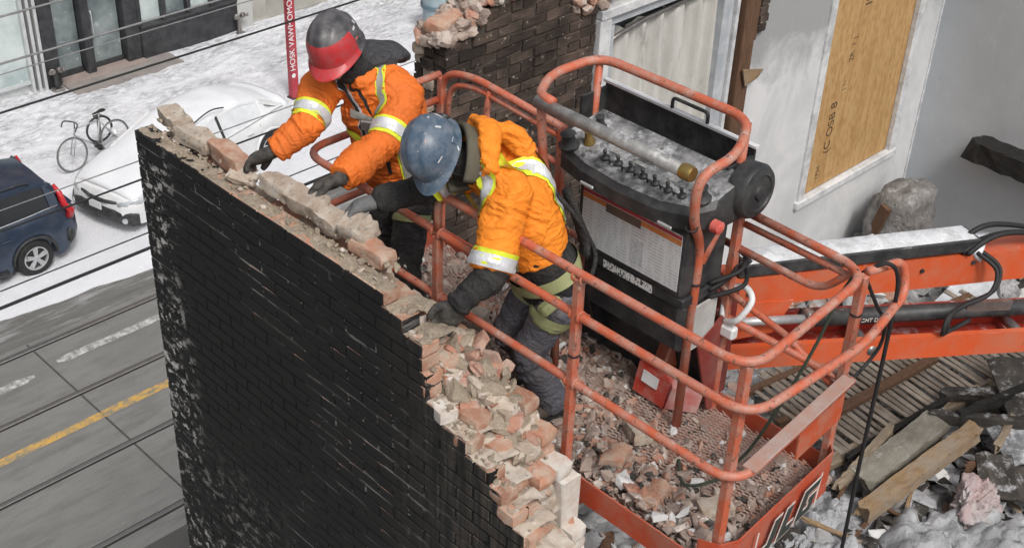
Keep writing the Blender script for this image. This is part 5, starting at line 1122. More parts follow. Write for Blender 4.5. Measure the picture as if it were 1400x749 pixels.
b = MB(); b.lathe([(.085, -.05), (.125, -.05), (.13, .02), (.118, .04), (.085, .05), (.08, .042), (.035, .042), (.03, .055), (.002, .055)], (4.43, 2.86, -2.92), (0, -1, .05), 32); part(b, 'end_cap_disc', BLACK_PL, 40)
b = MB(); b.b2((4.10, 2.93, -3.40), (4.40, 3.58, -3.055), bev=.012); part(b, 'console_body', BLACK_PL, False)
Mb = Matrix.Rotation(R_(-6), 3, 'Y'); b = MB(); b.box((4.29, 3.25, -3.60), (.28, .62, .30), Mb, bev=.03); part(b, 'console_body', BLACK_PL, False)
b = MB(); b.b2((4.11, 2.92, -3.46), (4.42, 3.57, -3.405), bev=.008); part(b, 'console_lip', BLACK_PL, False)
b = MB(); b.b2((4.43, 2.98, -4.2), (4.465, 3.80, -3.12), bev=.006); part(b, 'console_stand', BLACK_PL, False)
b = MB(); b.b2((4.20, 2.905, -3.72), (4.36, 2.915, -3.47), bev=.003); part(b, 'side_plate', mat('pale_side_plate', (.52, .52, .5), (.4, .4, .39), 8, .6, dirt=(.25, .22, .2), damt=.5), False)
for y in (2.90, 3.62):
    b = MB(); b.prism([(4.24, y, -3.70), (4.42, y, -3.62), (4.44, y, -4.18), (4.40, y, -4.18)], (0, .012, 0)); part(b, 'console_bracket', BLACK_PL if y > 3 else mat('dark_red_steel', (.26, .03, .022), (.20, .028, .022), 6, .5, dirt=(.3, .2, .17), damt=.4), False)
# decal sheet
k = NT('printed_warning_sheet'); p = k.xyz()
row = k.math('FRACT', k.math('MULTIPLY', p[2], 62.0)); txt = k.math('MULTIPLY', k.math('GREATER_THAN', row, .5), k.ramp(k.noise(9, 4, .8, k.vec((1, 4, .8))), .47, .50))
col3 = k.math('LESS_THAN', k.math('FRACT', k.math('MULTIPLY', p[1], 4.6)), .93)
c = k.mix(k.math('MULTIPLY', k.math('MULTIPLY', txt, col3), .45), (.60, .62, .63), (.20, .21, .22)); c = k.mix(k.ramp(k.noise(5, 5, .7), .55, .75), c, (.58, .60, .62)); k.col(c); k.set(.5, 0, .4); PRINT = k.m
b = MB(); b.b2((4.094, 2.955, -3.365), (4.0985, 3.545, -3.072)); dc = part(b, 'warning_decal', PRINT, False)
for lo, hi, m, nm in (((4.092, 2.955, -3.122), (4.0935, 3.545, -3.097), mat('orange_print', (.55, .20, .06), (.45, .16, .05), 20, .5), 'decal_band'), ((4.092, 2.955, -3.093), (4.0935, 3.545, -3.076), mat('red_print', (.38, .05, .06), (.3, .04, .05), 20, .5), 'decal_band'), ((4.0905, 3.19, -3.142), (4.0918, 3.40, -3.098), mat('brown_smear', (.10, .07, .06), (.14, .10, .08), 20, .6), 'decal_smear'), ((4.092, 3.16, -3.33), (4.0935, 3.235, -3.20), mat('pictogram_print', (.32, .34, .36), (.62, .64, .66), 55, .5), 'pictogram')):
    b = MB(); b.b2(lo, hi); b.build(nm, m, dc)
k = NT('printed_plate'); p = k.xyz(); tx = k.math('MULTIPLY', k.ramp(k.noise(60, 2, .5, k.vec((1, 1.6, 1))), .54, .57), 1.0); c = k.mix(tx, (.62, .62, .60), (.05, .05, .05)); k.col(c); k.set(.5); PLATE = k.m
b = MB(); b.b2((4.105, 3.10, -3.452), (4.1085, 3.40, -3.412)); part(b, 'capacity_plate', PLATE, False)
# guard hoop over the console, with a grey pipe on the operator side
rail('guard_hoop', [(4.02, 3.70, HZ), (4.03, 3.80, HZ), (4.20, 3.90, HZ+.01), (4.50, 3.86, HZ+.03), (4.52, 2.98, HZ+.03), (4.25, 2.84, HZ), (4.02, 2.86, HZ-.02), (4.05, 2.88, -2.95), (4.20, 2.93, -3.13), (4.20, 2.93, -4.18)], .0225, .12)
b = MB(); b.tube([(4.015, 3.80, HZ-.03), (4.03, 2.90, HZ-.035)], .031, 16); part(b, 'guard_pipe', GREYPIPE, True)
b = MB(); b.lathe([(.033, 0), (.036, .01), (.036, .05), (.032, .06)], (4.03, 2.955, HZ-.035), (0, -1, 0), 14); part(b, 'pipe_clamp', BRASS, 40)
rail('guard_leg', [(4.03, 3.79, HZ-.01), (4.06, 3.78, -3.05), (4.10, 3.70, -3.3), (4.10, 3.66, -4.18)], .0225, .1)
rail('guard_leg', [(4.48, 3.84, HZ+.02), (X1, 3.86, -3.2), (X1, 3.86, -4.18)], .019, .08)
rail('guard_leg', [(4.50, 2.98, HZ+.02), (X1-.02, 2.96, -3.0), (4.22, 2.93, -3.25)], .021, .08)
b = MB(); b.tube(bez([(4.44, 2.90, -3.66), (4.42, 2.82, -3.60), (4.47, 2.79, -3.50), (4.50, 2.86, -3.47), (4.47, 2.93, -3.52), (4.44, 2.92, -3.64)], 6), .016, 8); part(b, 'white_handle', WHITE_PL, True)
b = MB(); b.box((4.44, 2.88, -3.70), (.05, .10, .07), bev=.012); part(b, 'handle_base', WHITE_PL, False)
b = MB(); b.tube([(4.42, 3.02, -3.45), (4.52, 2.62, -3.62), (X1, 2.3, -3.72)], .017, 8); part(b, 'brace', ORANGE_RAIL, True)
for p_, ax in (((4.055, 2.885, -2.98), (.3, .1, -1)), ((4.20, 2.93, -3.35), (0, 0, 1)), ((X0, 3.06, -3.5), (0, 0, 1)), ((4.48, 2.27, -3.30), (0, 0, 1))):
    b = MB(); b.lathe([(.024, -.006), (.028, -.004), (.028, .004), (.024, .006)], p_, ax, 14, caps=False); part(b, 'cable_tie', RUBBER, 40)
for x, y in ((X0, 3.06), (X0, 3.95)):
    for zz in (ZT-.018, ZM, ZL):
        for s_ in (-1, 1):
            b = MB(); b.tube([(x+math.cos(a)*.024, y+s_*.024, zz+math.sin(a)*.024) for a in np.linspace(0, 2*math.pi, 13)[:-1]], .006, 6, closed=True); part(b, 'weld', ORANGE_RAIL, True)
# ---- boom arms
def shift(a, bb_, t): return Vector(a)+(Vector(bb_)-Vector(a))*t
UL, UR = Vector((4.79, 3.19, -3.77)), Vector((6.66, 2.434, -4.003)); UE = shift(UL, UR, 2.4)
LL, LR = Vector((4.58, 3.13, -4.07)), Vector((6.40, 2.212, -4.33)); LE = shift(LL, LR, 2.45)
dirU = (UR-UL).normalized(); sideU = Vector((0, 0, 1)).cross(dirU).normalized(); upU = dirU.cross(sideU)
b = MB(); b.bar(UL, UE, .16, .165, bev=.012, w1=.17, h1=.23); ub = part(b, 'upper_boom', ORANGE_BOOM, False)
b = MB(); b.bar(UL+dirU*.05+upU*.128, shift(UL, UR, .78)+upU*.150, .15, .078, bev=.008); b.build('cable_tray', BLACK_PL, ub)
b = MB(); vs = []
for i in range(41):
    t = i/40; p_ = UL+dirU*(.05+t*1.5)+upU*(.170+.024*t); h_ = max(.004, .010+.012*math.sin(i*1.7)+.010*math.sin(i*3.1)+.008*math.sin(i*.6))
    for s_ in (-1, -.5, 0, .5, 1): vs.append(p_+sideU*s_*.072+upU*(h_*(1-abs(s_)**3)))
b.add(vs, [(i*5+k_, i*5+k_+1, (i+1)*5+k_+1, (i+1)*5+k_) for i in range(40) for k_ in range(4)]); b.add([v_-upU*.006 for v_ in vs[:0]], [])
b.build('snow_layer', mat('dusty_thin_snow', (.66, .67, .69), (.74, .75, .77), 6, .85, 0, .2, .6, 30, dirt=(.30, .30, .30), damt=.75, dscale=6, bdist=.02), ub, True)
b = MB(); p_ = shift(UL, UR, .80)+upU*.12; b.add([tuple(np.array(c0)*np.array([.11, .09, .06])*1.4+np.array(p_)) for c0 in CH[3][0]*1.6], CH[3][1]); b.build('snow_clod', SNOWMAT, ub, True)
b = MB(); b.prism([UL+dirU*.0-upU*.05+sideU*.085*-1, UL+dirU*.42-upU*.07+sideU*-.085, UL+dirU*.34-upU*.26+sideU*-.085, UL+dirU*.10-upU*.28+sideU*-.085], sideU*.17); b.build('knuckle', ORANGE_BOOM, ub)
for t, h_ in ((.06, .02), (.60, .05), (.77, .07)):
    b = MB(); b.lathe([(.012, 0), (.012, .012)], shift(UL, UR, t)-sideU*.082+upU*(h_-.02), -sideU, 10); b.build('bolt', BLACK_PL, ub)
dirL = (LR-LL).normalized(); sideL = Vector((0, 0, 1)).cross(dirL).normalized(); upL = dirL.cross(sideL)
b = MB(); b.bar(LL-sideL*.02, LE-sideL*.02, .035, .135, bev=.005, w1=.04, h1=.15); lbm = part(b, 'lower_boom', ORANGE_BOOM, False)
b = MB(); b.bar(LL+sideL*.26+upL*.01, LE+sideL*.26, .035, .135, bev=.005, w1=.04, h1=.15); b.build('far_plate', mat('dark_red_boom_paint', (.40, .045, .025), (.33, .04, .025), 4, .45, snow=.3), lbm)
for t in (.02, .5, 1.0):
    p_ = shift(LL, LR, t); b = MB(); b.tube([p_-sideL*.04, p_+sideL*.28], .03, 12); b.build('pivot_pin', STEEL, lbm, True)
b = MB(); b.bar(LL+sideL*.12-upL*.075, LR+sideL*.12-upL*.075+dirL*.8, .27, .012); b.build('bottom_plate', MATS['dark_red_boom_paint'], lbm)
CL, CR = Vector((5.16, 2.90, -3.985)), Vector((6.50, 2.30, -4.215))
b = MB(); b.tube([CL, shift(CL, CR, 2.0)], .046, 18); cy_ = part(b, 'lift_cylinder', BLACK_PL, True)
b = MB(); b.tube([CL-(CR-CL)*.28, CL], .024, 14); b.build('rod', GALV, cy_, True)
b = MB(); b.tube([shift(CL, CR, .0), shift(CL, CR, .03)], .056, 18); b.build('gland', STEEL, cy_, True)
b = MB(); b.box(shift(CL, CR, .80)+Vector((-.01, -.03, .048)), (.30, .06, .03), frame3(dirL, upL)); b.build('valve_block', STEEL, cy_)
me = text_mesh('marking', 'LIGHT DUTY', .035, WLET, .0006); t = link('marking', me, cy_, loc=shift(CL, CR, .28)-sideL*.0475); t.rotation_euler = frame3(dirL, upL).to_euler()
b = MB(); b.bar(LL+Vector((-.12, .04, -.02)), UL+Vector((-.10, .03, .02)), .22, .10, up=sideU, bev=.01); part(b, 'rotator', ORANGE, False)
b = MB(); b.b2((4.50, 2.98, -4.24), (4.66, 3.40, -3.60), bev=.01); part(b, 'platform_mount', mat('dark_red_steel', (.26, .03, .022), (.20, .028, .022), 6, .5, dirt=(.3, .2, .17), damt=.4), False)
for i, off in enumerate((0, .028, .056, -.028)):
    pts = [(6.13+off*.2, 2.60-off, -3.83), (6.28, 2.545-off, -3.79+.02*i), (6.50, 2.47-off, -3.80+.012*i), (6.9, 2.30-off, -3.90), (7.4, 2.1-off, -3.98)]
    b = MB(); b.tube(bez(pts, 6), .0155, 8); part(b, 'hose', RUBBER, True)
for off in (0, .035):
    b = MB(); b.tube(bez([(6.20+off, 2.52, -3.83), (6.23+off, 2.40, -3.90), (6.15+off, 2.37, -4.0), (5.98+off, 2.43, -4.04), (5.86+off, 2.44, -4.06), (5.82+off, 2.43, -4.13), (5.90+off, 2.45, -4.19), (6.1, 2.42, -4.18)], 6), .0125, 8); part(b, 'hose', RUBBER, True)
for z, y in ((-3.36, 2.86), (-3.40, 2.90), (-3.44, 2.84)):
    b = MB(); b.tube(bez([(4.30, 2.92, z-.03), (4.42, y-.02, z+.03), (4.55, y+.06, z+.03), (4.72, 3.05, z-.10), (4.9, 3.1, -3.62)], 6), .011, 8); part(b, 'hose', RUBBER, True)
b = MB(); b.lathe([(.012, 0), (.03, .01), (.03, .05), (.012, .06)], (4.16, 2.86, -2.99), (0, -1, 0), 14); part(b, 'emergency_button', RED_PL, 40)
# riser and chassis stand in the yard, outside the picture
b = MB(); b.bar(shift(UL, UR, 2.3)-upU*.1, (9.6, -1.2, SZ+1.2), .30, .36, up=(1, 0, 0), bev=.02); part(b, 'riser_boom', ORANGE_BOOM, False)
b = MB(); b.b2((8.4, -3.0, SZ+.5), (10.8, .6, SZ+1.5), bev=.05); part(b, 'chassis', ORANGE_BOOM, False)
for x in (8.5, 10.7):
    for y in (-2.6, .2):
        b = MB(); b.lathe([(.2, -.17), (.45, -.17), (.5, -.1), (.5, .1), (.45, .17), (.2, .17)], (x, y, SZ+.5), (1, 0, 0), 24); part(b, 'wheel', RUBBER, 40)
# cables hanging off the platform corner
b = MB(); b.tube(bez([(4.50, 2.30, -3.12), (4.56, 2.22, -3.05), (4.62, 2.18, -3.15), (4.63, 2.17, -3.5), (4.625, 2.16, -4.2), (4.64, 2.15, -5.0), (4.66, 2.14, -6.3)], 7), .010, 8); b.build('power_cable', RUBBER, label='black power cable hanging from the platform corner to the debris', cat='cable')
b = MB(); b.tube(bez([(4.50, 2.27, -3.12), (4.60, 2.24, -3.30), (4.76, 2.26, -3.48), (4.80, 2.28, -3.64), (4.72, 2.30, -3.74), (4.56, 2.27, -3.72), (4.47, 2.24, -3.70), (4.40, 2.26, -3.78)], 7), .009, 8); b.build('power_cable', RUBBER, label='looped black cable tied at the platform corner post', cat='cable')
b = MB(); b.tube(bez([(4.44, 2.28, -3.06), (4.40, 2.32, -3.2), (4.36, 2.36, -3.45), (4.28, 2.42, -3.75), (4.20, 2.50, -4.05), (4.10, 2.55, -4.17), (3.95, 2.52, -4.12), (3.88, 2.62, -4.16), (4.0, 2.75, -4.17)], 7), .008, 8); b.build('rope', mat('dark_green_rope', (.035, .05, .035), (.06, .07, .05), 60, .9), label='dark green rope trailing from the rail corner to the platform floor', cat='rope')

# ================================================================== THE TWO WORKERS
def ploft(mb, path, radii, front, seg=18, sub=5, dome=.45):
    P = bez(path, sub); n = len(P); m = len(path)
    ts = np.linspace(0, m-1, n); ra = np.interp(ts, range(m), [r[0] for r in radii]); rb = np.interp(ts, range(m), [r[1] for r in radii])
    fr = Vector(front); T = [(P[min(i+1, n-1)]-P[max(i-1, 0)]).normalized() for i in range(n)]
    rings = []
    def ring(c, t, a, b_):
        s_ = t.cross(fr)
        if s_.length < .05: s_ = t.cross(Vector((0, 0, 1)))
        s_.normalize(); u = s_.cross(t); return [c+s_*math.cos(w)*a+u*math.sin(w)*b_ for w in np.linspace(0, 2*math.pi, seg+1)[:-1]]
    for f_, k_ in ((.35, 1.0), (.75, .62)): rings.append(ring(P[0]-T[0]*dome*k_*min(ra[0], rb[0]), T[0], ra[0]*f_, rb[0]*f_))
    for i in range(n): rings.append(ring(P[i], T[i], ra[i], rb[i]))
    for f_, k_ in ((.75, .62), (.35, 1.0)): rings.append(ring(P[-1]+T[-1]*dome*k_*min(ra[-1], rb[-1]), T[-1], ra[-1]*f_, rb[-1]*f_))
    vs = [p for r in rings for p in r]; R2 = len(rings)
    fs = [(i*seg+k_, i*seg+(k_+1) % seg, (i+1)*seg+(k_+1) % seg, (i+1)*seg+k_) for i in range(R2-1) for k_ in range(seg)]+[tuple(range(seg))[::-1], tuple(range((R2-1)*seg, R2*seg))]
    mb.add(vs, fs); return mb
def remesh(mb, vox, iters=3, wr=0, bones=None, seed=1, freq=(20, 5)):
    me = mb.mesh('tmp', SKIN); o = bpy.data.objects.new('tmp', me); C.objects.link(o)
    md = o.modifiers.new('r', 'REMESH'); md.mode = 'VOXEL'; md.voxel_size = vox
    dg = bpy.context.evaluated_depsgraph_get(); m2 = bpy.data.meshes.new_from_object(o.evaluated_get(dg)); bpy.data.objects.remove(o)
    n = len(m2.vertices); P = np.empty(n*3); m2.vertices.foreach_get('co', P); P = P.reshape(-1, 3)
    E_ = np.empty(len(m2.edges)*2, np.int64); m2.edges.foreach_get('vertices', E_); E_ = E_.reshape(-1, 2)
    deg = np.bincount(E_.ravel(), minlength=n)[:, None].clip(1)
    def lap(P):
        S = np.zeros_like(P); np.add.at(S, E_[:, 0], P[E_[:, 1]]); np.add.at(S, E_[:, 1], P[E_[:, 0]]); return S/deg
    for i in range(iters): P = P*.45+lap(P)*.55
    if wr:
        m2.vertices.foreach_set('co', P.ravel()); m2.update(); Nn = np.empty(n*3); m2.vertices.foreach_get('normal', Nn); Nn = Nn.reshape(-1, 3)
        bd = np.full(n, 1e9); al = np.zeros(n); pv = np.zeros((n, 3)); joint = np.zeros(n)
        for i, (a, b_) in enumerate(bones):
            a = np.array(a); b_ = np.array(b_); d = b_-a; L = np.linalg.norm(d); t = ((P-a) @ d/L**2).clip(0, 1); pr = a+t[:, None]*d; ds = np.linalg.norm(P-pr, axis=1); s_ = ds < bd
            bd[s_] = ds[s_]; al[s_] = (t*L)[s_]+i*7.7; pv[s_] = (P-pr)[s_]; joint[s_] = np.abs(t-.5)[s_]*2
        Q = np.stack([al*freq[0]+pv[:, 2]*4, pv[:, 0]*freq[1]+pv[:, 2]*freq[1], pv[:, 1]*freq[1]+i], 1)
        w = np.abs(fbm(Q, seed, 3))*.75+np.abs(fbm(Q*2.1+5, seed+2, 2))*.35; big = fbm(Q*np.array([.35, .5, .5])+9, seed+4, 2)
        P = P+Nn*((.38-w)*wr*(.55+.75*joint)+big*wr*.6)[:, None]; P = P*.9+lap(P)*.1
    m2.vertices.foreach_set('co', P.ravel()); m2.update(); return m2
def finish(me, name, m, parent, loc=None, label=None):
    me.name = name; me.materials.clear(); [me.materials.append(x) for x in (m if isinstance(m, list) else [m])]; sm(me, True)
    o = link(name, me, parent)
    return o
def bvh_of(me): return BVHTree.FromPolygons([v.co.copy() for v in me.vertices], [tuple(p.vertices) for p in me.polygons])
def ring_band(bv, p, axis, o0, o1, m, name, parent, lift=.004, n=44, rmax=.4):
    p = Vector(p); ax = Vector(axis).normalized(); s_ = ax.cross(Vector((0.3, .2, 1))).normalized(); u = ax.cross(s_); vs = []; rows = 5
    for j in range(rows):
        c = p+ax*(o0+(o1-o0)*j/(rows-1)); last = .08
        for k_ in range(n):
            a = 2*math.pi*k_/n; d = s_*math.cos(a)+u*math.sin(a); h = bv.ray_cast(c, d, rmax)
            r = (h[0]-c).length if h[0] is not None else last
            last = r; vs.append(c+d*(r+lift))
    fs = [(j*n+k_, j*n+(k_+1) % n, (j+1)*n+(k_+1) % n, (j+1)*n+k_) for j in range(rows-1) for k_ in range(n)]
    b = MB(); b.add(vs, fs); return b.build(name, m, parent, True)
def strap(bv, pts, w, m, name, parent, lift=.006, n=8, th=.003):
    P = bez(pts, n); Q = []; 
    for p in P:
        h = bv.find_nearest(p); Q.append((h[0], h[1]))
    for _ in range(3):
        Q = [(sum((Q[max(0, min(len(Q)-1, i+d))][0] for d in (-1, 0, 1)), Vector())/3 if 0 < i < len(Q)-1 else Q[i][0], sum((Q[max(0, min(len(Q)-1, i+d))][1] for d in (-1, 0, 1)), Vector()).normalized()) for i in range(len(Q))]
    Q = [((lambda hh: hh[0] if (hh[0]-c).dot(nn) > 0 else c)(bv.find_nearest(c)), nn) for c, nn in Q]
    vs = []; rows = 5
    for i, (c, nn) in enumerate(Q):
        t = (Q[min(i+1, len(Q)-1)][0]-Q[max(i-1, 0)][0]).normalized(); dv = P[i]-c
        if dv.length > .004 and dv.dot(nn) < 0: pass
        s_ = t.cross(nn).normalized()
        for j in range(rows):
            pp = c+s_*w*(j/(rows-1)-.5); h = bv.find_nearest(pp); nn2 = (h[1]+nn*2).normalized(); vs.append(h[0]+nn2*lift if (h[0]-pp).length < .022 else pp+nn*lift)
    L = len(Q); fs = [(i*rows+j, i*rows+j+1, (i+1)*rows+j+1, (i+1)*rows+j) for i in range(L-1) for j in range(rows-1)]
    b = MB(); b.add(vs, fs); return b.build(name, m, parent, True)
def glove(parent, wrist, fdir, palm, m, side, curl=.5, spread=.05, sc=1.0, elbow=None, name='glove', cuffm=None):
    """palm: direction the palm faces; side: +1 when the thumb lies on fdir x palm"""
    w = Vector(wrist); f = Vector(fdir).normalized(); pl_ = Vector(palm); pl_ = (pl_-f*pl_.dot(f)).normalized(); th = f.cross(pl_)*side; mb = MB()
    ploft(mb, [w-f*.02*sc, w+f*.03*sc, w+f*.075*sc, w+f*.10*sc], [(.038*sc, .030*sc), (.050*sc, .031*sc), (.056*sc, .030*sc), (.052*sc, .024*sc)], pl_, 16, 4)
    for i in range(4):
        off = (.039-.026*i)*sc; ln = (.066, .076, .072, .056)[i]*sc; r = (.0150, .0155, .0150, .0135)[i]*sc
        p = w+f*(.098-.004*abs(i-1.3))*sc+th*off; ang = 0; path = [p-f*.02*sc, p]; dr = (f+th*(.5-i*.33)*spread*2).normalized()
        for j in range(3):
            ang += curl*(.75, 1.0, .8)[j]*(1+.12*math.sin(i*2.1)); d = (dr*math.cos(ang)+pl_*math.sin(ang)).normalized(); p = p+d*ln*(.45, .32, .26)[j]; path.append(p)
        ploft(mb, path, [(r*1.1, r*1.1), (r*1.15, r*1.1), (r, r), (r*.95, r*.95), (r*.8, r*.8)], pl_, 10, 3)
    p = w+f*.03*sc+th*.036*sc; d1 = (f*.55+th*.7+pl_*.35).normalized(); d2 = (f*.8+th*.25+pl_*.5).normalized(); d3 = (f*.85-th*.1+pl_*.55).normalized()
    path = [p-d1*.015, p, p+d1*.036*sc, p+d1*.036*sc+d2*.032*sc, p+d1*.036*sc+d2*.032*sc+d3*.022*sc]
    ploft(mb, path, [(.020*sc, .020*sc), (.020*sc, .020*sc), (.018*sc, .018*sc), (.0165*sc, .0165*sc), (.013*sc, .013*sc)], pl_, 10, 3)
    me = remesh(mb, .0042, 2); o = finish(me, name, m, parent)
    if elbow is not None:
        e_ = Vector(elbow); d = (e_-w).normalized(); mb = MB(); ploft(mb, [w+f*.012, w+d*.02, w+d*.06, w+d*.10], [(.040*sc, .034*sc), (.042*sc, .038*sc), (.050*sc, .046*sc), (.054*sc, .050*sc)], pl_, 16, 4); me = remesh(mb, .006, 1, .004, [(w, w+d*.1)], 3, (60, 8)); c2 = finish(me, 'cuff', cuffm or m, o)
        b = MB(); bv = bvh_of(me); ring_band(bv, w+d*.025, d, -.007, .007, RUBBER, 'cuff_strap', o, .003)
    return o
def helmet(parent, c, up, fwd, mats, zone=None, s=1.0):
    up = Vector(up).normalized(); fwd = Vector(fwd); fwd = (fwd-up*fwd.dot(up)).normalized(); lf = up.cross(fwd); Mx = Matrix((fwd, lf, up)).transposed(); c = Vector(c)
    na, nr = 56, 18; vs = []; a, b_, h = .150*s, .122*s, .150*s
    prof = []
    for i in range(nr+1):
        ph = i/nr*math.pi/2
        for k_ in range(na):
            az = 2*math.pi*k_/na; ca, sa = math.cos(az), math.sin(az); r = math.sin(ph)**.88; z = h*math.cos(ph)**.92
            x, y = a*ca*r, b_*sa*r
            rid = math.exp(-(y/.020)**2)*.007*(1 if x > -.11 else .3)+math.exp(-((abs(y)-.055)/.010)**2)*.0035*(z > .05*s)
            n = Vector((x/a/a, y/b_/b_, z/h/h)).normalized(); p = Vector((x, y, z))+n*rid*min(1, (z/h)*2.2); prof.append(p)
    for rad, dz in ((1.0, -.018), (1.035, -.024), (1.045, -.030)):
        for k_ in range(na):
            az = 2*math.pi*k_/na; ca, sa = math.cos(az), math.sin(az); br = max(0, ca)**2.2*.034*s*(rad-.995)/.05+ (.008*s*(rad-.995)/.05)
            br = max(0, br) if rad > 1.0 else 0
            prof.append(Vector((a*ca*rad+ca*br, b_*sa*rad+sa*br*.4, dz-max(0, br)*.42)))
    nrow = nr+1+3; inner = [p*.965-Vector((0, 0, .002)) for p in prof]; N = len(prof)
    allv = [Mx @ p+c for p in prof+inner]
    fs = [(i*na+k_, i*na+(k_+1) % na, (i+1)*na+(k_+1) % na, (i+1)*na+k_) for i in range(nrow-1) for k_ in range(na)]
    lastr = (nrow-1)*na
    b = MB(); b.add(allv, fs+[tuple(x+N for x in f_)[::-1] for f_ in fs]+[(lastr+(k_+1) % na, lastr+k_, lastr+k_+N, lastr+(k_+1) % na+N) for k_ in range(na)])
    me = bpy.data.meshes.new('helmet'); me.from_pydata(b.v, [], b.f); [me.materials.append(x) for x in mats]
    if zone:
        for p in me.polygons:
            lc = Mx.transposed() @ (p.center-c)
            if zone(lc/s): p.material_index = 1
    sm(me, 50); me.update(); o = link('helmet', me, parent)
    L = lambda x, y, z: Mx @ Vector((x*s, y*s, z*s))+c
    for sy_ in (-1, 1):
        b = MB(); b.box(L(-.03, sy_*.121, .012), (.030*s, .010*s, .036*s), Mx, bev=.004); b.build('side_clip', mats[0], o)
        b = MB(); b.tube(bez([L(-.02, sy_*.118, -.02), L(0, sy_*.125, -.03), L(.01, sy_*.105, -.05)], 4), .004*s, 6); b.build('strap_hook', WHITE_PL if len(mats) == 1 else BLACK_PL, o, True)
        b = MB(); b.tube(bez([L(.02, sy_*.10, -.02), L(.045, sy_*.085, -.09), L(.05, sy_*.03, -.14)], 4), .005*s, 6); b.build('chin_strap', BLACK_PL, o, True)
    for k_, (az, ph, w_, h_) in enumerate(((100, 62, .030, .012), (118, 60, .016, .020), (88, 76, .022, .008), (-95, 60, .03, .014), (150, 40, .05, .03)) if len(mats) == 2 else ((160, 66, .055, .022), (40, 40, .010, .05), (75, 30, .012, .012), (120, 52, .010, .028), (60, 72, .035, .006), (-70, 50, .03, .02))):
        a1, p1 = R_(az), R_(ph); r1 = math.sin(p1)**.88; c0 = Vector((.150*math.cos(a1)*r1, .122*math.sin(a1)*r1, .150*math.cos(p1)**.92)); n0_ = Vector((c0.x/.150**2, c0.y/.122**2, c0.z/.150**2)).normalized()
        u0 = n0_.cross(Vector((0, 0, 1))).normalized(); v0 = n0_.cross(u0); vs_ = []
        for j_ in range(4):
            for i_ in range(5):
                pt = c0+u0*w_*(i_/4-.5)+v0*h_*(j_/3-.5); g_ = math.sqrt((pt.x/.150)**2+(pt.y/.122)**2+(pt.z/.150)**2); pt = pt/g_; pt = pt+n0_*.0055; vs_.append(L(*pt))
        b = MB(); b.add(vs_, [(j_*5+i_, j_*5+i_+1, (j_+1)*5+i_+1, (j_+1)*5+i_) for j_ in range(3) for i_ in range(4)]); b.build('sticker', mat('scuffed_sticker', (.55, .56, .57), (.40, .41, .42), 60, .5) if k_ != 2 else RED_PL, o, True)
    b = MB(); b.lathe([(.032*s, 0), (.034*s, .012), (.026*s, .018)], L(-.150, 0, -.02), Mx @ Vector((-1, 0, 0)), 16); b.build('ratchet_knob', BLACK_PL, o, 40)
    return o, L, Mx
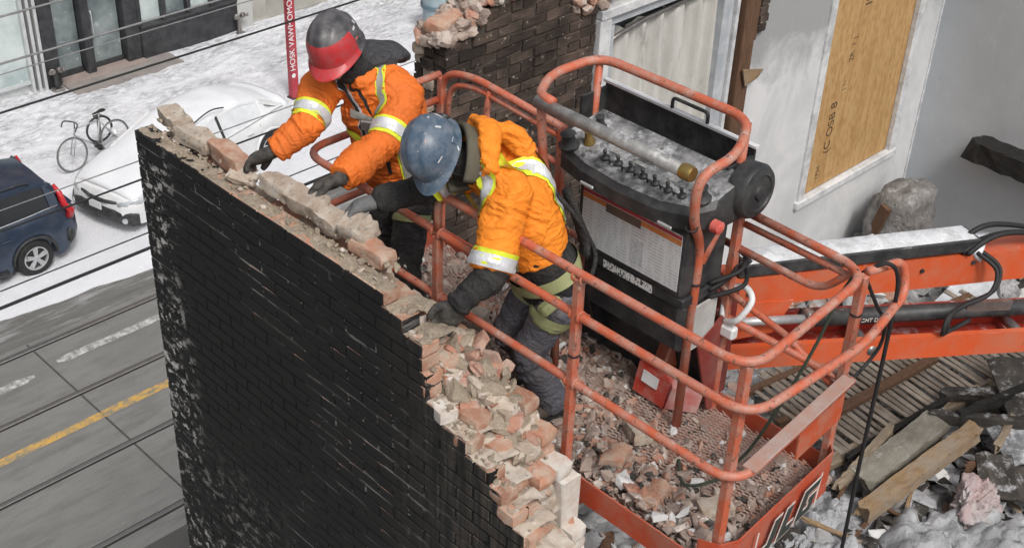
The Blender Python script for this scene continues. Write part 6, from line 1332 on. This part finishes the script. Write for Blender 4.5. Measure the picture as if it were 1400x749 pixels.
def make_person(J, name_label, style):
    G = {k_: Vector(v) for k_, v in J.items()}; f = G['front'].normalized(); sp = (G['neck']-G['pelvis']).normalized()
    root = None; base = Vector((G['pelvis'].x, G['pelvis'].y, ZF+.012)); lf = Vector((0, 0, 1)).cross(f).normalized()
    # --- body: one continuous surface
    mb = MB(); hc = G['head']; hu = G['hup'].normalized(); hf = G['hfwd']; hf = (hf-hu*hf.dot(hu)).normalized(); hl = hu.cross(hf)
    ploft(mb, [G['pelvis']-sp*.10, G['pelvis'], (G['pelvis']+G['chest'])/2, G['chest'], G['neck']-sp*.06], [(.13, .10), (.155, .105), (.135, .095), (.165, .105), (.10, .07)], f, 20, 5)
    ploft(mb, [G['neck']-sp*.06, G['neck'], hc-hu*.06], [(.07, .06), (.055, .055), (.052, .055)], f, 14, 4)
    ploft(mb, [hc-hu*.115+hf*.035, hc-hu*.085+hf*.03, hc-hu*.03+hf*.01, hc+hu*.03, hc+hu*.085-hf*.005, hc+hu*.115-hf*.01], [(.032, .036), (.05, .062), (.07, .088), (.076, .097), (.064, .082), (.03, .04)], hf, 18, 5)
    ploft(mb, [hc+hf*.088+hu*.012, hc+hf*.104-hu*.012, hc+hf*.108-hu*.034], [(.009, .01), (.013, .013), (.016, .013)], hf, 8, 3)
    ploft(mb, [hc-hu*.058+hf*.085+hl*.024, hc-hu*.058+hf*.098, hc-hu*.058+hf*.085-hl*.024], [(.007, .007), (.009, .008), (.007, .007)], hf, 8, 3)
    for s_ in (-1, 1): ploft(mb, [hc-hu*.03+hl*s_*.074-hf*.005, hc+hl*s_*.082-hf*.012, hc+hu*.028+hl*s_*.080-hf*.014], [(.008, .012), (.010, .020), (.008, .016)], hl, 8, 3)
    for S in ('L', 'R'):
        ploft(mb, [G[S+'sh']-(G[S+'sh']-G['neck'])*.35, G[S+'sh'], (G[S+'sh']+G[S+'el'])/2, G[S+'el'], (G[S+'el']+G[S+'wr'])/2, G[S+'wr']], [(.05, .05), (.056, .056), (.048, .05), (.04, .042), (.038, .04), (.028, .024)], f, 14, 4)
        ploft(mb, [G[S+'wr'], G[S+'wr']+G[S+'f'].normalized()*.09], [(.028, .018), (.032, .012)], f, 10, 3)
        ploft(mb, [G[S+'hip']+Vector((0, 0, .06)), G[S+'hip'], (G[S+'hip']+G[S+'kn'])/2, G[S+'kn'], (G[S+'kn']+G[S+'an'])*.5, G[S+'an']], [(.075, .08), (.08, .085), (.068, .075), (.052, .056), (.052, .058), (.036, .04)], f, 16, 4)
        ploft(mb, [G[S+'an'], G[S+'an']-Vector((0, 0, .045))+f*.03, G[S+'an']-Vector((0, 0, .06))+f*.13], [(.034, .036), (.036, .03), (.034, .02)], f, 10, 3)
    me = remesh(mb, .012, 2); co = np.empty(len(me.vertices)*3); me.vertices.foreach_get('co', co); co = (co.reshape(-1, 3)-np.array(base)).ravel(); me.vertices.foreach_set('co', co); me.update()
    me.name = 'person'; me.materials.clear(); me.materials.append(SKIN); sm(me, True)
    root = link('person', me, loc=base, label=name_label, cat='person')
    for s_ in (-1, 1):
        b = MB(); b.lathe([(.002, -.011), (.008, -.008), (.011, 0), (.008, .008), (.002, .011)], hc+hf*.078+hu*.012+hl*s_*.030, hf, 12); b.build('eye', WHITE_PL, root, True)
    # --- trousers
    mb = MB(); TR = style['trousers']; bones = []
    ploft(mb, [G['pelvis']-sp*.10, G['pelvis']+sp*.02, G['pelvis']+sp*.12], [(.155, .125), (.17, .13), (.165, .125)], f, 20, 4)
    for S in ('L', 'R'):
        ploft(mb, [G[S+'hip']+Vector((0, 0, .05)), G[S+'hip'], (G[S+'hip']+G[S+'kn'])/2, G[S+'kn'], (G[S+'kn']+G[S+'an'])*.5, G[S+'an']-Vector((0, 0, .0))], [(.095, .105), (.10, .108), (.092, .098), (.080, .085), (.078, .082), (.074, .080)], f, 18, 4)
        bones += [(G[S+'hip'], G[S+'kn']), (G[S+'kn'], G[S+'an'])]
    tme = remesh(mb, .009, 3, .016, bones, style['seed'], (16, 6)); finish(tme, 'trousers', TR, root); tb_ = bvh_of(tme)
    for S in ('L', 'R'):
        A = G[S+'an']; mb = MB(); toe = G[S+'toe'].normalized(); zf = ZF+.014
        ploft(mb, [A+Vector((0, 0, .06)), A, Vector((A.x, A.y, zf+.055))], [(.055, .06), (.058, .062), (.05, .06)], toe, 14, 3)
        g0 = Vector((A.x, A.y, zf)); ploft(mb, [g0-toe*.075+Vector((0, 0, .045)), g0+Vector((0, 0, .052)), g0+toe*.09+Vector((0, 0, .046)), g0+toe*.175+Vector((0, 0, .036))], [(.038, .042), (.046, .05), (.05, .044), (.044, .032)], Vector((0, 0, 1)), 14, 4)
        bt = finish(remesh(mb, .008, 2), 'boot', BOOT, root)
        b = MB(); so = [g0+toe*a_+toe.cross(Vector((0, 0, 1)))*w_ for a_, w_ in ((-.11, -.025), (-.07, -.044), (.03, -.046), (.12, -.052), (.19, -.04), (.215, 0), (.19, .04), (.12, .052), (.03, .046), (-.07, .044), (-.11, .025))]; b.prism(so, (0, 0, .024)); b.build('sole', RUBBER, bt)
    # --- jacket
    mb = MB(); J_ = style['jacket']; bones = [(G['pelvis'], G['chest']), (G['chest'], G['neck'])]
    ploft(mb, [G['pelvis']+sp*style['hem'], G['pelvis']+sp*.16, G['chest']-sp*.03, G['chest']+sp*.09, G['neck']-sp*.03, G['neck']+sp*.015], [(.205, .16), (.20, .155), (.215, .155), (.195, .135), (.12, .105), (.095, .095)], f, 24, 5, dome=.12)
    for S in ('L', 'R'):
        sh, el, wr = G[S+'sh'], G[S+'el'], G[S+'wr']
        if style['long_sleeve']:
            ploft(mb, [sh-(sh-G['neck'])*.45, sh, (sh+el)/2, el, (el+wr)/2, wr-(wr-el)*.06], [(.085, .10), (.096, .10), (.090, .092), (.084, .084), (.076, .076), (.066, .066)], f, 18, 5, dome=.15); bones += [(sh, el), (el, wr)]
        else:
            ploft(mb, [sh-(sh-G['neck'])*.45, sh, (sh+el)/2, el+(sh-el)*.08], [(.085, .10), (.098, .104), (.094, .098), (.088, .092)], f, 18, 5, dome=.12); bones += [(sh, el)]
    if style.get('hoodroll'):
        na_ = (hc-G['neck']).normalized(); n0 = G['neck']+na_*.05; bq = (-hf-na_*(-hf).dot(na_)).normalized(); sq = na_.cross(bq)
        ploft(mb, [n0+(bq*math.cos(a)+sq*math.sin(a))*(.150+.025*math.cos(a))+na_*(.030*math.cos(a)-.01) for a in np.linspace(-2.1, 2.1, 9)], [(.035, .04), (.045, .05), (.055, .055), (.060, .062), (.062, .066), (.060, .062), (.055, .055), (.045, .05), (.035, .04)], na_, 16, 4)
        ploft(mb, [n0+bq*.13, n0+bq*.15-na_*.10, G['chest']+sp*.03-f*.06], [(.13, .06), (.15, .07), (.16, .08)], bq, 18, 4)
    jme = remesh(mb, .0064, 3, .024, bones, style['seed']+3, (19, 7)); jk = finish(jme, 'jacket', J_, root); bv = bvh_of(jme)
    if not style['long_sleeve']:
        for S in ('L', 'R'):
            sh, el, wr = G[S+'sh'], G[S+'el'], G[S+'wr']; mb = MB(); ploft(mb, [el+(sh-el)*.35, el, (el+wr)/2, wr], [(.074, .078), (.076, .078), (.066, .068), (.055, .055)], f, 18, 5); finish(remesh(mb, .0068, 3, .014, [(sh, el), (el, wr)], 9, (26, 6)), 'black_sleeve', BLK_FAB, root)
        mb = MB(); ploft(mb, [G['pelvis']-sp*.05, G['pelvis']+sp*.06, G['pelvis']+sp*.20], [(.192, .152), (.198, .156), (.19, .15)], f, 24, 4, dome=.1); hm = remesh(mb, .008, 3, .012, [(G['pelvis'], G['chest'])], 12, (22, 5)); finish(hm, 'jacket_hem', BLK_FAB, root); hb = bvh_of(hm)
    else: hb = bv
    return root, G, bv, tb_, hb, f, lf, sp, hc, hu, hf, hl
def armband(bv, a, b_, t, root, w=.075):
    a = Vector(a); b_ = Vector(b_); ax = (b_-a).normalized(); p = a+(b_-a)*t
    ring_band(bv, p, ax, -w/2, w/2, YELLOW_FAB, 'yellow_band', root, .004, 44, .16); ring_band(bv, p, ax, -w*.30, w*.30, SILVER_FAB, 'silver_band', root, .0075, 44, .17)

# --- worker in the dark helmet with red front
J1 = dict(front=(-.80, -.55, 0), pelvis=(3.90, 4.60, -3.36), chest=(3.80, 4.65, -2.99), neck=(3.705, 4.69, -2.80), head=(3.590, 4.715, -2.665),
    hup=(-.36, -.02, .93), hfwd=(-.70, -.48, -.50), Lsh=(3.835, 4.51, -2.89), Rsh=(3.60, 4.85, -2.89), Lel=(3.61, 4.41, -3.03), Rel=(3.415, 4.745, -2.995), Lwr=(3.310, 4.375, -3.108), Rwr=(3.245, 4.795, -3.108),
    Lf=(-.62, .50, -.30), Rf=(-.62, .52, -.38), Lhip=(3.86, 4.47, -3.42), Rhip=(3.92, 4.70, -3.42), Lkn=(3.70, 4.36, -3.78), Rkn=(3.86, 4.74, -3.79), Lan=(3.78, 4.36, -4.13), Ran=(3.98, 4.76, -4.13), Ltoe=(-1, -.2, 0), Rtoe=(-1, .1, 0))
P1 = make_person(J1, 'worker in orange hi-vis jacket and dark helmet with red front', dict(trousers=BLKTROUS, jacket=ORANGE_FAB, long_sleeve=True, hem=.02, seed=3))
root, G, bv, tbv, hbv, f, lf, sp, hc, hu, hf, hl = P1
armband(bv, G['Lsh'], G['Lel'], .80, root, .085); armband(bv, G['Rsh'], G['Rel'], .82, root, .085)
helmet(root, hc+hu*.045-hf*.005, hu, hf, [HELM_BLACK, HELM_RED], lambda p: p.x > .015 and p.z < .085+.1*max(0, p.x-.08), 1.04)
mb = MB(); ploft(mb, [G['neck']-sp*.05, G['neck']+sp*.03, hc-hu*.07-hf*.005, hc-hu*.02-hf*.012, hc+hu*.05-hf*.018], [(.10, .10), (.085, .088), (.082, .094), (.092, .106), (.088, .104)], hf, 20, 4); bme = remesh(mb, .007, 3, .010, [(G['neck'], hc)], 8, (30, 7)); finish(bme, 'balaclava', BLK_FAB, root)
mb = MB(); bk = -f; ploft(mb, [G['neck']+lf*.12+f*.02-sp*.03, G['neck']+lf*.115+bk*.08+sp*.02, G['neck']+bk*.15+sp*.04, G['neck']-lf*.115+bk*.08+sp*.02, G['neck']-lf*.12+f*.02-sp*.03], [(.040, .04), (.055, .05), (.07, .06), (.055, .05), (.04, .04)], Vector((0, 0, 1)), 16, 5)
ploft(mb, [G['neck']+bk*.08+sp*.07+lf*.03, G['neck']+bk*.17+sp*.055+lf*.06, G['neck']+bk*.25+sp*.02+lf*.08, G['neck']+bk*.29-sp*.03+lf*.08], [(.12, .055), (.15, .055), (.13, .05), (.07, .03)], Vector((0, 0, 1)), 16, 4)
ploft(mb, [G['neck']+lf*.10+bk*.06, hc-hu*.06+hl*.075-hf*.06, hc-hu*.06-hf*.105, hc-hu*.06-hl*.075-hf*.06, G['neck']-lf*.10+bk*.06], [(.045, .04), (.04, .05), (.04, .06), (.04, .05), (.045, .04)], Vector((0, 0, 1)), 14, 4)
finish(remesh(mb, .0075, 3, .012, [(G['neck'], G['neck']+bk*.2)], 14, (18, 8)), 'hood', CHARC_FAB, root)
ch = G['chest']
for s_, m in ((1, STRAP_GREY), (-1, STRAP_GREY)):
    pts = [G['neck']+lf*.10*s_-f*.10-sp*.02, G['neck']+lf*.105*s_+sp*.03+f*.0, ch+lf*.10*s_+f*.16+sp*.10, ch+lf*.075*s_+f*.18, ch+lf*.085*s_+f*.18-sp*.10, G['pelvis']+lf*.10*s_+f*.18+sp*.06]
    strap(bv, pts, .056 if s_ == 1 else .040, YELLOW_FAB if s_ == 1 else SILVER_FAB, 'chest_stripe', root, .005); strap(bv, pts, .034 if s_ == 1 else .020, m if s_ == 1 else BLK_FAB, 'harness_strap', root, .010)
strap(bv, [ch+lf*.13+f*.17+sp*.02, ch+f*.20+sp*.0, ch-lf*.13+f*.17+sp*.02], .042, STRAP_GREY, 'chest_strap', root, .012)
h_ = bv.find_nearest(ch+f*.22); b = MB(); b.box(h_[0]+h_[1]*.022, (.075, .06, .02), frame3(lf, sp), bev=.006); bk_ = b.build('buckle', STEEL, root)
b = MB(); b.tube([h_[0]+h_[1]*.022+lf*x+sp*y for x, y in ((.05, .018), (.085, .016), (.085, -.016), (.05, -.018))], .005, 6, closed=True); b.build('buckle_ring', STEEL, bk_, True)
strap(bv, [G['neck']+f*.11-sp*.03, ch+f*.2+sp*.05, ch+f*.2-sp*.12, G['pelvis']+f*.2+sp*.06], .020, BLK_FAB, 'zip', root, .004)
strap(bv, [ch+lf*.20-sp*.13+f*.08, ch+f*.2-sp*.16, ch-lf*.20-sp*.13+f*.08], .05, YELLOW_FAB, 'yellow_band', root, .006)
for s_, S in ((1, 'L'), (-1, 'R')): ring_band(tbv, G[S+'hip']+(G[S+'kn']-G[S+'hip'])*.32, G[S+'kn']-G[S+'hip'], -.02, .02, STRAP_OLIVE, 'leg_strap', root, .006)
glove(root, G['Lwr'], G['Lf'], (-.30, -.30, -.9), GLOVE_BLK, 1, .62, .02, sc=1.12, elbow=G['Lel'])
glove(root, G['Rwr'], G['Rf'], (-.45, -.2, -.88), GLOVE_BLK, -1, .58, .02, sc=1.12, elbow=G['Rel'])

# --- worker in the blue-grey helmet, bent over the rail
J2 = dict(front=(-.88, .10, -.42), pelvis=(3.82, 3.48, -3.43), chest=(3.73, 3.60, -3.08), neck=(3.625, 3.71, -2.88), head=(3.455, 3.845, -2.80),
    hup=(-.72, .06, .66), hfwd=(-.55, -.38, -.72), Lsh=(3.585, 3.525, -2.93), Rsh=(3.69, 3.90, -2.93), Lel=(3.395, 3.44, -3.215), Rel=(3.53, 3.985, -3.06), Lwr=(3.245, 3.475, -3.315), Rwr=(3.305, 4.075, -3.085),
    Lf=(-.25, .45, -.85), Rf=(-.70, .52, -.22), Lhip=(3.80, 3.39, -3.49), Rhip=(3.87, 3.58, -3.49), Lkn=(3.70, 3.47, -3.81), Rkn=(3.78, 3.68, -3.81), Lan=(3.82, 3.40, -4.13), Ran=(3.98, 3.68, -4.13), Ltoe=(-1, .25, 0), Rtoe=(-1, .3, 0))
P2 = make_person(J2, 'worker in bright orange jacket and blue-grey helmet bent over the rail', dict(trousers=JEAN_FAB, jacket=ORANGE_FAB2, long_sleeve=False, hem=.16, seed=17, hoodroll=True))
root, G, bv, tbv, hbv, f, lf, sp, hc, hu, hf, hl = P2
fn = (f-sp*f.dot(sp)).normalized(); lf = sp.cross(fn)
armband(bv, G['Lsh'], G['Lel'], .82, root, .10); armband(bv, G['Rsh'], G['Rel'], .80, root, .09)
helmet(root, hc+hu*.045, hu, hf, [HELM_BLUE], None, 1.0)
mb = MB(); ploft(mb, [G['neck']-sp*.02, hc-hu*.07-hf*.015, hc-hu*.02-hf*.015, hc+hu*.05-hf*.018], [(.085, .085), (.076, .085), (.088, .098), (.086, .10)], hf, 20, 4); finish(remesh(mb, .007, 3, .006, [(G['neck'], hc)], 8, (30, 7)), 'balaclava', BLK_FAB, root)
# stand-up hood collar, olive lining outside black
na_ = (hc-G['neck']).normalized(); n0 = G['neck']+na_*.075; bk2 = (-hf-na_*(-hf).dot(na_)).normalized(); sd2 = na_.cross(bk2)
arc = [n0+(bk2*math.cos(a)+sd2*math.sin(a))*.135+na_*(.02*math.cos(a)) for a in np.linspace(-2.3, 2.3, 13)]
mb = MB(); vsx = []; n_a = len(arc)
ploft(mb, arc, [(.05, .018)]+[(.066, .020)]*11+[(.05, .018)], -na_, 14, 3) if False else None
b = MB(); R_in, rows = .122, 6
grid = []
for a in np.linspace(-2.45, 2.45, 40):
    for j in range(rows):
        t = j/(rows-1); rad = .118+.030*math.sin(t*math.pi*.6)+.018*t; z_ = -.045+t*(.115+.03*math.cos(a)); grid.append(n0+(bk2*math.cos(a)+sd2*math.sin(a))*rad+na_*z_)
inn = [p-(p-n0-na_*((p-n0).dot(na_))).normalized()*.026 for p in grid]; N = len(grid)
fs = [(i*rows+j, i*rows+j+1, (i+1)*rows+j+1, (i+1)*rows+j) for i in range(39) for j in range(rows-1)]
b.add(grid+inn, fs+[tuple(x+N for x in f_)[::-1] for f_ in fs]+[(i*rows+rows-1, (i+1)*rows+rows-1, (i+1)*rows+rows-1+N, i*rows+rows-1+N) for i in range(39)]+[(j, j+1, j+1+N, j+N) for j in range(rows-1)]+[(39*rows+j+1, 39*rows+j, 39*rows+j+N, 39*rows+j+1+N) for j in range(rows-1)])
b.build('hood_collar', OLIVE_FAB, root, True)

ch = G['chest']
strap_pts = [G['pelvis']+lf*.13+fn*.20+sp*.20, ch+lf*.13+fn*.20+sp*.02, G['neck']+lf*.135+fn*.08+sp*.02, G['neck']+lf*.14-fn*.03+sp*.05, ch+lf*.15-fn*.16+sp*.12, ch+lf*.155-fn*.2-sp*.05, G['pelvis']+lf*.155-fn*.2+sp*.22]
strap(bv, strap_pts, .085, YELLOW_FAB, 'yellow_stripe', root, .005); strap(bv, strap_pts, .05, SILVER_FAB, 'silver_stripe', root, .009)
sp2 = [p-2*lf*((p-G['neck']).dot(lf)) for p in strap_pts]; strap(bv, sp2, .085, YELLOW_FAB, 'yellow_stripe', root, .005); strap(bv, sp2, .05, SILVER_FAB, 'silver_stripe', root, .009)
hp = [G['neck']+lf*.02-fn*.16-sp*.02, ch+lf*.09-fn*.22+sp*.02, G['pelvis']+lf*.13-fn*.2+sp*.16]; strap(bv, hp, .040, STRAP_OLIVE, 'harness_strap', root, .013)
hp = [G['neck']+lf*.10+fn*.05+sp*.03, ch+lf*.09+fn*.2+sp*.06, ch+lf*.10+fn*.2-sp*.12, G['pelvis']+lf*.10+fn*.2+sp*.2]; strap(bv, hp, .040, STRAP_OLIVE, 'harness_strap', root, .013)
ring_band(hbv, G['pelvis']+sp*.05, sp, -.035, .035, STRAP_OLIVE, 'waist_belt', root, .012, 44, .4)
for S in ('L', 'R'): ring_band(tbv, G[S+'hip']+(G[S+'kn']-G[S+'hip'])*.25, (G[S+'kn']-G[S+'hip']), -.022, .022, STRAP_OLIVE, 'leg_strap', root, .008, 44, .3)
pp = G['pelvis']+lf*.17+fn*.12-sp*.02; b = MB(); b.box(pp, (.11, .05, .06), frame3(fn, sp), bev=.01); b.build('belt_pouch', STRAP_OLIVE, root)
b = MB(); b.tube(bez([ch+lf*.08-fn*.155, ch+lf*.13-fn*.165-sp*.12, G['pelvis']+lf*.16-fn*.20+sp*.05, G['pelvis']+lf*.19-fn*.12-sp*.02], 6), .011, 8); b.build('lanyard', BLK_FAB, root, True)
mb = MB(); ploft(mb, [ch+lf*.10-fn*.20-sp*.02, G['pelvis']+lf*.13-fn*.20+sp*.14, G['pelvis']+lf*.17-fn*.15+sp*.06], [(.035, .016), (.048, .022), (.03, .016)], fn, 12, 4); finish(remesh(mb, .007, 2, .006, [(ch, G['pelvis'])], 5), 'lanyard_pack', BLK_FAB, root)
# radio / teal tool clipped to the chest strap
hh = bv.find_nearest(ch+lf*.05+fn*.24-sp*.02); b = MB(); b.tube([hh[0]+hh[1]*.03+sp*.00, hh[0]+hh[1]*.05+fn*.05-sp*.03], .013, 10); tl = b.build('tool', WHITE_PL, root, True)
b = MB(); b.tube([hh[0]+hh[1]*.05+fn*.05-sp*.03, hh[0]+hh[1]*.058+fn*.075-sp*.045], .014, 10); b.build('tool_tip', TEAL_PL, tl, True)
glove(root, G['Lwr'], G['Lf'], (-.6, -.3, -.3), GLOVE_BLK, 1, .5, sc=1.1, elbow=G['Lel'])
glove(root, G['Rwr'], G['Rf'], (-.30, -.10, -.95), GLOVE_GREY, -1, .58, .02, sc=1.15, elbow=G['Rel'], cuffm=BLK_FAB)
b = MB(); 

# ------------------------------------------------------------------ lift everything from drone height zero to street level zero
for o in C.objects:
    if o.parent is None and o.type in {'MESH', 'EMPTY'}: o.location.z += H
